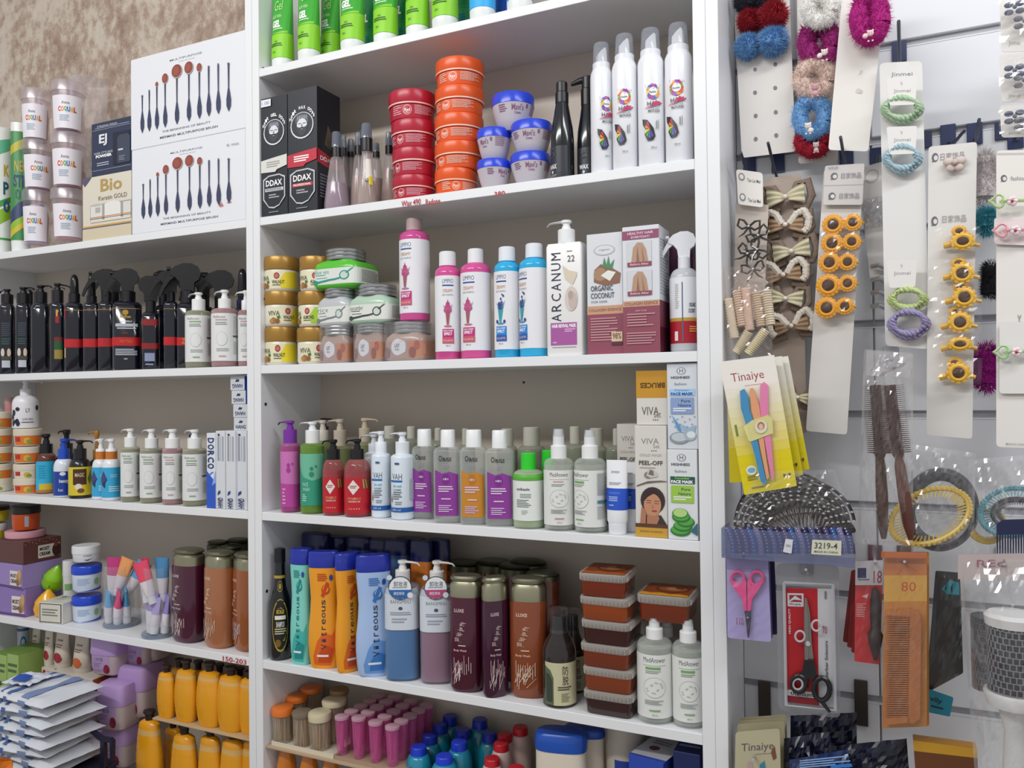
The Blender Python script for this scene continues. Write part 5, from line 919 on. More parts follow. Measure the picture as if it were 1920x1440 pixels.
cz = [((94, 162, 358, 452), '#e4a8ac', 'clear candy tub at the bottom of the stack next to the cream keratin box', 0), ((94, 163, 254, 356), '#e8b4bc', 'clear candy tub in the middle of the stack next to the navy box', -8), ((94, 162, 158, 252), '#ddb4c8', 'clear candy tub at the top of the stack next to the navy box', -5),
      ((40, 98, 360, 460), '#dcc4d8', 'clear candy tub at the bottom of the stack beside the striped tubes', -12), ((38, 104, 268, 360), '#e0c4d4', 'clear candy tub in the middle of the stack beside the striped tubes, its lettering whole', 6), ((38, 98, 172, 268), '#e8c8c4', 'clear candy tub at the top of the stack beside the striped tubes', -14)]
for (a, b, c, d), tn, lb, rt in cz: candy(a, b, c, d, lb, tn, .012 if a > 60 else .01, 0, rt)
o, w_, hb_ = carton('keratin_box', 'cream keratin box with three white bottles pictured', 'box', 155, 246, 327, Z2, .003, .06, mat('#ddd6c6', .45), faces={'front': [('r', 0, 0, 1, .18, '#d4c9ae'), ('r', 0, .185, 1, .2, '#5a5670'), ('r', 0, .205, 1, .225, '#d0a03a'), ('t', .6, .84, .44, .2, 'Bio', '#b89a5c', 0, .02), ('t', .63, .64, .58, .07, 'Keratin GOLD', '#7a7468', 0, .0), ('p', [(0, .93), (0, 1), (.2, 1), (.13, .93), (.05, .86)], '#5a5670'), ('r', .17, .3, 1, .55, '#a8a49c'), ('r', .18, .3, .42, .54, '#e0dfdc'), ('e', .3, .54, .12, .02, '#c0bdb8'), ('r', .47, .3, .8, .52, '#e8e7e4'), ('e', .63, .52, .165, .05, '#e8e7e4'), ('r', .85, .3, 1, .53, '#dcdad6'), ('r', .17, .34, 1, .355, '#d08a3a'), ('r', .17, .32, 1, .33, '#4a4660'), ('r', .28, .42, .38, .5, '#b5b2ac'), ('r', .17, .27, 1, .3, '#ddd6c6')]}, py=390)
carton('hair_powder_box', 'navy hair styling powder box with a small can pictured, on the keratin box', 'box', 171.5, 247, 225, Z2+hb_+.0004, .004, .05, mat('#2c3550', .4), faces={'front': [('r', .03, .1, .97, .105, '#c9ccd8'), ('r', .03, .86, .97, .865, '#c9ccd8'), ('t', .4, .925, .5, .03, 'STRONG HOLD', '#d5d8e4'), ('l', .1, .88, .95, .9, 1, '#aab0c4'), ('t', .3, .66, .2, .22, 'EJ', '#e4e6ee', 0, .03), ('t', .31, .42, .46, .045, 'HAIR STYLING', '#c4c8d8'), ('t', .32, .36, .4, .055, 'POWDER', '#fff', 0, .05), ('l', .15, .16, .45, .24, 2, '#aab0c4'), ('r', .55, .15, .97, .75, '#1a2136'), ('p', [(.66, .17), (.66, .64), (.72, .69), (.9, .69), (.97, .64), (.97, .17)], '#3c4458'), ('r', .68, .4, .8, .43, '#d0d3da'), ('l', .7, .2, .86, .3, 3, '#7a8194')]}, py=280)
def brushbox(o_, w, H, price):
    it = [('t', .5, .88, .28, .022, 'MULTIPURPOSE', '#7a8090'), ('t', .51, .845, .14, .012, 'makeup brush', '#9aa0a8'), ('t', .5, .135, .42, .022, 'THE BEGINNING OF BEAUTY', '#7a8090'), ('t', .52, .075, .5, .025, 'MERMAID MULTIPURPOSE BRUSH', '#6a7080')]
    xs = [.11, .175, .245, .32, .425, .53, .62, .70, .78, .865]; tp = [.58, .62, .68, .74, .80, .80, .76, .72, .72, .70]; hw = [.008, .005, .012, .026, .044, .036, .021, .006, .005, .008]; hh = [.02, .02, .045, .09, .12, .11, .075, .02, .02, .02]
    for x, t_, a, b in zip(xs, tp, hw, hh):
        bt_ = .16+.05*(x-.1); mid = bt_+.13
        it += [('p', [(x-.006, t_-b), (x-.004, mid+.12), (x-.018, mid), (x-.017, bt_+.06), (x, bt_), (x+.017, bt_+.06), (x+.018, mid), (x+.004, mid+.12), (x+.006, t_-b)][::-1], '#39405e')]
        if a > .01: it += [('e', x, t_-b*.45, a*1.08, b*.62, '#c9c4c4'), ('e', x, t_-b*.42, a, b*.58, '#8c4438'), ('e', x-a*.15, t_-b*.4, a*.6, b*.4, '#9c5244')]
        else: it += [('e', x, t_-b*.5, a*1.2, b*.6, '#5a6078')]
    if price: it += [('t', .80, .2, .035, .05, '6', RED, 0, 0), ('l', .85, .2, .9, .215, 1, RED), ('t', .9, .85, .1, .03, '6 mx', '#8a90a0', 0, 0)]
    prints(Flat((-w/2, -.03, 0), (w, 0, 0), (0, 0, H)), it, o_, 'front_print', base=.0002)
for i, (xl, xr, top, bot, lb) in enumerate([(247, 461, 261, 427, 'white makeup brush set box with ten brushes printed, lower of two, price in red'), (245, 461, 83, 262, 'white makeup brush set box with ten brushes printed, upper of two')]):
    a = P(xl, (top+bot)/2, .002); b = P(xr, (top+bot)/2, .002); w = b[0]-a[0]; z0 = Z2 if i == 0 else Z2+H0+.0004; H = P(356, top, .002)[2]-z0
    if i == 0: H0 = H
    o = thing('brush_set_box', lb, 'box', ((a[0]+b[0])/2, .032, z0), 0, 'makeup brush set boxes'); G().rbox(-w/2, w/2, -.03, .03, 0, H, .0012).build('box_body', mat('#e6e8ee', .4), o, 0); brushbox(o, w, H, i == 0)
# ---- black bottles (second shelf down)
blk = mat('#0d1020', .1, coat=.6)
def black(xl, xr, top, cl, cr, cb, ct, hd, label, kind, items=None, yf=.005, dirn=0, n=3.5, capm=None, body=None, rot=-6, grp='black hair product bottles'):
    t = T('black_bottle', label, 'bottle', xl, xr, yf, Z3, grp, py=620, rot=rot); r = t.r; t.px = (xl+xr)/2; H = t.z(top); rc = r*(cr-cl)/(xr-xl)
    pr = [(0, r*.9), (.003, r), (H*.90, r), (H*.915, r*.95), (H*.93, r*.985), (H*.97, r*.85), (H, rc*.85)]
    t.loft('bottle_body', pr, body or blk, n, 36); m_ = capm or mat('#111217', .35)
    if kind == 'pump': pump(t, H-.001, t.z(ct), t.z(hd), rc, m_, dirn-t_rz(t), .03)
    elif kind == 'trig': trigger(t, H-.001, t.z(hd), rc, m_, dirn, size=1.)
    else: t.loft('cap_collar', cap_prof(H-.001, t.z(cb), rc), m_); t.loft('overcap', [(t.z(cb)-.001, rc*.8), (t.z(hd)-.012, rc*.72), (t.z(hd)-.003, rc*.5), (t.z(hd), rc*.2)], mat('#17181e', .15))
    if items: t.print(pr, items, n, H=H)
    return t
t_rz = lambda t: math.degrees(t.o.rotation_euler.z)
small = [('l', -.6, .52, .5, .72, 7, '#3f4a58'), ('l', -.6, .4, .5, .5, 3, '#2f5a54'), ('e', -.45, .3, .22, .06, '#d8d0c8'), ('e', .3, .3, .24, .06, '#e0c8b0'), ('r', -.6, .2, .6, .25, '#4a463c'), ('r', -.55, .09, .45, .19, '#c4c9d4')]
blu = [('r', -1.4, .345, 2.6, .465, '#c01a22'), ('r', -1.4, .87, 1.2, .878, '#b08a3a'), ('e', -.05, .82, .2, .035, '#b8902e'), ('t', -.05, .76, .7, .045, 'Morfose', '#d0a83a', 0, .02), ('t', 0, .69, .8, .025, 'HAIR SPRAY', '#e0e4ec', 0, .02), ('r', -.7, .615, .75, .66, '#b9bec9'), ('l', -.6, .57, .65, .6, 1, '#c8ccd6'), ('t', -.05, .525, .4, .03, 'SEAL', '#a0402a'), ('t', 0, .405, .8, .04, 'PROTEIN', '#e0702a', 0, .0), ('l', -.7, .2, .7, .3, 4, '#c4c9d8'), ('l', -.15, .14, .15, .165, 1, '#c4c9d8')]
red_ = [('r', -1.4, .345, 1.6, .465, '#c01a22'), ('r', -1.2, .87, 1.2, .876, '#b08a3a')]
L2 = [(307, 335, 563, 314, 330, 545, 535, 505, 'black spray bottle with a red band behind the first white labelled pump bottle', 'trig', red_, .02, 180),
 (395, 436, 575, 402, 428, 556, 545, 505, 'dark navy trigger bottle behind the two white labelled pump bottles', 'trig', None, .075, 180), (362, 402, 572, 372, 394, 556, 545, 509, 'dark navy trigger bottle in the back row, half hidden', 'trig', None, .09, 180),
 (290, 325, 570, 298, 318, 556, 545, 506, 'black trigger bottle in the back row between two sprayers', 'trig', None, .085, 0),
 (196, 232, 565, 204, 224, 550, 540, 506, 'black trigger bottle in the back row behind the banded bottles', 'trig', None, .07, 180), (90, 120, 566, 96, 112, 556, 545, 538, 'black pump bottle in the back row, its spout pointing to the sprayers', 'pump', None, .06, 0), (40, 70, 566, 48, 62, 556, 545, 542, 'black pump bottle in the back row near the photo edge', 'pump', None, .06, 0),
 (332, 372, 566, 344, 372, 555, 545, 492, 'tall black trigger spray bottle rising behind the pump bottle with white label', 'trig', [('r', -1.4, .345, 1.6, .465, '#c01a22'), ('t', -.2, .41, .5, .08, 'Z2', '#e0a030')], .02, 180),
 (266, 300, 583, 273, 293, 560, 545, 516, 'black spray bottle with a dull red label and pale lower panel', 'trig', [('r', -.9, .75, .9, .86, '#8c1620'), ('r', -1.4, .35, 1.4, .45, '#8c1620'), ('r', -.6, .14, .5, .28, '#8c98b8'), ('l', -.5, .05, .5, .1, 1, '#8c98b8')], .012, 0),
 (184, 216, 564, 193, 214, 550, 540, 503, 'black spray bottle with red band, half covered by the largest one', 'trig', blu[:2], .012, 180),
 (156, 188, 565, 164, 184, 553, 543, 511, 'black bottle with red band and rounded tall cap', 'over', blu[:2], .008, 0),
 (121, 158, 565, 132, 154, 548, 543, 513, 'black bottle with a domed glossy cap and a red stripe', 'over', blu[:2]+[('r', -1., .2, -.8, .34, '#b9a890'), ('r', -1., .75, -.8, .9, '#a02040')], .008, 0),
 (94, 122, 566, 106, 129, 553, 543, 530, 'black pump bottle with a small green and gold label', 'pump', [('e', .05, .87, .2, .02, '#d0902a'), ('r', -.2, .7, .3, .8, '#a0202a'), ('e', 0, .84, .14, .05, '#e0a83a'), ('r', -.35, .32, .75, .44, '#1f5a34'), ('r', -.35, .44, .75, .5, '#7c2024'), ('r', -.35, .19, .75, .32, '#a08a3a')], .006, 90),
 (58, 95, 566, 69, 94, 556, 546, 533, 'plain black pump bottle without any label, its spout towards the sprayers', 'pump', None, .005, 10),
 (29, 59, 568, 42, 68, 560, 549, 537, 'black pump bottle with a pale lower label, next to the plain black one', 'pump', small, .005, 10),
 (-2, 29, 568, 10, 34, 562, 551, 541, 'black pump bottle with a pale lower label, closest to the photo edge', 'pump', small, .005, 175),
 (211, 268, 562, 227, 257, 545, 535, 501, 'largest black trigger spray bottle with red band and gold emblem', 'trig', blu, .004, 180)]
for xl, xr, tp, cl, cr, cb, ct, hd, lb, k, it, yf, dr in L2: black(xl, xr, tp, cl, cr, cb, ct, hd, lb, k, it, yf, dr)
black(440, 470, 575, 444, 466, 560, 545, 502, 'navy capped bottle in the corner behind the pink pump bottle', 'over', None, .06, 0, capm=mat('#141e50', .3))
def medp(xl, xr, top, bot, cl, cr, cb, ct, hd, label, liq, base, yf=None, rot=-8, dirn=180):
    return wash(xl, xr, top, bot, cl, cr, cb, ct, hd, label, '#c4c4ac' if liq == 'g' else '#d8b4b4', mat('#8f8f6a' if liq == 'g' else '#b58088', .15, alpha=.6), '#eceeee',
        [('r', -1.4, .1, 1.6, .9, '#e2e4e4'), ('t', -.3, .84, 1.0, .045, 'MedAnswer', '#6a706c', 0, 0), ('r', -.6, .775, .3, .8, '#8aae7c' if liq == 'g' else '#c9a0a4'), ('l', -.6, .69, .3, .75, 2, '#8a928c'), ('e', -.1, .47, .42, .12, '#c9ccc8'), ('e', -.1, .47, .38, .11, '#e2e4e4'), ('l', -.5, .25, .4, .31, 2, '#a8aca8'), ('r', .75, .5, 1.5, .53, '#4a5a5a'), ('l', .8, .55, 1.5, .85, 10, '#b9bcb9'), ('l', .8, .2, 1.5, .42, 7, '#b9bcb9'), ('r', -.3, .17, .2, .19, '#8aae7c' if liq == 'g' else '#c9a0a4')],
        base=base, yf=yf, sh=.05, dirn=dirn, reach=.026, rot=rot, grp='face wash pumps with white labels', lvl=.95)
medp(446, 476, 580, 685, 452, 468, 578, 562, 543, 'pink pump bottle with white label cut off by the shelf post', 'p', Z3, yf=.03)
medp(347, 398, 580, 688, 359, 385, 579, 559, 546, 'olive pump bottle with white label in front of the black sprayers', 'g', Z3, yf=.003)
medp(396, 447, 576, 684, 408, 433, 575, 558, 541, 'pink pump bottle with white label in front of the navy sprayers', 'p', Z3, yf=.003)
# ---- third shelf of the left bay (Z4)
def pot(name, label, xl, xr, ztop, zbot, yf, lidf, bm, lm, items, grp=None, rot=0, prof=None, cat='tub', z0=None):
    t = T(name, label, cat, xl, xr, yf, 0, grp, rot=rot, py=(ztop+zbot)/2); z = snap(t.z(zbot)) if z0 is None else z0; H = t.zt(ztop)-z; t.o.location.z = z; t.base = z; r = t.r
    pr = prof(r, H) if prof else [(0, r*.86), (.002, r*.9), (H*lidf, r*.96)]
    t.loft('tub_body', pr, bm, seg=36); t.loft('lid', [(H*lidf-.001, r*.99), (H*(lidf+.02), r), (H*.96, r), (H, r*.95)], lm, seg=36)
    if items: t.print(pr, items, H=H*lidf)
    t.H = H; return t
crm = mat('#ddd3c0', .35)
zz_ = [(900, 930), (868, 899), (836, 868), (803, 836)]
for j, (xl, xr) in enumerate(((24, 80), (-30, 25))):
    for i, (a, b) in enumerate(zz_ if j == 0 else zz_+[(772, 803)]):
        a, b = (895, 926) if i == 0 else (a, b); o1 = i % 2 == 0
        pot('scrub_tub', ['bottom', 'second', 'third', 'fourth', 'highest'][i]+' orange and cream tub from the shelf upwards, '+('under the cow patterned bottle' if j == 0 else 'in the stack at the photo edge'), xl-(j == 0)*.0, xr, a, b, .012, .62, crm, crm,
            [('r', -.9, .1, 1.5, .95, '#e0762a') if o1 == (j == 0) or i > 1 else ('r', -.9, .1, 1.5, .95, '#dfd8c4'), ('r', -.8, .4, -.3, .85, '#b82c2c'), ('e', .2, .5, .25, .3, '#d8b040'), ('e', .35, .4, .2, .2, '#8a9a3a')], 'orange and cream scrub tubs', rot=-15)
t = T('pump_bottle', 'white pump bottle with black cow patches standing on the orange tubs', 'bottle', 22, 74, .016, 0, py=770, rot=0); t.base = zat(50, 803, t.x, t.y)+.0004; t.o.location.z = t.base; r = t.r; H = t.z(741); pr = body_prof(r, H, r*.42, H*.28); t.loft('bottle_body', pr, mat('#e8e8ec', .3)); pump(t, H, t.z(729), t.z(712), r*.42, mat('#e4e4ea', .35), 5, .033)
rr = random.Random(4); t.print(pr, [('e', rr.uniform(-1.2, -.5), rr.uniform(.1, .7), rr.uniform(.1, .2), rr.uniform(.05, .1), '#20243c') for _ in range(8)]+[('e', .9, .62, .15, .08, '#20243c'), ('t', .15, .55, .3, .12, 'LY', '#3a3c48', 0, 0), ('t', .15, .28, .8, .06, 'COW MILK', '#3a3c48', 0, 0), ('l', -.3, .16, .6, .2, 1, '#3a3c48')], H=H)
pot('cream_jar', 'small pink jar behind the cow patterned bottle', 8, 28, 745, 772, .06, .6, mat('#c9888c', .4), mat('#c09a98', .4), None, cat='jar')
wash(66, 108, 850, 927, 78, 103, 848, 833, 814, 'amber pump bottle with cyan and yellow label beside the orange tubs', '#8a5a4c', mat('#6c3426', .2, alpha=.9), '#16161c', [('r', -1.1, .1, 1.5, .8, '#2fb0dc'), ('r', -.6, .1, .6, .25, '#d8b82a'), ('r', -1.5, .02, 1.5, .1, '#b07a4a'), ('l', -.7, .35, 0, .7, 6, '#1f90b8'), ('e', .9, .3, .25, .12, '#6a3a8c')], sh=.25, dirn=160, rot=-5)
black(110, 150, 862, 116, 142, 850, 845, 805, 'x', 'none') if False else None
def dkp(xl, xr, top, hd, label, yf, capc='#14151c', bc='#1a2030'): return wash(xl, xr, top, 930, xl+8, xr-8, top-2, top-18, hd, label, '#1a2030', None, capc, None, yf=yf, dirn=200, reach=.02, sh=.2, rot=0)
dkp(105, 145, 850, 806, 'black pump bottle in the second row behind the blue capped white bottle', .055); dkp(166, 198, 862, 808, 'black pump bottle with orange ring behind the small white bottles', .05, capc='#a8742a')
wash(100, 139, 861, 934, 114, 137, 858, 842, 823, 'white bottle with bright blue pump and blue label', '#e2e6f0', None, '#1f4fc0', [('r', -1.5, .05, 1.5, .68, '#1a3f9c'), ('t', .1, .42, .9, .13, 'beauty', '#e4e8f4', 0, .02), ('t', -.2, .2, .5, .08, 'lux', '#c8d0e8'), ('e', 0, .62, .3, .05, '#e2e6f0')], sh=.25, dirn=90, rot=-6)
wash(128, 172, 861, 937, 140, 165, 858, 842, 826, 'black bottle with orange collar and yellow label', '#15161c', None, '#16171c', [('r', -1.5, .08, 1.5, .8, '#d8c42a'), ('r', -.6, .35, .6, .75, '#4a2a18'), ('t', 0, .6, .8, .1, 'MAGIC', '#e0c8a0', 0, .01), ('e', -.1, .3, .3, .08, '#e4dcd0'), ('e', .1, .2, .3, .06, '#7a4428'), ('p', [(.7, .5), (1.1, .7), (1.2, .5), (.9, .35)], '#3f7a34')], sh=.28, dirn=90, rot=-2)
pot('collar_ring', '', 0, 1, 0, 1, 0, .5, None, None, None) if False else None
wv = [('r', -1.5, .08, 1.5, .8, '#35a8d8'), ('p', [(-1.5, .5), (-.8, .72), (-.3, .5), (-.9, .35)], '#3a4a7a'), ('p', [(-1.2, .4), (-.5, .5), (-.6, .3)], '#26345c'), ('t', .3, .6, .7, .08, 'coco', '#bce4f4', 0, 0), ('l', -.2, .2, .9, .35, 3, '#bce4f4')]
for xl, xr, cl, cr, b, yf, lb in ((172, 207, 186, 206, 938, None, 'small white bottle with orange collar and blue label, beside the yellow labelled bottle'), (190, 228, 202, 224, 942, None, 'small white bottle with orange collar and blue label, beside the pale green pump bottles')):
    t = wash(xl, xr, 861, b, cl, cr, 858, 842, 823, lb, '#e4e8ee', None, '#e8eaee', wv, sh=.25, rot=-4, reach=.02, yf=yf)
    t.loft('collar', cap_prof(t.z(861)-.001, t.z(846), t.r*.6), mat('#c8782a', .35))
for i, (xl, xr) in enumerate([(270, 305), (305, 340), (345, 380)]): wash(xl, xr, 846, 940, xl+8, xr-8, 838, 822, 818-2*i, 'dark bottle with blue cap in the second row, '+ordn[i]+' from the small white bottles', '#5a6a8c', None, '#1f3f9c', None, yf=.06, rot=0, reach=.01)
medp(226, 263, 838, 943, 238, 261, 836, 820, 804, 'olive pump bottle with white label, nearest to the small blue labelled bottles', 'g', Z4)
medp(262, 306, 840, 945, 273, 298, 838, 822, 805, 'olive pump bottle with white label just before the pink one', 'g', Z4)
medp(304, 343, 840, 952, 314, 342, 838, 822, 805, 'pink pump bottle with white label between two olive ones', 'p', Z4)
medp(342, 388, 841, 952, 357, 384, 838, 822, 806, 'olive pump bottle with white label against the toothpaste boxes', 'g', Z4)
dz = P(395, 811, .008)[2]-Z4
carton('toothpaste_box', 'toothpaste box standing upright with large blue lettering', 'box', 387.5, 404, 812, Z4, YF(397, 953, Z4), .04, mat('#dfe4ee', .4), faces={'front': [('p', [(0, 0), (1, 0), (1, .35), (.5, .42), (0, .5)], '#2a58c8'), ('p', [(.6, .3), (1, .34), (1, .5)], '#8ab0ec')]+[('t', .5, .90-i*.085, .72, .07, ch, '#22386c', -90, .03) for i, ch in enumerate('DORCO')]+[('t', .5, .46, .7, .05, '/', '#3a78e0', 0, 0)]}, py=880)
for i, (a, b) in enumerate(((404.5, 422), (423, 441), (442, 463))):
    carton('toothpaste_box', 'narrow white toothpaste box on its end, '+ordn[i]+' from the blue lettered one', 'box', a, b, 808, Z4, YF(a, 955, Z4), .045, mat('#d8dce2', .4), faces={'front': [('l', .2, .3, .4, .93, 1, '#9aa0aa'), ('l', .5, .3, .6, .93, 1, '#b0b6c0'), ('l', .7, .3, .85, .93, 1, '#a4aab4'), ('e', .35, .95, .12, .015, '#3a4450'), ('p', [(.2, .17), (.5, .2), (.5, .24), (.25, .22)], '#2a4a7c'), ('t', .5, .1, .5, .16, 'HANG', '#3a4868', 90, .01) if False else ('r', 0, 0, 0, 0, '#fff')]+[('t', .5, .03+.033*j, .55, .03, ch, '#2a3a6c', -90, .02) for j, ch in enumerate('HANG')]}, py=880, group='upright toothpaste boxes')
zb = Z4+P(440, 808, .012)[2]-Z4+.0004
for i, (a, b) in enumerate(((782, 807), (756, 781), (729, 755), (701, 728))):
    h = (P(445, a, .01)[2]-P(445, b, .01)[2]); xl = [438, 437, 434, 432][i]
    o, w_, h_ = carton('small_toothpaste_box', ['lowest', 'second', 'third', 'uppermost'][i]+' of four small toothpaste box ends stacked under the shelf', 'box', xl, xl+27, 0, zb, .012, .12, mat('#d0d4da', .4), faces={'front': [('t', .5, .3, .7, .3, 'HANG', '#3a4868', 180 if i else 0, .03), ('p', [(.35, .6), (.45, .8), (.65, .75), (.6, .6)], '#2a3a5c')], 'side': [('r', 0, 0, 1, 1, '#2a58c8')]}, py=790, group='small stacked toothpaste boxes', H=h-.0005)
    zb += h
# ---- fourth shelf of the left bay (Z5)
t = pot('cream_jar', 'orange jar with black lid on the pink jar', 20, 77, 945, 994, .022, .68, mat('#c8501c', .25), mat('#1a1614', .3), [('r', -.1, .2, .2, .85, '#a8a4b0')], rot=0, cat='jar')
pot('cream_jar', 'yellow jar with black lid cut off by the photo edge', -32, 19, 947, 978, .022, .75, mat('#c8c22a', .3), mat('#2a261c', .3), None, cat='jar'); pot('cream_jar', 'white and yellow jar beneath the yellow one at the photo edge', -32, 14, 979, 1014, .022, .6, mat('#c8c22a', .3), mat('#dcdcdc', .3), None, cat='jar')
t = pot('cream_jar', 'wide pale pink jar lying on the brown cream box', 8, 87, 990, 1016, .016, .4, mat('#c88a98', .35), mat('#dca4b0', .35), None, cat='jar')
def cream_box(z0, z1, m, its, side, label, rot, xr=42):
    a = P(-16, 1080, .008)[0]; b = P(xr, 1080, .008)[0]; z = z0; h = z1-z0
    o = thing('cream_box', label, 'box', ((a+b)/2, .055, z), rot, 'moisturising cream boxes'); w = (b-a)
    G().rbox(-w/2, w/2, -.045, .045, 0, h-.0004, .0008).build('box_body', m, o, 0); put_faces(o, w, .09, h, {side or 'front': its}); return o
zA, zB, zC, zD = Z5, P(40, 1105, .01)[2], P(40, 1059, .01)[2], P(40, 1016, .01)[2]; 
cookie = [('r', .6, .12, .96, .72, '#e4dcd8'), ('t', .72, .52, .2, .16, 'MOIST', '#4a3a44', 0, .04), ('t', .72, .3, .2, .16, 'CREAM', '#4a3a44', 0, .04), ('e', .9, .42, .08, .28, '#b08a5c'), ('e', .93, .62, .06, .2, '#c8a06c'), ('e', .86, .25, .05, .12, '#8a6440')]
cream_box(zA, zB, mat('#8c76b8', .4), [('r', 0, 0, 1, .1, '#5c3f7c')]+cookie, None, 'lilac cream box with nuts printed, lowest of the three stacked', 3); cream_box(zB, zC, mat('#9a84c4', .4), [('r', 0, 0, 1, .1, '#5c3f7c')]+cookie, None, 'lilac cream box with nuts printed, between the brown box and the other lilac one', -2)
cream_box(zC, zD, mat('#5c3430', .4), [('r', .38, .15, .95, .72, '#d4ccc4'), ('t', .55, .55, .26, .16, 'MOIST', '#2a2020', 0, .04), ('t', .55, .33, .28, .16, 'CREAM', '#2a2020', 0, .04), ('e', .87, .42, .12, .3, '#3a1e18'), ('e', .85, .68, .05, .12, '#8a2c28')]+[('e', .05+.09*i, .85+.05*((i*5) % 3), .012, .02, '#c89a90') for i in range(10)], 'side', 'brown chocolate cream box on top of the two lilac ones', 0)
def fruit(cx, cy, w, h, yf, col, label, tilt, leaf='#3f8a2a'):
    x, y, r, ph = spot(cx-w/2, cx+w/2, cy, yf); z = zat(cx, cy+h/2, x, y); H = zat(cx, cy-h/2, x, y)-z
    o = thing('fruit_jar', label, 'jar', (x, y, z+.001), 0, 'fruit shaped lip balm jars', ry=tilt)
    pr = [(0, r*.3), (H*.03, r*.6), (H*.12, r*.85), (H*.3, r), (H*.5, r*.93), (H*.53, r*.95), (H*.7, r*.7), (H*.85, r*.4), (H*.95, r*.2), (H, r*.08)]
    G().loft([(z_, a, a) for z_, a in pr], 2, 28).build('jar_body', mat(col, .2, coat=.4), o, 60)
    G().tube([(0, 0, H*.95), (0, 0, H*1.12)], r*.06, 8).build('stem', mat(leaf, .4), o); return o
fruit(95, 1080, 46, 52, .045, '#8cc81c', 'glossy green pear shaped jar on the shelf of cream boxes', 25); fruit(60, 1130, 40, 44, .035, '#c02838', 'red fruit shaped jar half hidden behind the yellow one', -10); fruit(84, 1130, 50, 54, .016, '#f0b018', 'bright yellow fruit shaped jar behind the small white box', 12)
flat_box('soap_box', 'small white box lying in front of the yellow fruit jar', 72, 108, 1130, YF(90, 1176, Z5), YF(90, 1176, Z5)+.085, Z5, mat('#d8d4c8', .4), [('l', .2, .3, .8, .7, 5, '#b0b8a8'), ('e', .3, .6, .1, .08, '#4a7a4a')], rot=10, front=[('r', .04, .04, .96, .96, '#3f4a48'), ('r', .08, .08, .92, .92, '#d8d4c8'), ('l', .15, .3, .8, .7, 3, '#7a8078')])
pot('cream_jar', 'white and green bottle behind the stack of blue lidded jars', 117, 142, 1049, 1119, .06, .6, mat('#dcdcdc', .3), mat('#e2e2e2', .3), [('r', -.8, .3, .8, .6, '#7aa86a')], cat='jar')
y9 = YF(165, 1173, Z5)
bj = [('p', [(-1.4, .1), (-.6, .04), (.3, .1), (1.4, .2), (1.4, .04), (-1.4, .04)], '#1f48c8'), ('l', -.7, .35, .2, .75, 5, '#9ab4dc'), ('e', .7, .55, .2, .2, '#8ab47c')]
h1 = P(164, 1111, y9)[2]; h2 = P(162, 1055, y9)[2]; h3 = P(161, 1019, y9)[2]
pot('cream_jar', 'white jar with blue lid at the bottom of the stack of three', 134, 192, 1111, 1173, y9, .68, mat('#d4dff0', .3), mat('#1f48c8', .25), bj, 'stacked white and blue jars', z0=Z5, cat='jar')
pot('cream_jar', 'white jar with blue lid between the white lidded jar and the lowest one', 133, 192, 1055, 1110.5, y9, .7, mat('#d4dff0', .3), mat('#1f48c8', .25), bj, 'stacked white and blue jars', cat='jar')
pot('cream_jar', 'white jar with white lid on top of the two blue lidded ones', 134, 189, 1019, 1054.5, y9+.001, .55, mat('#e4e6ea', .3), mat('#e8eaee', .3), [('p', [(-.2, .3), (.1, .15), (.5, .45), (.1, .3)], '#3a4450'), ('t', .1, .75, .6, .15, 'cream', '#7a8090')], 'stacked white and blue jars', cat='jar')
def tube_cup(xl, xr, top, bot, label, lean, seed, cols):
    x, y, r, ph = spot(xl, xr, (top+bot)/2, YF((xl+xr)/2, bot, Z5)); H = zat((xl+xr)/2, top, x, y)-Z5
    c = thing('display_jar', label, 'jar', (x, y, Z5), 0, 'clear display jars of lip balm tubes'); 
    G().loft([(0, r, r), (.004, r*1.0, r*1.0), (.0045, r*.97, r*.97), (H, r*.97, r*.97)], 2, 32, cap=False).build('jar_wall', film(.10, '#eef2f8', b=.5), c); G().loft([(0, r*.99, r*.99), (.006, r*.99, r*.99)], 2, 32).build('jar_base', mat('#8fa0b8', .2, alpha=.5), c)
    rr = random.Random(seed); k = 0
    for i, (col, nm_) in enumerate(cols):
        hf = len(cols)//2; a = -2.95+2.7*((i % hf)/(hf-1))+rr.uniform(-.1, .1); q = r*rr.uniform(.45, .68); up = i >= len(cols)//2
        bx, by = q*math.cos(a), q*math.sin(a); z0 = .009 if not up else H*.45+rr.uniform(0, .01); L = H*rr.uniform(.5, .62)
        if up: L = H*.62
        tt = thing('lip_balm_tube', nm_, 'tube', (x+bx, y+by, Z5+z0), rr.uniform(-40, 40), 'small tubes in the display jars', rx=rr.uniform(-6, 6), ry=lean+rr.uniform(-14, 14) if up else rr.uniform(2, 22)*(1 if lean > 0 else .4))
        w = .0118
        G().loft([(0, w*.7, w*.7), (.016, w*.75, w*.75)], 2, 16).build('cap', mat('#e4e4ea', .3), tt); G().loft([(.016, w*.8, w*.8), (L*.5, w*1.1, w*.75), (L, w*1.35, w*.1)], 2, 20).build('tube_body', mat('#e2dce6' if not up else '#ddd4da', .3), tt)
        G().loft([(L*.55, w*1.13, w*.72), (L+.001, w*1.38, w*.13)], 2, 20).build('colour_band', mat(col, .3), tt)
pk, bl, ll, og = '#d8487c', '#5aa8dc', '#9a88c8', '#e8a060'
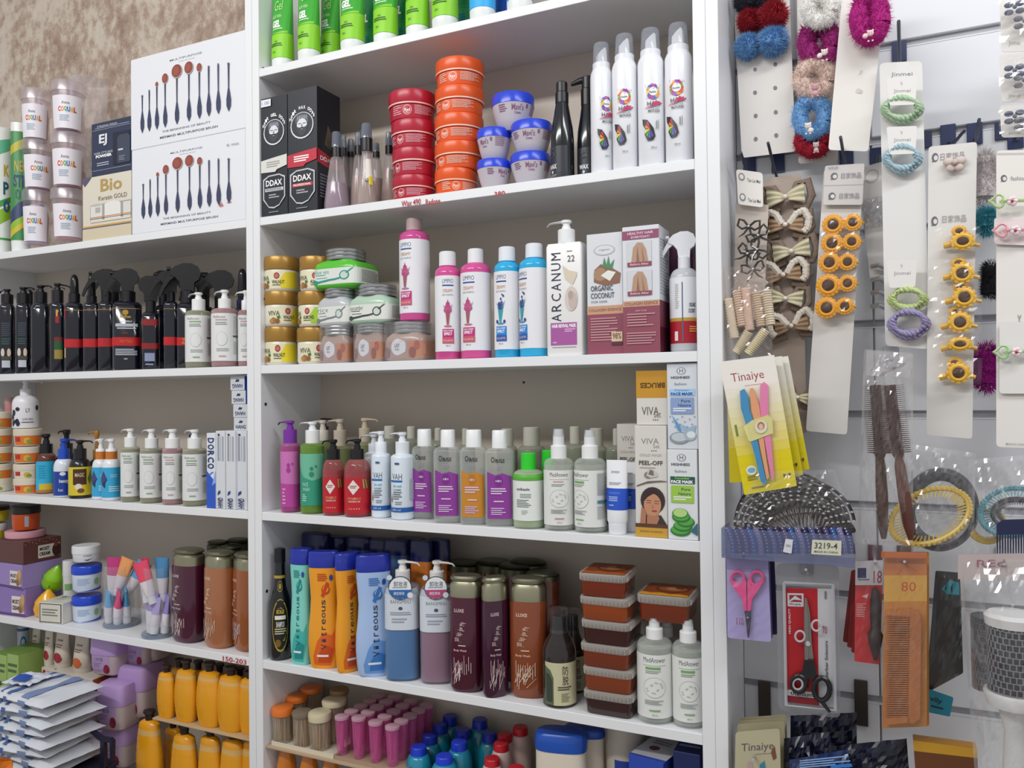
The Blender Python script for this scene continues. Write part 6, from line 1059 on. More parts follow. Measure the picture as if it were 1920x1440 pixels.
tube_cup(192, 264, 1057, 1184, 'clear display jar of small tubes beside the stacked white and blue jars', 18, 3, [(bl, 'light blue tube leaning low in the display jar by the blue lidded jars'), (bl, 'second light blue tube low in the same display jar'), (pk, 'pink tube low in the display jar by the blue lidded jars'), (bl, 'third light blue tube standing low beside the plum bottle side'), (pk, 'bright pink tube sticking out of the jar by the blue lidded jars'), ('#c23a80', 'magenta tube sticking out highest beside a pink one'), (og, 'orange banded tube crossing the upper jar'), (bl, 'light blue tube leaning out towards the other display jar'), ('#d8a0b0', 'pale pink tube crossing under the blue one')])
tube_cup(264, 333, 1060, 1203, 'clear display jar of lilac and red banded tubes beside the plum bottle', -14, 8, [(ll, 'lilac tube standing low in the jar beside the plum bottle'), (ll, 'second lilac tube low in the jar beside the plum bottle'), ('#b4a4d8', 'pale lilac tube low against the jar wall'), (ll, 'lilac tube nearest the plum bottle'), ('#d83858', 'red banded tube sticking out of the jar'), ('#c82c5c', 'crimson banded tube leaning over the jar rim'), ('#e04868', 'bright red banded tube leaning towards the plum bottle'), ('#4a88b8', 'blue banded tube sticking out behind the red ones')])
luxe(323, 386, 1060, 1209, 1060, 1026, 'plum body wash bottle in the same row as the display jars', '#4a1430', rot=-5)
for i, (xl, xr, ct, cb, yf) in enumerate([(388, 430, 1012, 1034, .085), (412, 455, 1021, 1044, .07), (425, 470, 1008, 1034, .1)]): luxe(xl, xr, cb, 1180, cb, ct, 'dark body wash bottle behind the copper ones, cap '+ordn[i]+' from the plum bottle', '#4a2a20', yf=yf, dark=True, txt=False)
luxe(383, 441, 1064, 1219, 1064, 1030, 'copper body wash bottle with pewter cap next to the plum one', '#a86a44', rot=-8)
luxe(435, 492, 1068, 1224, 1068, 1034, 'copper body wash bottle partly hidden by the shelf post', '#9a5428', rot=-20, yf=.02)
# ---- lowest visible shelf of the left bay (Z6 and risers)
cd2 = mat('#c0a880', .7, bump=.1)
ya = .02; zS = P(300, 1343, ya)[2]; 
o = thing('cardboard_sheet', 'tan cardboard sheet between the two layers of amber bottles', 'cardboard', (0, 0, zS-.003)); xa, xb = P(287, 1340, .01)[0], -.0345
G().rbox(xa, xb, .008, .15, 0, .003, .0003).build('sheet', cd2, o, 0)
for i, (xl, xr, tp, bt_, ct, yf) in enumerate([(318, 356, 1254, 1340, 1238, .085), (352, 392, 1258, 1345, 1242, .085), (392, 432, 1264, 1350, 1248, .085), (430, 470, 1270, 1355, 1255, .085),
        (294, 330, 1263, 1343, 1250, .012), (327, 372, 1258, 1353, 1241, .012), (368, 418, 1262, 1360, 1246, .012), (407, 459, 1270, 1371, 1254, .012), (447, 490, 1275, 1380, 1262, .02)]):
    oval(xl, xr, tp, bt_, ('amber bottle in the back row on the cardboard sheet, ' if i < 4 else 'ribbed amber bottle in the front row on the cardboard sheet, ')+ordn[i if i < 4 else i-4]+' from the lilac jars', zS, yf, ct=ct)
for i, (xl, xr, tp, bt_, ct, yf) in enumerate([(305, 345, 1368, 1480, 1352, .07), (255, 306, 1354, 1480, 1337, .012), (320, 372, 1381, 1500, 1364, .014), (371, 418, 1384, 1500, 1372, .02), (412, 462, 1390, 1500, 1378, .02), (452, 490, 1392, 1500, 1380, .03)]):
    oval(xl, xr, tp, bt_, 'ribbed amber bottle under the cardboard sheet, '+ordn[i]+(' along, ' if i else ' one, ')+['set back between two others', 'nearest the lilac jars', 'below the second front bottle', 'below the third front bottle', 'below the fourth front bottle', 'against the post'][i], Z6, yf, ct=ct)
def lilac(xl, xr, top, bot, yf, label, rot=0):
    t = T('lilac_jar', label, 'jar', xl, xr, yf, 0, 'square jars with lilac lids', py=(top+bot)/2, ratio=.98, rot=rot); z = t.z(bot); H = t.z(top)-z; t.o.location.z = z; r = t.r; n = 4.5
    ring = [(0, r*.74), (H*.04, r*.86), (H*.2, r*.95), (H*.56, r*.97)]
    t.loft('jar_body', ring, mat('#c9b8b8', .3, alpha=.92), n, 40); t.loft('lid', [(H*.54, r*1.0), (H*.58, r*1.02), (H*.92, r*.99), (H*.97, r*.94), (H, r*.8)], mat('#b99ad0', .35), n, 40)
    t.print(ring, [('r', -.8, .2, .55, .98, '#b79ac4'), ('t', -.25, .78, .6, .16, 'CRES', '#5a4a7c', 0, 0), ('l', -.6, .4, 0, .62, 3, '#8a78a4'), ('e', .35, .35, .22, .22, '#8c2440'), ('e', .2, .28, .14, .14, '#a83450')], n, H=H*.56)
lz = [(258, 318, 1185, 1240, .085, 'in the back, under the shelf edge beside the amber bottles'), (243, 300, 1186, 1250, .07, 'in the upper layer next to the highest one'), (186, 250, 1248, 1290, .08, 'whose lid shows under the highest jar'), (228, 302, 1250, 1346, .05, 'behind the amber bottles at mid height'),
      (178, 250, 1195, 1267, .03, 'highest and nearest, close under the shelf'), (129, 212, 1272, 1356, .04, 'beside the red tins'), (196, 266, 1358, 1440, .028, 'below the one whose label faces forward'), (150, 215, 1352, 1432, .06, 'behind the black bracket'), (190, 261, 1283, 1370, .01, 'in front, with its label facing forward')]
for xl, xr, tp, bt_, yf, lb in lz: lilac(xl, xr, tp, bt_, yf, 'lilac lidded square jar '+lb, rot=8)
zR = P(120, 1284, .03)[2]
o = thing('riser_board', 'pale board carrying the pomegranate cream tubes and boxes', 'board', (0, 0, zR-.008)); G().rbox(P(62, 1280, .03)[0], P(146, 1290, .03)[0], .04, .16, 0, .006, .0004).build('board', mat('#cfc8bc', .5), o, 0)
for i, x in enumerate((66, 126)): G().rbox(P(x, 1290, .04)[0], P(x, 1290, .04)[0]+.01, .035, .155, Z6-zR+.008, 0, .0004).build('support', mat('#cfc8bc', .5), o, 0)
pm = lambda c: [('l', -.5, .5, .5, .6, 2, '#8a6a64'), ('t', 0, .7, .9, .05, 'CREAM', '#6a3a3a', 0, .01), ('e', 0, .3, .55, .1, c), ('e', .3, .25, .4, .08, c), ('b', .9, 1.0, c)]
for i, (xl, xr, tp, bt_, c, yf, lb) in enumerate([(56, 82, 1172, 1230, '#a82a3c', .09, 'white cream tube in the back behind the pomegranate tubes'), (80, 105, 1176, 1256, '#9c1f30', .05, 'pomegranate cream tube with dark red crimp, nearest the green boxes'), (98, 138, 1180, 1262, '#9c1f30', .045, 'pomegranate cream tube with dark red crimp, next to the peach one'), (133, 176, 1190, 1268, '#c8602c', .04, 'peach coloured cream tube beside the lilac jars')]):
    zb = zR-.001+(.0212 if i else -.001); xx = P((xl+xr)/2, 1270, yf)
    if i: 
        a = P(xl-6, 1270, yf-.01)[0]; b = P(xr-6, 1270, yf-.01)[0]; ob = thing('cream_carton', 'small white carton lying under '+['', 'the pomegranate tube nearest the green boxes', 'the pomegranate tube next to the peach one', 'the peach coloured tube'][i], 'box', ((a+b)/2, yf+.03, zR-.0015), 0, 'small cream cartons'); w = b-a
        G().rbox(-w/2, w/2, -.035, .035, 0, .0225, .0006).build('box_body', mat('#d8d0c4', .4), ob, 0); put_faces(ob, w, .07, .0225, {'front': [('e', .2, .5, .12, .3, c), ('l', .4, .3, .9, .7, 2, '#a89088')], 'side': [('r', 0, 0, 1, 1, c)]})
    cream_tube(xl, xr, tp, bt_, lb, zb, pm(c), yf=yf, col='#d8cfc0', capc='#d8d0c0', grp='cream tubes on the riser board', hc=.012)
wash(32, 55, 1174, 1225, 36, 50, 1172, 1168, None, 'blue and white tube with a round emblem in the back', '#c4ccd8', None, '#d8dce4', [('b', .0, .3, '#2a5a8c'), ('e', 0, .5, .5, .2, '#2a78b8'), ('e', 0, .5, .3, .12, '#c4dcec'), ('b', .85, 1, '#3a6a9c')], yf=.1, base=zR+.0)
for i, (xl, xr, yf) in enumerate([(-14, 12, .01), (13, 34, .01)]):
    flat_box('green_carton', ['pale green carton cut off by the photo edge', 'pale green carton standing next to the red tin'][i], xl, xr, 1227, yf, yf+.09, Z6, mat('#9cbc68', .4), [('r', 0, 0, 1, 1, '#7a9c4a')], front=[('l', .1, .82, .9, .92, 2, '#4a6a3a'), ('p', [(.2, .1), (.9, .3), (.8, .7), (.1, .5)], '#b4d084'), ('e', .5, .75, .2, .02, '#2a4a2a')])
flat_box('yellow_carton', 'small yellow carton behind the red tin', 48, 74, 1265, .05, .1, Z6, mat('#d8a020', .4), None, front=[('l', .2, .8, .8, .9, 1, '#e8e0d0')])
def tin(cx, cy, r_px, yf, label, tilt, rz=0):
    p = P(cx, cy, yf); q = r_px*abs(P(cx, cy+1, yf)[2]-p[2])
    o = thing('round_tin', label, 'tin', tuple(p), rz, 'round red tins leaning upright', rx=tilt)
    G().tube([(0, 0, 0), (0, .016, 0)], q, 48, True).build('tin_body', mat('#8c2430', .25, coat=.3), o); G().tube([(0, -.002, 0), (0, .004, 0)], q*.98, 48).build('tin_lid', mat('#a02c38', .25, coat=.3), o)
    G().tube([(q*.86*math.cos(a*.1963), -.0024, q*.86*math.sin(a*.1963)) for a in range(33)], .0008, 6).build('raised_ring', mat('#7c1e2a', .3), o)
    s = Flat((-q, -.0021, -q), (2*q, 0, 0), (0, 0, 2*q)); it = []
    for a in (.6, 1.2, 1.9, 2.5): it += [('e', .5+.3*math.cos(a), .5+.3*math.sin(a), .045, .05, '#e4d4d4'), ('e', .5+.3*math.cos(a)+.015, .5+.3*math.sin(a)-.02, .03, .03, '#a02c38')]
    prints(s, it+[('l', .3, .6, .7, .66, 1, '#d8b0b0')], o, 'lid_print', base=.0003)
tin(82, 1322, 53, -.012, 'round dark red tin leaning behind the wrapped wipes packs', -8, 32); tin(-24, 1345, 53, -.02, 'round red tin at the photo edge with a green patch', -8, 32)
# wrapped packs in a heap on a wire stand in front of the shelf
def pack(i, z, dx, dy, label, w=.165, d=.13, h=.019):
    x0 = P(75, 1380, -.09)[0]; o = thing('wipes_pack', label, 'pack', (x0+dx, -.085+dy, z), [4, -3, 6, -5, 3, -6, 5, -2, 4][i % 9], 'stack of blue striped wrapped packs'); rr = random.Random(i*3+1); g = G()
    def sh(u, v, s):
        x = (u-.5)*w; y = (v-.5)*d; e = min(u, 1-u)*2; e2 = min(v, 1-v)*2; f = min(1, (e*5))**.5*min(1, e2*6)**.5
        fin = .012*(1-min(1, e*9)); return (x+math.copysign(fin, x), y, h/2+s*(h*.46*f)+.0018*math.sin(u*17+i)*math.cos(v*9+i*2)*f+rr.uniform(-.0006, .0006))
    g.grid(lambda u, v: sh(u, v, 1), 20, 12); g.grid(lambda u, v: sh(u, 1-v, -1), 20, 12); g.build('wrapper', film(.62, '#ccd4e2', .25, .9) if False else mat('#dfe4ec', .25, alpha=.92), o, 70)
    for k, (u0, u1, c) in enumerate(((.22, .26, '#5a78b0'), (.34, .4, '#4a6ca8'), (.62, .75, '#7a90bc'))):
        g = G(); g.grid(lambda u, v: (lambda p: (p[0], p[1], p[2]+.0017))(sh(u0+(u1-u0)*u, .05+v*.9, 1)), 3, 14); g.grid(lambda u, v: (lambda p: (p[0], p[1]-.0012-.0006*math.sin(v*3), p[2]))(((u0+(u1-u0)*u-.5)*w, -d*.487, h*.2+v*h*.55)), 3, 3); g.build('blue_stripe', mat(c, .35), o, 70)
zp = P(60, 1440, -.14)[2]-.02; ZP0 = zp
for i in range(8): pack(i, zp+i*.0192, [.0, .012, -.004, .01, -.006, .012, 0, .006][i], [.0, .004, -.004, .002, 0, .004, -.002, 0][i], 'white wrapped pack with blue stripes, '+['lowest in the stack', 'second from the bottom of the stack', 'third from the bottom', 'fourth from the bottom', 'fourth from the top', 'third from the top', 'second from the top', 'topmost, under the folded blue printed wrapper'][i])
o = thing('folded_wrapper', 'crumpled white wrapper with a bold blue print on the top pack', 'wrapper', (P(52, 1312, -.09)[0], -.09, zp+8*.0192+.001), 10)
rr = random.Random(9); G().grid(lambda u, v: ((u-.5)*.07, (v-.5)*.06, .004+.010*math.sin(u*3.1)*math.sin(v*3.1)+rr.uniform(0, .004)), 10, 8).build('wrapper', mat('#d4dbe8', .3), o, 0)
G().grid(lambda u, v: (-.012+u*.035, -.028+v*.02, .0115+.008*math.sin((u*.5+.3)*3.1)*math.sin((v*.3+.05)*3.1)), 6, 3).build('blue_print', mat('#1f4fa8', .35), o, 0)
# black metal stand with a shelf that carries the packs
o = thing('metal_stand', 'dark metal display stand with a bent bracket, carrying the wrapped packs', 'stand', (P(187, 1400, -.06)[0], -.05, 0)); dkm = mat('#23263a', .4, metal=.3)
zt2 = P(187, 1388, -.06)[2]; zl = P(187, 1440, -.06)[2]
G().ext([(-.007, -.2), (.004, -.2), (.004, zt2-zl-.006+.001), (.020, zt2-zl-.004), (.021, zt2-zl-.034), (.026, zt2-zl-.036), (.027, zt2-zl), (.02, zt2-zl+.004), (-.004, zt2-zl+.002), (-.035, zt2-zl+.013), (-.036, zt2-zl+.006), (-.007, zt2-zl-.006)], -.004, .004).build('bracket', dkm, o, 0).location.z = zl
G().box(-.007, .004, -.004, .004, .0, zl-.19).build('upright', dkm, o, 0)
px_ = P(75, 1380, -.09)[0]-o.location.x
G().box(px_-.11, .004, -.11, .03, ZP0-.004, ZP0-.001).build('deck', dkm, o, 0)
G().box(px_-.11, px_-.1, -.11, -.10, 0, ZP0-.004).build('upright', dkm, o, 0); G().box(-.01, .0, -.11, -.10, 0, ZP0-.004).build('upright', dkm, o, 0)
pk_ = thing('snack_pouch', 'orange and yellow pouch peeking out below the wrapped packs', 'pouch', (P(2, 1450, -.2)[0], -.2, P(2, 1450, -.2)[2]-.03), 12); rr = random.Random(2)
G().grid(lambda u, v: ((u-.5)*.05, -.008*math.sin(u*3.14)+rr.uniform(0, .002), v*.055), 8, 8).grid(lambda u, v: ((.5-u)*.05, .008*math.sin(u*3.14), v*.055), 8, 8).build('pouch_body', mat('#e87a20', .3, mott=.3, bscale=30), pk_, 0)
G().box(-.025, .025, -.03, .03, -.004, 0).build('card_base', mat('#d8b820', .4), pk_, 0)
flat_box('navy_box', 'navy box top just showing at the photo bottom edge beside the amber bottles', 150, 190, 1436, .0, .05, Z6, '#1c2a54', None)
# ================================================================== slatted bay: goods hanging on hooks
hkm = mat('#2b3348', .35, metal=.3); slv = mat('#c8cbd2', .2, metal=.9); crd = mat('#e6e2dd', .45)
def V(px, py, y): return Vector(P(px, py, y))
def sc_(px, py, y): return abs(P(px, py+1, y)[2]-P(px, py, y)[2])       # metres per pixel, upright
def hx(px, py, y): return abs(P(px+1, py, y)[0]-P(px, py, y)[0])        # metres per pixel along the wall
TR = lambda v: Matrix.Translation(-Vector(v))
def hook(a, b, yend, label, plate=None, m=None, ysta=REC-.001, r=.0022):
    p0 = V(*a, .125); p1 = V(*b, yend); o = thing('display_hook', label, 'hook', V(a[0], a[1], REC), 0, 'slat wall hooks')
    base = Vector((p0.x, REC-.002, p0.z+.006)); m = m or hkm
    g = G().tube([base, Vector((p0.x, REC-.012, p0.z+.004)), p0, p0.lerp(p1, .5)-Vector((0, 0, .002)), p0.lerp(p1, .85), p1], r, 8); g.build('prong', m, o, mtx=TR(o.location))
    w = .0095; zc = P(*plate, REC)[2] if plate else p0.z+.014
    G().rbox(p0.x-w, p0.x+w, REC-.003, REC-.0008, zc-.013, zc+.017, .0004).build('back_plate', mat('#26335c', .4) if m is hkm else m, o, 0, mtx=TR(o.location)); return o
def card(name, label, cat, q, y, items=None, m=None, group=None, th=.0009, rad=6, ys=None, round_=True, pn='card'):
    """q: TL, TR, BR, BL corners read off the photograph on plane y (ys: own depth per corner)"""
    ys = ys or [y]*4; c = [V(p[0], p[1], yy) for p, yy in zip(q, ys)]; o = thing(name, label, cat, c[0].lerp(c[1], .5), 0, group)
    out = []; k = rad*sc_(q[0][0], q[0][1], y)
    for i in range(4):
        p, a, b = c[i], c[i-1], c[(i+1) % 4]; u = (a-p).normalized()*k; v = (b-p).normalized()*k
        for s in range(4):
            t = s/3; out.append(p+u*(1-t)**2+v*t**2)
    n = len(out); D = Vector((0, th, 0)); vs = out+[p+D for p in out]
    G().add(vs, [tuple(range(n))[::-1], tuple(range(n, 2*n))]+[(i, (i+1) % n, (i+1) % n+n, i+n) for i in range(n)]).build(pn, m or crd, o, 0, mtx=TR(o.location))
    o['_'] = 0; del o['_']
    if items: prints(Quad(c, o.location), items, o, 'card_print', base=.0003)
    return o, c
class Quad:
    def __init__(s, c, o): s.c = [np.array(p-o) for p in c]; s.curved = False; s.L = [0, 1]
    def pos(s, u, v, off):
        TL, TR_, BR, BL = s.c; u = u[:, None]; v = v[:, None]
        return (BL*(1-u)+BR*u)*(1-v)+(TL*(1-u)+TR_*u)*v+np.array([0, -off, 0])
# ---- fluffy scrunchies
def fuzz(g, pts, r, n, ln, rr):
    for _ in range(n):
        i = rr.randrange(len(pts)-1); c = pts[i].lerp(pts[i+1], rr.random()); d = Vector((rr.gauss(0, 1), rr.gauss(0, 1), rr.gauss(0, 1))).normalized()
        if d.y > .5: d.y = -d.y
        p = c+d*r*.8; t = d.orthogonal().normalized()*r*.05; e = c+d*(r+ln*rr.uniform(.4, 1))+Vector((rr.gauss(0, ln*.2), 0, rr.gauss(0, ln*.2)))
        g.add([p-t, p+t, p+d.cross(t), e], [(0, 1, 3), (1, 2, 3), (2, 0, 3)])
def fluff(label, pxs, y, rpx, col, seed, closed=False, group='fluffy scrunchies', name='fluffy_scrunchie', n=1500):
    s = sc_(pxs[0][0], pxs[0][1], y); pts = [V(a, b, y-rpx*s*.7) for a, b in pxs]; o = thing(name, label, 'scrunchie', pts[0], 0, group); rr = random.Random(seed); r = rpx*s; n = int(n*1.8)
    if closed: pts.append(pts[0].copy())
    k = []; 
    for i in range(len(pts)-1):
        for t in range(4): k.append(pts[i].lerp(pts[i+1], t/4))
    k.append(pts[-1]); g = G(); g.tube(k, [r*(.86+.1*rr.random()) for _ in k], 12); g.build('core', mat(col, .9, bump=.5, bscale=300, mott=.12), o, mtx=TR(o.location))
    g = G(); fuzz(g, k, r*.92, n, r*.5, rr); f = g.build('fur', mat(col, .85), o, 0, mtx=TR(o.location)); f['kind'] = 'stuff'; return o
def charm(parent, px, py, y, w, col='#ded2c4', tilt=0, eyes=True):
    s = sc_(px, py, y); c = V(px, py, y)-parent.location; g = G(); g.sph(c, w*.5*s, 12, .6).sph(c+Vector((math.sin(tilt)*w*.8*s, 0, -w*.85*s*math.cos(tilt))), w*.42*s, 12, .6)
    for q in (-1, 1): g.sph(c+Vector((q*w*.36*s, 0, w*.4*s)), w*.17*s, 8, .6); g.sph(c+Vector((q*w*.3*s, 0, -w*1.2*s)), w*.16*s, 8, .6)
    ch_ = g.build('charm', mat(col, .35), parent)
    if eyes:
        e = G(); [e.sph(c+Vector((q*w*.17*s, -w*.3*s, w*.03*s)), w*.06*s, 6) for q in (-1, 1)]; e.build('charm_eyes', mat('#3a2a28', .3), ch_)
yA, yB, yC = .1, .112, .055
card('header_card', 'white perforated card with a dark, a red and a blue pompom tie', 'card', [(1372, -60), (1478, -60), (1492, 284), (1391, 296)], yA, [('e', u, v, .035, .011, '#77757a') for u, v in ((.33, .458), (.7, .478), (.31, .335), (.68, .352), (.3, .212), (.67, .222), (.28, .09), (.66, .098))])
def pompom(label, lobes, y, col, seed):
    s = sc_(lobes[0][0], lobes[0][1], y); o = thing('pompom_hair_tie', label, 'hair tie', V(lobes[0][0], lobes[0][1], y-.012), 0, 'pompom hair ties'); rr = random.Random(seed)
    for (a, b, r) in lobes:
        c = V(a, b, y-r*s*.6); g = G().sph(c, r*s*.86, 20, noise=.05); fuzz(g, [c, c+Vector((1e-4, 0, 0))], r*s*.86, 1500, r*s*.34, rr); g.build('pompom', mat(col, .9), o, 0, mtx=TR(o.location))
    G().tube([V(lobes[0][0], lobes[0][1], y-.012), V(lobes[1][0], lobes[1][1], y-.012)], .002, 6).build('elastic', mat(col, .8), o, mtx=TR(o.location))
pompom('dark grey pompom hair tie at the upper photo edge', [(1398, 0, 22), (1440, -8, 24)], yA, '#3a3a48', 1)
pompom('crimson pompom hair tie on the perforated card', [(1404, 40, 22), (1450, 30, 27)], yA, '#a01c2c', 2)
pompom('sky blue pompom hair tie on the perforated card', [(1402, 88, 24), (1449, 78, 27)], yA, '#74a4d4', 3)
card('header_card', 'long card holding five fluffy scrunchies with charms', 'card', [(1494, -60), (1588, -60), (1570, 303), (1497, 307)], yB, [('l', .1, .02, .9, .03, 1, '#b8b2ac')], m=mat('#d5cfc9', .5))
ring = lambda cx, cy, rx, ry, n=9: [(cx+rx*math.cos(2*math.pi*i/n+.3), cy+ry*math.sin(2*math.pi*i/n+.3)) for i in range(n)]
o = fluff('dark red fluffy scrunchie with a grey bear charm, lowest on its card', ring(1524, 266, 22, 18), .095, 15, '#a01430', 11, True); charm(o, 1530, 272, .06, 11, '#b8aca8')
o = fluff('light blue fluffy scrunchie with a pale charm', ring(1524, 220, 25, 32), .09, 16, '#74a4d4', 12, True); charm(o, 1515, 236, .055, 12, '#e0d8cc', .5)
o = fluff('cream pink fluffy scrunchie with a round pink face charm', ring(1529, 149, 26, 26), .088, 18, '#dcc4b8', 13, True); charm(o, 1528, 163, .05, 14, '#c89aa0')
o = fluff('magenta fluffy scrunchie with a white bear charm, below the white one', ring(1537, 82, 25, 32), .09, 19, '#9a2474', 14, True); charm(o, 1546, 98, .05, 12, '#e6dcd4', -1.1)
o = fluff('white fluffy scrunchie at the upper photo edge', ring(1538, 18, 22, 22), .07, 17, '#e8e6e2', 15, True)
card('header_card', 'slanting blank white card with a magenta scrunchie', 'card', [(1582, -40), (1664, -40), (1628, 284), (1553, 281)], yC, [('p', [(.57, .44), (.64, .45), (.66, .47), (.6, .47)], '#cfc8c2'), ('e', .6, .35, .06, .015, '#d4cdc6'), ('e', .66, .345, .05, .012, '#c9c2ba')])
o = fluff('magenta fluffy scrunchie with pale charm on the slanting blank card', ring(1631, 35, 20, 36), yC-.01, 20, '#b02080', 16, True); charm(o, 1632, 62, .01, 12, '#e4c8c4', -1.2)
# ---- hooks
for a, b, ye, pl, lb in (((1687, 126), (1685, 40), -.02, (1688, 100), 'dark hook above the braided hair tie card'), ((1458, 338), (1440, 268), .02, (1462, 308), 'dark hook carrying the card of beige bows'),
        ((1404, 334), (1389, 286), .04, (1414, 310), 'dark hook beside the side panel carrying a small printed tag'), ((1587, 318), (1576, 257), .02, (1587, 293), 'dark hook carrying the first sunflower card'),
        ((1779, 274), (1808, 246), .07, (1800, 254), 'dark hook bent sideways over the second sunflower card'), ((1829, 266), (1836, 224), .05, (1822, 255), 'dark hook next to the bent one, above a white fluffy toy'), ((1645, 312), (1648, 290), .08, (1640, 300), 'dark hook half hidden beside the card of braided hair ties'), ((1906, 264), (1920, 236), .06, (1900, 262), 'dark hook at the photo edge above the clip card')):
    hook(a, b, ye, lb, pl)
# ---- tag with dark acrylic bows
o, c = card('printed_tag', 'small white printed tag hanging beside the side panel', 'tag', [(1380, 317), (1430, 324), (1431, 389), (1384, 383)], .058, [('t', .66, .73, .5, .1, 'Tan Lai Mei', '#6a6460', 0, .01), ('t', .66, .16, .5, .1, 'Tan Lai Mei', '#6a6460', 0, .01), ('e', .2, .8, .12, .11, '#8a847e'), ('e', .2, .8, .08, .07, '#e6e2dd'), ('e', .2, .22, .12, .11, '#8a847e'), ('e', .2, .22, .08, .07, '#e6e2dd')])
card('backing_card', 'narrow beige card behind the smoky grey bows', 'card', [(1379, 380), (1441, 384), (1432, 600), (1376, 600)], .068, m=mat('#c8bcb2', .5), rad=3)
def loop_bow(label, px, py, w, col, tilt, y=.05):
    s = sc_(px, py, y); o = thing('acrylic_bow', label, 'hair bow', V(px, py, y), 0, 'smoky grey bows', ry=tilt); m = mat(col, .12, alpha=.8); k = w*s
    for q in (-1, 1):
        G().tube([(0, 0, 0), (q*k*.3, -.002, k*.3), (q*k*.55, -.003, k*.35), (q*k*.6, -.002, 0), (q*k*.35, 0, -k*.15), (0, 0, 0)], k*.07, 6).build('loop', m, o)
        G().tube([(0, 0, 0), (q*k*.2, 0, -k*.4), (q*k*.45, -.002, -k*.62)], [k*.07, k*.06, k*.02], 6).build('tail', m, o)
    G().sph((0, -.003, 0), k*.09, 10).build('gem', slv, o)
for i, (px, py, t_) in enumerate(((1404, 425, 10), (1422, 442, -30), (1402, 476, 35), (1420, 468, 60), (1412, 505, -10))): loop_bow('smoky grey acrylic bow, '+ordn[i]+' from the small printed tag downwards', px, py, 34, '#4a4844', t_, .05-.003*i)
# ---- beige and brown bows on their card
card('backing_card', 'long brownish card holding seven fabric bows', 'card', [(1432, 335), (1502, 326), (1513, 812), (1455, 812)], .098, [('t', .3, .965, .3, .012, 'Vivi', '#b0a8c0', 0, 0)], m=mat('#b9a89c', .5))
def fabric_bow(px, py, w, style, label, y=.09, rot=0, grp='fabric hair bows'):
    s = sc_(px, py, y); o = thing('fabric_bow', label, 'hair bow', V(px, py, y), 0, grp, ry=rot); k = w*s*.55
    def wing(q, a, b, zt, m, nm, yy=0, pl=3):
        g = G()
        def fn(u, v): 
            f = u**.7; z = (v-.5)*2*(b*.18+b*.82*f)+zt*f; return (q*a*u, yy-.004*math.sin(u*3.1)-.0016*math.sin(v*math.pi*2*pl)*u, z)
        g.grid(fn, 6, 14); g.grid(lambda u, v: (lambda p: (p[0], p[1]+.003, p[2]))(fn(u, 1-v)), 6, 14); return g.build(nm, m, o)
    fur = mat('#8c7a6c' if style != 'b' else '#7c6a60', .9, bump=.6, bscale=200)
    for q in (-1, 1): G().tube([(q*k*.2, .003, -k*.1), (q*k*.5, .001, k*.55), (q*k*.95, .001, k*.62), (q*k*1.05, .002, -k*.05), (q*k*.8, .003, -k*.5), (q*k*.3, .003, -k*.35)], k*.17, 8).build('ear_loop', fur, o)
    if style == 'w':
        wm = mat('#d8d0c4', .8, bump=.6, bscale=250)
        for q in (-1, 1):
            c_ = [(.15, .05), (.42, .48), (.72, .62), (.95, .25), (.9, -.15), (.7, -.38)]; c_ = [(a+(c-a)*t/5, b+(d-b)*t/5) for (a, b), (c, d) in zip(c_, c_[1:]) for t in range(5)]
            G().tube([(q*k*a, -.006, k*b) for a, b in c_], [k*(.17 if i % 2 else .14) for i in range(len(c_))], 8).build('ear_loop', wm, o)
        for q in (-1, 1): wing(q, k*.72, k*.36, 0, mat('#a08468', .6), 'bow_wing', -.006)
    else:
        for q in (-1, 1): wing(q, k*.78, k*.42, k*.08, mat('#c9c2a4', .6), 'bow_wing', -.008)
    G().sph((0, -.012, 0), k*.11, 12).build('pearl', mat('#e8dcd0', .1, coat=.6), o)
for px, py, w, st, rt, lb in ((1474, 372, 78, 'c', -4, 'cream gauze bow topping the card of fabric bows'), (1474, 424, 78, 'w', 3, 'brown bow with white curved ears, second on the card'), (1485, 473, 76, 'c', -6, 'cream gauze bow between two brown bows with white ears'), (1470, 517, 78, 'w', -4, 'brown bow with white ears in the middle of the card'),
        (1474, 561, 70, 'c', 8, 'rumpled cream gauze bow below the middle brown one'), (1485, 612, 76, 'w', -8, 'brown bow with white ears just above the wide gap'), (1497, 745, 62, 'c', 14, 'small brownish bow hanging alone near the card foot')): fabric_bow(px, py, w, st, lb, rot=rt)
# ---- crinkled film bags
def bag(parent, q, y, bulge=.012, seed=0, nu=18, nv=26, m=None, name='bag', amp=.0022, back=True):
    c = [V(*p, y)-parent.location for p in q]; rr = random.Random(seed); W_ = [(rr.uniform(4, 26), rr.uniform(4, 26), rr.uniform(0, 6)) for _ in range(7)]
    def fn(u, v, s):
        p = (c[3].lerp(c[2], u)).lerp(c[0].lerp(c[1], u), v); e = (math.sin(u*math.pi)*math.sin(v*math.pi))**.5 if 0 < u < 1 and 0 < v < 1 else 0
        d = sum(abs(math.sin(a*u+b*v+f))-.5 for a, b, f in W_)*amp*.6; return p+Vector((0, -s*bulge*e+d*(.3+e), 0))
    g = G(); g.grid(lambda u, v: fn(u, v, 1), nu, nv)
    if back: g.grid(lambda u, v: fn(1-u, v, -.6), nu, nv)
    return g.build(name, m or film(.035, b=.38), parent, 0)
o = thing('hair_tie_bag', 'clear bag of ribbed cream coil hair ties beside the side panel', 'bag', V(1400, 560, .01)); bag(o, [(1355, 500), (1450, 500), (1448, 668), (1362, 668)], .012, .016, 5, m=film(.05, '#f4e8e4', b=.4))
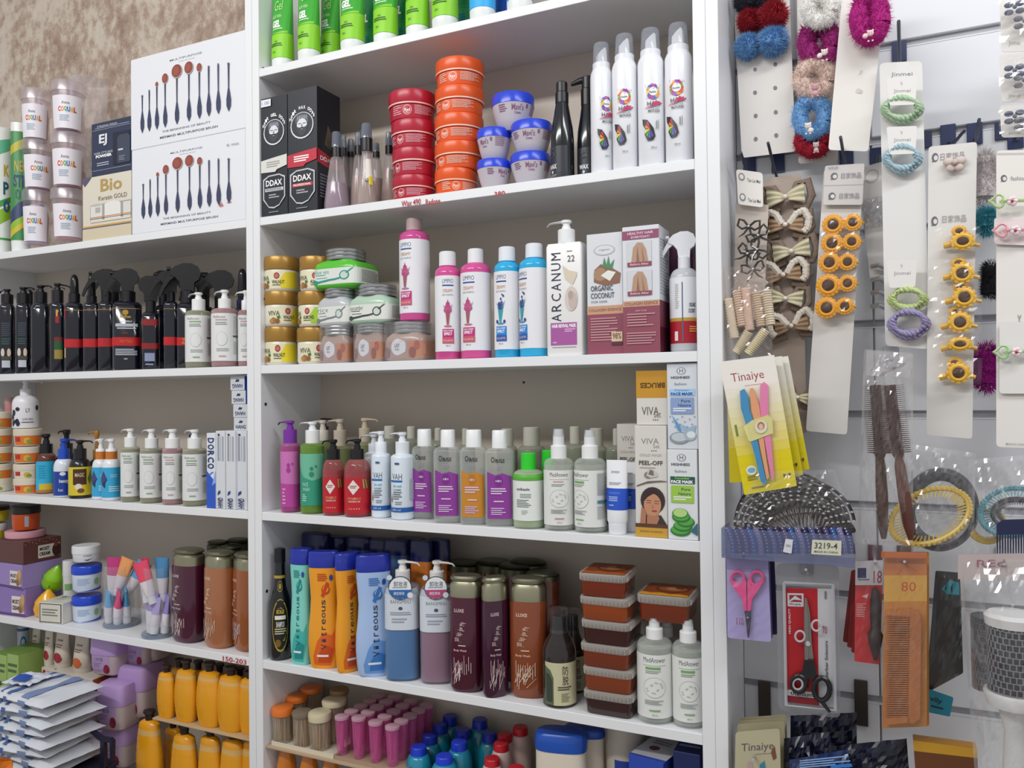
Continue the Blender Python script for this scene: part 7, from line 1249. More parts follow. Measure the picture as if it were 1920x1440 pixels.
coils = [((1366, 560), (1378, 635), '#d8ccb4'), ((1382, 545), (1392, 612), '#d4bca8'), ((1398, 540), (1406, 620), '#d8bcaa'), ((1418, 548), (1428, 612), '#d0bca4'), ((1437, 544), (1445, 610), '#d8ccb4'), ((1404, 622), (1380, 662), '#d8d0b8'), ((1436, 618), (1402, 664), '#dcd4b4')]
for i, (a, b, c_) in enumerate(coils):
    p, q = V(*a, .012), V(*b, .012); t = thing('coil_hair_tie', 'cream coil tube of hair ties, '+['closest to the side panel', 'second from the side panel', 'third and pinkish', 'fourth and shorter', 'upright by the bows', 'slanting at the bag foot', 'longer slanting one at the bag foot'][i], 'hair tie', p, 0, 'coil hair ties in the bag'); L = (q-p).length; d = (q-p).normalized(); r = 9.5*sc_(1400, 600, .012)
    g = G(); n = 15; pr = []
    for k in range(n*2+1): pr.append(((k/(n*2))*L, r*(1 if k % 2 else .82)))
    g.loft([(z, x, x) for z, x in pr], 2, 16); g.build('coil', mat(c_, .4), t, 70, mtx=d.to_track_quat('Z', 'Y').to_matrix().to_4x4())
# ---- sunflowers
petal = mat('#e8a010', .4); seedm = mat('#4a2a14', .7, bump=.6, bscale=500); yel = mat('#e0ac30', .4)
def flower(parent, px, py, y, rpx, squash=1., n=16, pm=None):
    s = sc_(px, py, y); c = V(px, py, y)-parent.location; r = rpx*s*1.12
    g = G()
    for k in range(n):
        a = 2*math.pi*k/n; d = Vector((math.cos(a), 0, math.sin(a)*squash)); g.sph(c+d*r*.78, r*.22, 8, .5)
    g.tube([c+Vector((math.cos(a*math.pi/12)*r*.62, 0, math.sin(a*math.pi/12)*r*.62*squash)) for a in range(25)], r*.2, 8); g.build('petals', pm or petal, parent)
    G().sph(c+Vector((0, -r*.08, 0)), r*.5, 16, .4, squash).build('flower_centre', seedm, parent)
logo = lambda u, v, w, h: [('e', u, v, w, h, '#6a6a70'), ('e', u+w*.2, v-h*.1, w*.6, h*.55, '#dcd9d6'), ('p', [(u-w, v-h*.9), (u-w*.2, v-h*.2), (u-w*.6, v-h)], '#6a6a70')]
card('backing_card', 'long white card with five pairs of sunflower clips', 'card', [(1545, 318), (1620, 311), (1588, 815), (1511, 808)], .074, m=mat('#dcd8d4', .45))
card('printed_tag', 'grey printed tag over the card of paired sunflowers', 'tag', [(1547, 311), (1621, 306), (1617, 384), (1543, 384)], .066, [('r', 0, .48, 1, .5, '#b8b4b2')]+logo(.25, .72, .09, .09)+logo(.22, .22, .09, .09)+[('t', .68, .72, .5, .14, '日家饰品', '#8a8688', 0, 0), ('t', .66, .22, .5, .14, '日家饰品', '#8a8688', 0, 0), ('t', .2, .93, .25, .07, 'VIVI', '#9a969c', 0, 0)], m=mat('#cfcac8', .45), rad=4)
for i, (a, b, lb) in enumerate((((1562, 421, 18), (1599, 417, 15), 'closest to the grey tag'), ((1560, 456, 18), (1597, 453, 15), 'second below the grey tag'), ((1555, 492, 18), (1589, 491, 15), 'in the middle of the card'), ((1553, 535, 20), (1589, 531, 15), 'fourth below the grey tag'), ((1550, 577, 19), (1584, 574, 15), 'lowest on the card'))):
    o = thing('sunflower_clip_packet', 'packet with a large and a small sunflower clip, '+lb, 'hair clip', V(a[0], a[1], .06), 0, 'paired sunflower clips'); flower(o, a[0], a[1], .058, a[2]); flower(o, b[0], b[1], .058, b[2])
    G().tube([V(a[0]-14, a[1]+4, .068)-o.location, V(b[0]+22, b[1]+1, .068)-o.location], .0018, 6).build('clip', yel, o)
    bag(o, [(1543-i*2, a[1]-20), (1621-i*3, a[1]-24), (1617-i*3, a[1]+20), (1540-i*2, a[1]+22)], .052, .006, i+20, 10, 6, name='film_sleeve', back=False)
card('backing_card', 'white card half hidden between the sunflowers and the braided ties', 'card', [(1608, 316), (1664, 300), (1668, 520), (1632, 530)], .1, [('e', .45, .9, .25, .06, '#c0bcb8'), ('e', .45, .9, .2, .045, '#dedbd8')], m=mat('#dedbd8', .45))
o = thing('film_packet', 'shiny silver packets between the sunflowers and the braided ties', 'packet', V(1632, 400, .09)); bag(o, [(1614, 374), (1656, 366), (1658, 425), (1620, 430)], .092, .005, 31, 10, 12, m=film(.35, '#c8c8cc', b=.7), name='packet', back=False)
for i, yy_ in enumerate((500, 525, 550, 575)): G().tube([V(1634, yy_, .09)-o.location, V(1648, yy_-3, .085)-o.location, V(1660, yy_+2, .09)-o.location], .0035, 8).build('silver_clip', slv, o)
# ---- braided ties
card('backing_card', 'long white card with four pastel braided hair ties', 'card', [(1649, 118), (1729, 114), (1743, 655), (1660, 648)], .045, [('t', .52, .955, .5, .018, 'Jinmei', '#8a868c', 0, 0)], m=mat('#e0dfdc', .45), rad=9)
def braid(label, cx, cy, rx, ry, col, y=.032):
    s = sc_(cx, cy, y); o = thing('braided_hair_tie', label, 'hair tie', V(cx, cy, y), 0, 'braided hair ties'); m = mat(col, .7, bump=.4, bscale=300)
    for j, (k, dz) in enumerate(((1., 0), (.86, .12))):
        for st in range(3):
            pts = []
            for i in range(61):
                a = 2*math.pi*i/60; tw = a*7+st*2.094; R0 = 1*k; pts.append(V(cx+rx*R0*math.cos(a), cy-ry*dz+ry*R0*math.sin(a), y+.004*math.sin(a)-.004*j)+Vector((.0028*math.cos(tw)*math.cos(a), .0028*math.sin(tw), .0028*math.cos(tw)*math.sin(a)))-o.location)
            G().tube(pts, .0024, 6).build('strand', m, o)
for cx, cy, rx, ry, c_, lb in ((1691, 205, 35, 22, '#b0ccaa', 'pale green braided hair tie'), (1692, 298, 32, 24, '#a8c4d0', 'pale blue braided hair tie'), (1702, 562, 32, 20, '#c0d090', 'lime braided hair tie above the lavender one'), (1704, 608, 35, 24, '#9c94bc', 'lavender braided hair tie at the foot of its card')): braid(lb, cx, cy, rx, ry, c_)
for a, lb in ((146, 'small white holder card over the green braided tie'), (238, 'small white holder card over the blue braided tie'), (488, 'small white holder card over the lime braided tie')):
    card('holder_card', lb, 'card', [(1662, a), (1720, a-2), (1716, a+50), (1668, a+52)], .022, [('t', .5, .5, .6, .16, 'Jinmei', '#a8a4aa', 0, 0), ('p', [(.45, .85), (.5, .7), (.52, .85), (.5, .8)], '#b8b4ba')], rad=4, m=mat('#e4e2df', .45))
# ---- second sunflower card
card('backing_card', 'long curled card with six single sunflower clips', 'card', [(1741, 275), (1832, 266), (1823, 823), (1737, 815)], .04, logo(.14, .96, .07, .016)+[('t', .5, .96, .5, .025, '日家饰品', '#9a969a', 0, 0)]+logo(.14, .74, .07, .016)+[('t', .55, .745, .5, .025, '日家饰品', '#9a969a', 0, 0)], m=mat('#dddad6', .45))
o = thing('fabric_bow', 'small dusty pink bow at the head of the single sunflower card', 'hair bow', V(1790, 306, .034)); s = sc_(1790, 306, .034)
for q in (-1, 1): G().sph((q*10*s, 0, 4*s), 10*s, 10, .5, .8).build('loop', mat('#cfc0b8', .6), o); G().sph((q*7*s, -.001, -9*s), 8*s, 10, .5, .9).build('tail', mat('#c8b8b0', .6), o)
G().sph((0, -.004, 0), 5*s, 10).build('knot', mat('#c4b2aa', .6), o)
for i, (px, py, sq) in enumerate(((1805, 452, .8), (1804, 512, 1), (1808, 557, 1), (1800, 604, 1), (1800, 645, .6), (1797, 699, 1))):
    o = thing('sunflower_clip_packet', 'single sunflower clip in a film sleeve, '+['highest on the curled card', 'second on the curled card', 'third on the curled card', 'fourth on the curled card', 'fifth and seen edge on', 'lowest on the curled card'][i], 'hair clip', V(px, py, .03), 0, 'single sunflower clips')
    flower(o, px, py, .024, 19, sq, 12, mat('#e8b428', .4)); flower(o, px-7, py-19, .032, 12, .8, 12, mat('#e0ac28', .4)) if i != 4 else None
    G().tube([V(px-36, py+9, .032)-o.location, V(px, py+2, .03)-o.location, V(px+32, py+8, .032)-o.location], [.004, .0035, .0025], 8).build('clip', mat('#e0b03a', .35), o)
    bag(o, [(1744, py-24), (1838+4*(i % 2), py-28), (1834+6*(i % 2), py+22), (1741, py+20)], .016, .006, i+40, 12, 7, name='film_sleeve', back=False)
# ---- fluffy toys behind
fluff('white fluffy toy with a pink heart behind the clip card', [(1846, 296), (1848, 330), (1846, 370)], .08, 20, '#dcd4d4', 51, name='fluffy_toy', n=1200, group='fluffy toys')
fluff('turquoise fluffy ball below the white fluffy toy', [(1849, 405), (1850, 425)], .08, 20, '#5ab4c4', 52, name='fluffy_toy', n=1200, group='fluffy toys')
fluff('black fluffy shape behind the single sunflower card', [(1856, 500), (1856, 550)], .1, 16, '#23222a', 53, name='fluffy_toy', n=900, group='fluffy toys')
fluff('magenta fluffy ball below the black fluffy shape', [(1848, 660), (1850, 690), (1848, 718)], .08, 22, '#a82090', 54, name='fluffy_toy', n=1500, group='fluffy toys')
# ---- clip card at the edge
card('backing_card', 'large white card at the photo edge with pastel heart clips', 'card', [(1868, 282), (1990, 280), (1990, 842), (1868, 838)], .02, logo(.12, .905, .05, .012)+[('t', .35, .905, .25, .014, 'fashion', '#9a969a', 0, 0), ('t', .36, .43, .06, .03, 'Y', '#8a868a', 0, 0)]+logo(.14, .325, .05, .012)+[('l', .0, .985, .8, .99, 1, '#c8c4c0'), ('t', .4, .325, .25, .014, 'fashion', '#9a969a', 0, 0), ('t', .3, .012, .3, .006, 'MADE IN CHINA', '#a8a4a0'), ('e', .3, .24, .012, .004, '#3a3638'), ('e', .3, .72, .012, .004, '#3a3638')], rad=8)
def heart_clip(label, cx, cy, col, y=.008):
    o = thing('heart_clip', label, 'hair clip', V(cx, cy, y), 0, 'pastel heart clips'); h = []
    for i in range(25):
        a = 2*math.pi*i/24; x = 16*math.sin(a)**3; z = 13*math.cos(a)-5*math.cos(2*a)-2*math.cos(3*a)-math.cos(4*a); h.append(V(cx-14+z*.9, cy+x*.75, y)-o.location)
    G().tube(h, .0016, 6).build('heart_loop', mat(col, .3), o); G().tube([V(cx-4, cy, y)-o.location, V(cx+40, cy-2, y)-o.location], .0022, 6).build('clip', mat(col, .3), o)
    f = G(); [f.sph(V(cx+14+5*math.cos(k*1.257), cy+5*math.sin(k*1.257), y-.004)-o.location, .0036, 8) for k in range(5)]; f.build('flower', mat('#e4d8d8', .4), o); G().sph(V(cx+14, cy, y-.007)-o.location, .002, 8).build('gem', mat('#c0305c', .2), o)
heart_clip('pale green heart clip in the upper part of the edge card', 1884, 377, '#b4cc90'); heart_clip('pink heart clip below the upper green one', 1890, 432, '#dca0a8'); heart_clip('pale green heart clip on the separate lower card', 1892, 660, '#a8c890')
card('holder_card', 'small white card with the lower green heart clip', 'card', [(1874, 604), (1985, 604), (1985, 738), (1874, 738)], .0155, None, rad=6, m=mat('#e2e0dd', .45)); card('holder_card', 'small white card holding the pink heart clip', 'card', [(1864, 408), (1985, 406), (1985, 462), (1864, 458)], .0155, None, rad=6, m=mat('#e4d8d8', .45))
for i, (a, b) in enumerate(((-30, 98), (102, 192), (198, 258))):
    o, c = card('bow_packet', 'white packet with slate blue bows at the photo edge, '+['uppermost', 'in the middle of three', 'lowest of three and partly covered'][i], 'packet', [(1874, a), (1990, a-6), (1990, b-4), (1878, b)], .03, [('t', .22, .12, .2, .09, 'Jinmei', '#a8a4a8', 0, 0)], group='slate bow packets', rad=6)
    for k, (dx, dy) in enumerate(((22, .35), (40, .55))):
        p = V(1880+dx, a+(b-a)*dy, .018)-o.location; s = sc_(1900, 100, .02)
        g = G(); [g.sph(p+Vector((q*9*s, 0, q2*7*s)), 8*s, 8, .6, .7) for q in (-1, 1) for q2 in (-1, 1)]; g.sph(p+Vector((0, -.003, 0)), 4*s, 8); g.build('bow', mat('#4a5270' if k == 0 else '#6a6a74', .5), o)
    bag(o, [(1872, a+4), (1990, a), (1990, b-8), (1874, b-6)], .012, .006, 60+i, 12, 10, name='film_sleeve', back=False, m=film(.08, b=.6))
# ---- yellow razor cards
grad = [('r', -.0, v/14, 1, (v+1)/14+.002, tuple(a*(1-t)+b*t for a, b in zip(lin('#dcca00'), lin('#eae6de')))) for v in range(14) for t in [max(0, min(1, (v-3)/8))]]
txt = [('t', .46, .86, .6, .085, 'Tinaiye', '#a04a54', 0, .0), ('l', .38, .79, .7, .8, 1, '#c09090'), ('e', .22, .17, .1, .035, '#e8e6e0'), ('e', .22, .17, .075, .02, '#7ab0c8'), ('l', .12, .09, .4, .13, 2, '#8a8a30'), ('l', .16, .03, .5, .045, 1, '#7a7030'), ('t', .86, .09, .14, .03, '♥ 8 ♥', '#4a4018', 0, 0), ('l', .06, .35, .1, .52, 1, '#6a8a3a')]
RQ = [((1384, 680), (1478, 668), (1518, 880), (1430, 892)), ((1372, 682), (1466, 668), (1506, 890), (1412, 905)), ((1362, 684), (1440, 672), (1452, 900), (1368, 905))]
for i, q in enumerate(RQ): card('razor_card', ['yellow razor card at the back of the fan, its corner poking out towards the bows', 'yellow razor card just behind the front one', 'yellow razor card whose corner shows beside the side panel'][i], 'razor pack', list(q), .0+[0, -.012, .006][i], grad+[('t', .86, .09, .14, .03, '♥ 8 ♥', '#4a4018', 0, 0)], group='yellow razor cards', rad=8, m=mat('#d8d0a0', .4))
o, c = card('razor_card', 'front yellow razor card with blue, orange and pink razors', 'razor pack', [(1349, 679), (1452, 666), (1494, 911), (1396, 928)], -.03, grad+txt, rad=9, group='yellow razor cards', m=mat('#d8d0a0', .4))
def flatshape(o, pts, y, th, m, name):   # outline in photo pixels on plane y, given thickness
    w = [V(*p, y)-o.location for p in pts]; return G().ext([(p.x, p.z) for p in w], w[0].y-th, w[0].y).build(name, m, o, 0)
for nm_, cl, p in (('razor', '#2a8cc0', [(1388, 733), (1396, 729), (1404, 745), (1406, 770), (1414, 790), (1426, 850), (1438, 905), (1434, 909), (1427, 902), (1412, 840), (1400, 798), (1390, 765)]), ('razor', '#e8a070', [(1406, 729), (1412, 727), (1424, 760), (1430, 800), (1436, 850), (1443, 895), (1438, 899), (1430, 860), (1420, 810), (1410, 770)]), ('razor', '#e880b0', [(1426, 722), (1433, 716), (1440, 722), (1441, 790), (1447, 830), (1452, 895), (1448, 898), (1440, 860), (1430, 800), (1425, 760)])):
    flatshape(o, p, -.033, .003, mat(cl, .3), nm_)
b_ = flatshape(o, [(1394, 800), (1410, 788), (1440, 778), (1448, 784), (1450, 812), (1440, 816), (1408, 828), (1404, 826)], -.0365, .0005, mat('#dcd68c', .4), 'paper_band')
pq = [V(*p, -.038)-o.location for p in ((1412, 788), (1440, 785), (1442, 812), (1414, 815))]; prints(Quad([p+o.location for p in pq], o.location), [('e', .5, .5, .42, .46, '#e4dfc8'), ('e', .5, .56, .24, .28, '#b86a4a'), ('e', .5, .5, .15, .2, '#e0c0a8')], o, 'portrait_print')
bag(o, [(1384, 728), (1446, 714), (1462, 902), (1426, 914)], -.037, .004, 71, 8, 14, name='blister', back=False, m=film(.05, b=.4), amp=.0006)
# ---- card fan of stretch combs in film
def comb_band(label, cx, cy, rx, ry, y, col, tint, seed):
    o = thing('stretch_comb', label, 'hair comb', V(cx, cy, y), 0, 'stacked stretch combs'); top = [V(cx+rx*math.cos(a), cy-ry*math.sin(a), y)-o.location for a in [math.pi*i/24 for i in range(25)]]; low = [V(cx+rx*.55*math.cos(a), cy-ry*.35*math.sin(a)+6, y-.01)-o.location for a in [math.pi*i/24 for i in range(25)]]
    G().tube(top, .002, 6).build('rim', mat(col, .3), o); g = G()
    for i in range(25): g.tube([top[i], top[i].lerp(low[i], .5)+Vector((0, -.003, 0)), low[i]], [.0016, .0014, .0006], 5)
    g.build('teeth', mat(tint, .35), o); return o
for i in range(7): comb_band('stretch comb in the film wrapped fan, '+ordn[i]+' from the yellow cards', 1478+i*7, 985+i*2, 100-i*3, 100-i*11, .02-i*.006, ['#3a3230', '#8a857c', '#2a2628'][i % 3], ['#4a403a', '#6a645e', '#37343a'][i % 3], i)
for i in range(6):       # rows of pale beads along the fan
    r = 1-.09*i; pts = [V(1490+112*r*math.cos(a), 985-88*r*math.sin(a), -.022)-V(1490, 985, -.02) for a in [math.pi*(.03+.94*k/30) for k in range(31)]]
    o = thing('beaded_hairband', 'dark lattice hairband with pale beads, '+ordn[i]+' in from the outer edge of the fan', 'hairband', V(1490, 985, -.02), 0, 'beaded hairbands'); G().tube(pts, .0022, 6).build('band', mat('#2c2a30', .3), o)
    g = G(); [g.sph(p+Vector((0, -.002, 0)), .0024, 6, 1, .6) for p in pts[::2]]; g.build('beads', mat('#b8b4ae', .2), o)['kind'] = 'stuff'
o = thing('film_wrapper', 'crackly clear film over the fan of combs and hairbands', 'wrapper', V(1480, 950, -.03)); bag(o, [(1420, 885), (1565, 880), (1606, 990), (1368, 992)], -.032, .012, 75, 26, 14, name='film', back=False, m=film(.05, b=.6))
# clear display box with the number sticker
o = thing('clear_display_box', 'clear bluish display box of glitter hairbands with a numbered sticker', 'box', V(1475, 1020, -.04)); bm_ = mat('#8890b8', .08, alpha=.22)
A, B = V(1352, 990, -.045), V(1600, 982, -.045); C_, D_ = V(1602, 1050, -.045), V(1356, 1045, -.045); L_ = o.location
x0, x1, z0, z1 = A.x-L_.x, B.x-L_.x, D_.z-L_.z, A.z-L_.z; y0, y1 = A.y-L_.y, A.y-L_.y+.06
G().box(x0, x1, y0, y0+.001, z0, z1).build('front_panel', bm_, o, 0); G().box(x0, x1, y0+.001, y1, z0-.001, z0).build('box_floor', bm_, o, 0); G().box(x0, x0+.001, y0+.001, y1, z0, z1).build('side_wall', bm_, o, 0); G().box(x1-.001, x1, y0+.001, y1, z0, z1).build('side_wall', bm_, o, 0)
for i in range(18):
    c_ = ['#5a5a8c', '#3a3450', '#54406c', '#2a5a9c', '#8a80a8', '#2c2c54'][i % 6]; px = 1368+i*13; b = thing('glitter_hairband', 'glittery hairband in the clear display box, '+['first', 'second', 'third', 'fourth', 'fifth', 'sixth', 'seventh', 'eighth', 'ninth', 'tenth', 'eleventh', 'twelfth', 'thirteenth', 'fourteenth', 'fifteenth', 'sixteenth', 'seventeenth', 'eighteenth'][i]+' from the side panel', 'hairband', V(px, 1015, -.03), 0, 'glitter hairbands in the clear box')
    pts = [V(px+dx, yy_, -.03)-b.location for dx, yy_ in ((-4, 990), (2, 1004), (6, 1020), (8, 1038))]; G().tube(pts, .0045, 8).build('band', mat(c_, .3), b); g = G()
    for k in range(9): q = k/8*2.999; j = int(q); g.sph(pts[j].lerp(pts[j+1], q-j)+Vector((0, -.0045, 0)), .0013, 6)
    g.build('glitter', mat('#d0d4e4', .1, metal=.5), b)['kind'] = 'stuff'
def sticker(name, label, q, y, items, m): return card(name, label, 'sticker', q, y, items, m=m, rad=1, th=.0003)
o2, _ = card('number_sticker', 'x', 'sticker', [(1523, 1012), (1578, 1014), (1577, 1042), (1521, 1039)], -.0462, [('t', .48, .62, .78, .42, '3219-4', '#4a4a54', 0, .01), ('t', .5, .2, .8, .14, 'MADE IN CHINA', '#6a6a70')], m=mat('#cfcfb8', .5), rad=1, th=.0003)
o3, _ = card('number_sticker', 'x', 'sticker', [(1473, 1010), (1487, 1012), (1484, 1038), (1468, 1035)], -.0462, [('l', .2, .4, .8, .6, 2, '#9a9aa4')], m=mat('#d4d4dc', .5), rad=1, th=.0003)
for s_ in (o2, o3):      # stuck to the display box: parts of it
    ch = list(s_.children); w_ = s_.location.copy()
    for c__ in ch: c__.parent = o; c__.location = w_-o.location; c__.name = 'sticker' if c__.name.startswith('card') and 'print' not in c__.name else 'sticker_print'
    bpy.data.objects.remove(s_)
# ---- round brushes in a bag
def round_brush(parent, a, b, c, rpx, y, bm__, hm, seed, holes=True):
    p, q, e = (V(*k, y)-parent.location for k in (a, b, c)); s = sc_(a[0], a[1], y); g = G().tube([p, q], rpx*.45*s, 14); ba_ = g.build('barrel', bm__, parent)
    g = G(); rr = random.Random(seed); d = (q-p); L = d.length; d.normalize(); u = d.orthogonal().normalized(); w = d.cross(u)
    for i in range(34):
        for k in range(14):
            t = 2*math.pi*(k+.5*(i % 2))/14; r_ = u*math.cos(t)+w*math.sin(t); bb = p+d*L*(i+.5)/34+r_*rpx*.42*s; g.tube([bb, bb+r_*rpx*.6*s], [.0006, .0003], 3, False)
    g.build('bristles', mat('#5a3c38', .5), ba_)['kind'] = 'stuff'
    n = (e-q); g = G().tube([q, q+n*.06, q+n*.15, q+n*.5, q+n*.85, e], [rpx*.5*s, rpx*.32*s, rpx*.42*s, rpx*.5*s, rpx*.42*s, rpx*.2*s], 12); g.build('handle', hm, parent)
wood = mat('#5a2c20', .3, coat=.4, mott=.2, bscale=40)
o = thing('hair_brush_bag', 'clear bag with two brown round hair brushes, hanging in front of the slats', 'hair brush', V(1665, 660, -.02))
round_brush(o, (1668, 722), (1684, 850), (1708, 1012), 23, -.02, mat('#4a2420', .4), wood, 1); round_brush(o, (1641, 722), (1650, 850), (1657, 1010), 22, .005, mat('#4a2a24', .4), mat('#4c2e20', .4, mott=.3, bscale=60), 2)
bag(o, [(1620, 654), (1712, 662), (1712, 1022), (1608, 1018)], -.012, .03, 81, 22, 44, m=film(.05, b=.55)); bag(o, [(1624, 656), (1711, 664), (1706, 708), (1624, 704)], -.03, .002, 82, 10, 5, name='header_flap', m=film(.5, '#dad8da', b=.75), back=False)
hook((1671, 690), (1671, 672), -.045, 'silver hook tip poking through the brush bag header', m=slv, r=.0018)
# ---- headband combs
def hoop(label, cx, cy, rx, ry, rot, y, col, teeth=True, r=.0034, grp='comb headbands in film'):
    o = thing('comb_headband', label, 'headband', V(cx, cy, y), 0, grp); pts = []
    for i in range(49):
        a = 2*math.pi*i/48; x, z = rx*math.cos(a), ry*math.sin(a); pts.append(V(cx+x*math.cos(rot)-z*math.sin(rot), cy+x*math.sin(rot)+z*math.cos(rot), y-.008*math.sin(a))-o.location)
    G().tube(pts, r, 8).build('band', mat(col, .3), o)
    if teeth:
        g = G()
        for i in range(0, 48):
            c0 = pts[i]; g.tube([c0, c0*.7+Vector((0, -.002, 0))], [.0015, .0008], 4)
        g.build('teeth', mat(col, .35), o)
        g = G(); [g.sph(p*1.045+Vector((0, -.002, 0)), .0028, 6) for p in pts[:-1]]; g.build('scallops', mat(col, .3), o)
    return o
hoop('charcoal hoop headband behind the yellow one', 1762, 955, 60, 66, .2, .05, '#3a3a42', False, .009)
hoop('bright yellow comb headband next to the round brushes', 1744, 968, 76, 48, -.35, .005, '#d0b03c')
hoop('yellow comb headband partly hidden below the teal one', 1850, 985, 34, 30, .3, .05, '#c8a83a'); hoop('teal comb headband at the photo edge', 1900, 960, 62, 44, -.1, .04, '#5a98a8', True, .003)
hoop('dark comb headband inside the teal one', 1910, 965, 48, 28, .1, .045, '#3a3a44', True, .004)
o = thing('film_wrapper', 'crackly clear film around the yellow and charcoal headbands', 'wrapper', V(1750, 940, -.01)); bag(o, [(1690, 830), (1830, 850), (1826, 1030), (1688, 1036)], -.012, .014, 85, 24, 22, name='film', back=False, m=film(.07, b=.65), amp=.003)
o = thing('film_wrapper', 'crackly clear film around the teal headband', 'wrapper', V(1880, 940, .01)); bag(o, [(1815, 862), (1960, 850), (1960, 1050), (1820, 1044)], .012, .014, 88, 24, 22, name='film', back=False, m=film(.09, b=.7), amp=.0035)
o = thing('navy_comb', 'navy comb with long teeth pointing down in front of the teal headband', 'comb', V(1910, 990, -.02)); flatshape(o, [(1868, 982), (1880, 974), (1960, 972), (1960, 1000), (1868, 1002)], -.02, .004, mat('#1c2448', .3), 'spine')
for i in range(19): px = 1868+i*5; flatshape(o, [(px, 1000), (px+3, 1000), (px+2.4, 1037), (px+.8, 1037)], -.0205, .003, mat('#1c2448', .3), 'tooth')
# ---- lilac scissor packs
LQ = [(1362, 1046), (1440, 1046), (1446, 1204), (1364, 1196)]
card('scissor_pack', 'dark purple pack half hidden behind the lilac scissor packs', 'scissors pack', [(1385, 1046), (1452, 1046), (1458, 1190), (1390, 1190)], .03, m=mat('#3c2f68', .4), rad=4)
for i in range(3): card('scissor_pack', ['third', 'second', 'first'][i]+' lilac pack behind the front pink scissors', 'scissors pack', [(a+3-i*1.0, b-6+i*1.5) for a, b in LQ], .02-i*.012, m=mat('#9a90c4', .35), rad=5, group='lilac scissor packs')
o, c = card('scissor_pack', 'front lilac pack with pink handled scissors', 'scissors pack', LQ, -.022, [('t', .3, .22, .16, .09, '110', '#a02858', 35, 0), ('r', 0, .86, 1, 1, '#8f86b8')], m=mat('#aaa2d0', .35), rad=6, group='lilac scissor packs')
pinkm = mat('#e8508c', .3)
for cx in (1383, 1419): G().tube([V(cx+12*math.cos(a), 1085+13*math.sin(a), -.027)-o.location for a in [2*math.pi*i/20 for i in range(21)]], .0022, 8).build('finger_loop', pinkm, o)
flatshape(o, [(1371, 1086), (1376, 1100), (1392, 1122), (1396, 1144), (1401, 1144), (1400, 1090), (1394, 1078), (1393, 1096)], -.025, .004, pinkm, 'handle'); flatshape(o, [(1431, 1086), (1426, 1100), (1411, 1122), (1408, 1144), (1402, 1144), (1402, 1090), (1408, 1078), (1409, 1096)], -.025, .004, pinkm, 'handle')
flatshape(o, [(1396, 1144), (1409, 1144), (1408, 1165), (1405, 1195), (1402, 1195), (1399, 1165)], -.026, .002, mat('#4a4650', .2, metal=.7), 'blades'); G().sph(V(1402, 1158, -.031)-o.location, .0016, 8).build('pivot', slv, o)
bag(o, LQ, -.033, .003, 91, 8, 14, name='film_sleeve', back=False, m=film(.06, '#e8e4f8', b=.4))
# ---- barber scissors blister
o, c = card('scissors_blister', 'clear blister pack with black handled barber scissors on a red and white card', 'scissors pack', [(1455, 1056), (1573, 1060), (1576, 1347), (1459, 1331)], -.02, m=mat('#a8a8ae', .08, alpha=.3), rad=12, th=.002, pn='blister_back')
G().tube([V(*p, -.028)-o.location for p in ((1470, 1092), (1562, 1096), (1566, 1332), (1474, 1322), (1470, 1092))], .0022, 8).build('blister_rim', mat('#d0d0d6', .08, alpha=.4), o)
cq = [V(*p, -.024) for p in ((1471, 1102), (1561, 1104), (1563, 1326), (1475, 1316))]
G().add([p-o.location for p in cq]+[p-o.location+Vector((0, .0006, 0)) for p in cq], [(3, 2, 1, 0), (4, 5, 6, 7), (0, 1, 5, 4), (1, 2, 6, 5), (2, 3, 7, 6), (3, 0, 4, 7)]).build('insert_card', mat('#b8b8bc', .4), o, 0)
prints(Quad(cq, o.location), [('r', 0, .06, .69, 1, '#a8121e'), ('r', .0, 0, .7, .06, '#7c1420'), ('r', .0, .06, .62, .11, '#c8c8cc'), ('t', .33, .083, .5, .035, 'titanium', '#2a2228', 0, .02), ('r', .06, .84, .40, .955, '#c4c4c8'), ('p', [(.1, .89), (.1, .94), (.36, .94), (.36, .9), (.22, .935)], '#8c2430'), ('p', [(.1, .88), (.36, .88), (.36, .895), (.2, .9)], '#8c2430'), ('t', .22, .86, .24, .025, 'ilinpa', '#6a5a64'), ('t', .1, .71, .055, .22, 'HIGH QUALITY', '#d8c4c8', 90, .02), ('t', .86, .40, .06, .32, 'Barber Scissors', '#4a464c', 90, .02), ('t', .83, .65, .1, .06, '70', '#a03040', 0, 0), ('l', .84, .85, .88, .98, 1, '#6a666c')], o, 'card_print', base=.0003)
stl = mat('#8f8a84', .22, metal=.9); bkh = mat('#17171c', .3)
flatshape(o, [(1510, 1122), (1513, 1120), (1519, 1150), (1522, 1200), (1526, 1238), (1514, 1238), (1508, 1190), (1508, 1145)], -.028, .002, stl, 'blade'); flatshape(o, [(1509, 1120), (1512, 1122), (1516, 1160), (1516, 1238), (1509, 1238), (1508, 1170)], -.0305, .0015, stl, 'blade')
flatshape(o, [(1508, 1236), (1517, 1236), (1516, 1270), (1506, 1280), (1496, 1268), (1505, 1256)], -.029, .004, bkh, 'handle'); flatshape(o, [(1516, 1236), (1526, 1236), (1532, 1262), (1524, 1275), (1516, 1268)], -.0295, .004, bkh, 'handle')
G().tube([V(1498+13*math.cos(a), 1282+15*math.sin(a), -.031)-o.location for a in [2*math.pi*i/20 for i in range(21)]], .0034, 8).build('finger_loop', bkh, o)
G().tube([V(1541+15*math.cos(a), 1292+21*math.sin(a), -.031)-o.location for a in [2*math.pi*i/20 for i in range(21)]], .0034, 8).build('finger_loop', bkh, o)
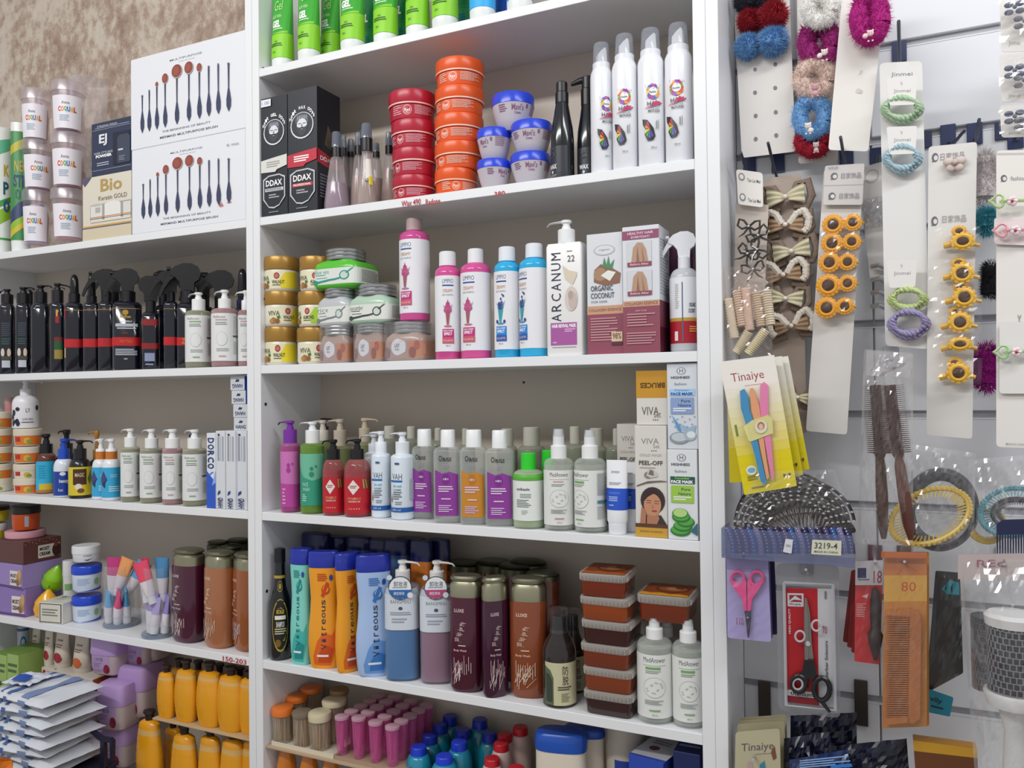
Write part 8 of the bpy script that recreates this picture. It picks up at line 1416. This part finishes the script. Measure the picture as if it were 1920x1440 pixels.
G().tube([V(*p, -.031)-o.location for p in ((1536, 1310), (1546, 1322), (1556, 1335))], [.003, .0025, .002], 8).build('finger_rest', bkh, o); G().tube([V(1515, 1207, -.0335)-o.location, V(1515, 1207, -.03)-o.location], .003, 12).build('pivot', slv, o)
for px, py in ((1500, 1193), (1531, 1173), (1496, 1283)): G().tube([V(px+9*math.cos(a), py+10*math.sin(a), -.033)-o.location for a in [2*math.pi*i/16 for i in range(17)]], .0014, 6).build('blister_dimple', mat('#d8d8dc', .08, alpha=.5), o)
hook((1513, 1078), (1511, 1068), -.04, 'silver hook tip holding the barber scissors blister', m=slv, r=.0018); hook((1395, 1052), (1394, 1038), -.04, 'silver hook tip holding the lilac scissor packs', m=slv, r=.0018)
# ---- red cards with a dark tool
RC = [(1604, 1052), (1656, 1050), (1650, 1246), (1602, 1240)]
for i in range(3): card('red_pack', ['deepest', 'middle', 'nearest hidden'][i]+' red pack fanned out behind the front red one', 'pack', [(1596+i*4, 1070), (1640, 1060), (1636, 1215+i*8), (1580+i*8, 1203+i*10)], .03-i*.01, m=mat('#a0141c', .35), rad=3, group='red tool packs')
o, c = card('red_pack', 'front red pack with a dark brown beauty tool, beside the wooden comb', 'pack', RC, -.005, [('r', 0, .76, 1, 1, '#c8c4c8'), ('r', .08, .83, .4, .93, '#2c2c5c'), ('l', .1, .8, .7, .82, 1, '#5a5a70'), ('t', .82, .84, .3, .12, '18', '#a02840', 0, 0), ('l', .05, .44, .42, .58, 8, '#d88a88'), ('p', [(.25, .65), (.5, .68), (.45, .63)], '#d8a0a0')], m=mat('#b8161e', .35), rad=3, group='red tool packs')
dt = mat('#2e2224', .3); p = [V(*k, -.012)-o.location for k in ((1641, 1104), (1641, 1130), (1641, 1155), (1641, 1178), (1641, 1190), (1641, 1208), (1641, 1238))]; G().tube(p, [.004, .0065, .0065, .0055, .0095, .0075, .002], 12).build('tool', dt, o)
bag(o, RC, -.02, .004, 93, 8, 14, name='film_sleeve', back=False)
# ---- wooden comb pack
CQ = [(1658, 1036), (1738, 1036), (1738, 1362), (1654, 1365)]; wdm = mat('#b06a34', .4, coat=.2, mott=.15, bscale=25)
card('comb_pack', 'wooden comb pack behind the front one, its edge showing', 'comb pack', [(a+4, b-1) for a, b in CQ], .0, m=mat('#b8803c', .4), rad=3, group='wooden comb packs')
o, c = card('comb_pack', 'front pack with an orange brown wooden comb, priced 80 in red', 'comb pack', CQ, -.02, [('r', 0, .72, 1, .87, '#c8963c'), ('t', .58, .805, .34, .055, '80', '#b8481c', 0, 0), ('r', 0, 0, 1, .72, '#b8762c')], m=mat('#b86c3a', .4), rad=3, group='wooden comb packs')
flatshape(o, [(1652, 1034), (1738, 1036), (1738, 1046), (1652, 1044)], -.025, .004, mat('#b05c28', .4), 'header_strip')
flatshape(o, [(1706, 1142), (1724, 1148), (1727, 1160), (1725, 1345), (1712, 1355), (1703, 1352)], -.024, .004, wdm, 'comb_spine')
flatshape(o, [(1662, 1146), (1706, 1142), (1706, 1154), (1662, 1153)], -.024, .004, wdm, 'comb_end'); flatshape(o, [(1658, 1344), (1704, 1343), (1704, 1353), (1662, 1357)], -.024, .004, wdm, 'comb_end')
for i in range(46): yy_ = 1154.5+i*4.14; flatshape(o, [(1661, yy_+.6), (1706, yy_), (1706, yy_+2.4), (1661, yy_+2)], -.0245, .003, wdm, 'comb_tooth')
bag(o, CQ, -.034, .005, 95, 14, 40, name='film_sleeve', back=False, m=film(.05, b=.5), amp=.0018); hook((1696, 1066), (1696, 1053), -.045, 'silver hook tip holding the wooden comb packs', m=slv, r=.0018); hook((1641, 1064), (1641, 1052), -.03, 'silver hook tip holding the red packs', m=slv, r=.0018)
# ---- dark brush pack with turquoise print
o, c = card('brush_pack', 'dark brush pack with turquoise printing, behind the wooden combs', 'brush pack', [(1754, 1070), (1800, 1074), (1806, 1262), (1736, 1300)], .05, [('p', [(.3, .85), (.6, .93), (.95, .9), (.95, .78), (.5, .8)], '#1c8ca0'), ('p', [(.4, .85), (.5, .9), (.45, .82)], '#1c1c20'), ('p', [(.62, .86), (.72, .9), (.68, .8)], '#1c1c20'), ('e', .6, .5, .28, .22, '#34302e')], m=mat('#1c1a1c', .3, coat=.2), rad=3)
card('turquoise_pack', 'turquoise pack corner with black lettering below the dark brush pack', 'pack', [(1742, 1292), (1788, 1308), (1781, 1344), (1734, 1334)], .04, [('t', .35, .6, .5, .3, 'vily', '#12282c', 0, .02), ('l', .2, .2, .9, .35, 1, '#12282c')], m=mat('#1c8ca8', .4), rad=3)
bag(o, [(1752, 1066), (1806, 1072), (1806, 1270), (1740, 1296)], .03, .012, 97, 8, 16, name='film_sleeve', back=False)
# ---- round thermal brushes in a big bag
o = thing('thermal_brush_bag', 'big clear bag with white handled round thermal brushes at the photo edge', 'hair brush', V(1880, 1050, -.04)); hm = mat('#dcdcdc', .3)
def thermal(px, top, bot, rpx, y, rim, handle, dark):
    a, b = V(px, top, y), V(px+3, bot, y); s = sc_(px, top, y); r = rpx*s; L = (a-b).length; g = G().tube([b-o.location, a-o.location], r*.93, 28); g.build('barrel', mat('#23242c', .35), o)
    # vented metal sleeve: rings and struts
    g = G(); n = 12; d = (a-b)/n
    for i in range(n+1): c0 = b-o.location+d*i; g.tube([c0+Vector((r*math.cos(t*math.pi/14), r*math.sin(t*math.pi/14), 0)) for t in range(29)], .0008, 4, False)
    for i in range(n):
        for k in range(26):
            t = 2*math.pi*(k+.5*(i % 2))/26; c0 = b-o.location+d*i; g.tube([c0+Vector((r*math.cos(t), r*math.sin(t), 0)), c0+d+Vector((r*math.cos(t), r*math.sin(t), 0))], .001, 4, False)
    q = g.build('vented_sleeve', mat('#8c8c94' if not dark else '#6a6a72', .25, metal=.8), o); q['kind'] = 'stuff'
    if rim:
        c0 = b-o.location; G().loft([(-.012, r*.6, r*.6), (-.010, r*1.08, r*1.08), (.003, r*1.2, r*1.2), (.006, r*1.15, r*1.15)], 2, 32).build('collar_ring', hm, o).location = c0; c1 = a-o.location; G().loft([(-.004, r*1.08, r*1.08), (.006, r*1.12, r*1.12), (.01, r*.95, r*.95)], 2, 32).build('end_cap', hm, o).location = c1
    if handle: G().loft([(-.13, r*.42, r*.36), (-.08, r*.5, r*.42), (-.04, r*.4, r*.36), (-.011, r*.66, r*.6)], 2, 24).build('handle', hm, o).location = b-o.location
thermal(1898, 1165, 1305, 42, -.06, True, True, False); thermal(1850, 1155, 1290, 26, .02, False, False, True)
bag(o, [(1797, 1042), (1990, 1036), (1990, 1480), (1830, 1480)], -.055, .055, 99, 26, 44, m=film(.07, b=.5), amp=.003); 
G().grid(lambda u, v: V(1796+(1990-1796)*u, 1086-46*v-4*u, -.062)-o.location, 6, 3).build('header_card', mat('#b8aaa8', .45), o, 0)
prints(Quad([V(*p, -.063) for p in ((1830, 1046), (1900, 1044), (1900, 1066), (1830, 1068))], o.location), [('t', .4, .5, .75, .6, 'REd', '#8c3050', 0, .0)], o, 'header_print'); hook((1884, 1072), (1883, 1058), -.075, 'silver hook tip holding the thermal brush bag', m=slv, r=.0018)
# ---- lowest row
for i in range(3): card('razor_card', 'pale razor card in the bottom stack, '+['farthest back', 'behind the front one', 'just behind the front one'][i], 'razor pack', [(1388-i*3, 1346+i*6), (1474-i*2, 1340+i*6), (1480, 1500), (1384, 1500)], .04-i*.012, m=mat('#b0a888', .45), rad=5, group='bottom razor cards')
o, c = card('razor_card', 'front razor card of the bottom stack with its name half cut', 'razor pack', [(1379, 1373), (1462, 1366), (1466, 1560), (1376, 1560)], -.012, [('t', .5, .83, .72, .1, 'Tinaiye', '#6a5460', 0, 0), ('l', .45, .76, .85, .77, 1, '#8a7a80'), ('p', [(.25, .3), (.3, .7), (.4, .68), (.45, .3)], '#b8a0a0'), ('p', [(.6, .3), (.55, .66), (.66, .7), (.75, .3)], '#3a8aa0'), ('p', [(.8, .78), (.88, .84), (.92, .72), (.85, .7)], '#7a4a3a')], m=mat('#b8b294', .45), rad=6, group='bottom razor cards')
hook((1420, 1405), (1412, 1424), -.06, 'long silver hook over the bottom razor cards', m=slv, r=.0018)
nvy = mat('#12162c', .25, mott=.3, bscale=60)
for i, (q, y) in enumerate(((((1482, 1342), (1606, 1336), (1608, 1500), (1482, 1500)), .05), (((1470, 1385), (1556, 1372), (1570, 1520), (1468, 1520)), .01), (((1550, 1400), (1700, 1385), (1710, 1520), (1560, 1520)), .03), (((1480, 1425), (1590, 1405), (1606, 1540), (1476, 1540)), -.02))):
    o = thing('black_pouch', ['black plastic pouch', 'glossy navy pouch', 'dark pouch under the wooden combs', 'nearest dark blue pouch with white streaks'][i]+[' hanging highest in the bottom row', ' in front of the bottom razor cards', ' and the red packs', ' at the photo bottom'][i], 'pouch', V(q[0][0], q[0][1], y), 0, 'dark pouches in the bottom row')
    bag(o, list(q), y, .014, 110+i, 16, 16, m=nvy if i != 3 else mat('#182850', .2, mott=.5, bscale=30), name='pouch', amp=.004)
    if i == 3: prints(Quad([V(*p, y-.02) for p in ((1500, 1418), (1588, 1408), (1600, 1438), (1500, 1445))], o.location), [('l', 0, .2, 1, .8, 4, '#8ab0e0'), ('r', .6, .1, 1, .3, '#2a7ad0')], o, 'pouch_print', base=.004)
o, c = card('yellow_pack', 'yellow and brown pack at the photo bottom beside the thermal brush bag', 'pack', [(1712, 1388), (1832, 1404), (1836, 1520), (1722, 1520)], .0, [('r', 0, .85, 1, 1, '#c8962a'), ('r', 0, .5, 1, .85, '#6a3c1c'), ('p', [(0, .1), (1, .3), (1, .45), (0, .3)], '#c89a2c')], m=mat('#b8801c', .35), rad=2, th=.02)
# steel uprights of the slat wall
for px, py0, py1 in ((1433, 1278, 1400), (1614, 1275, 1360)):
    a = V(px, py0, REC-.002); b = V(px, py1, REC-.002); G().rbox(a.x-.009, a.x+.009, REC-.004, REC-.0008, b.z, a.z, .0005).build('bracket_strip', mat('#4a4440', .4, metal=.4), sw, 0)
for px, py in ((1737, 262), (1876, 246)):
    a = V(px, py, REC-.002); G().rbox(a.x-.007, a.x+.007, REC-.004, REC-.0008, a.z-.012, a.z+.012, .0005).build('corner_plate', mat('#2c3454', .4), sw, 0)
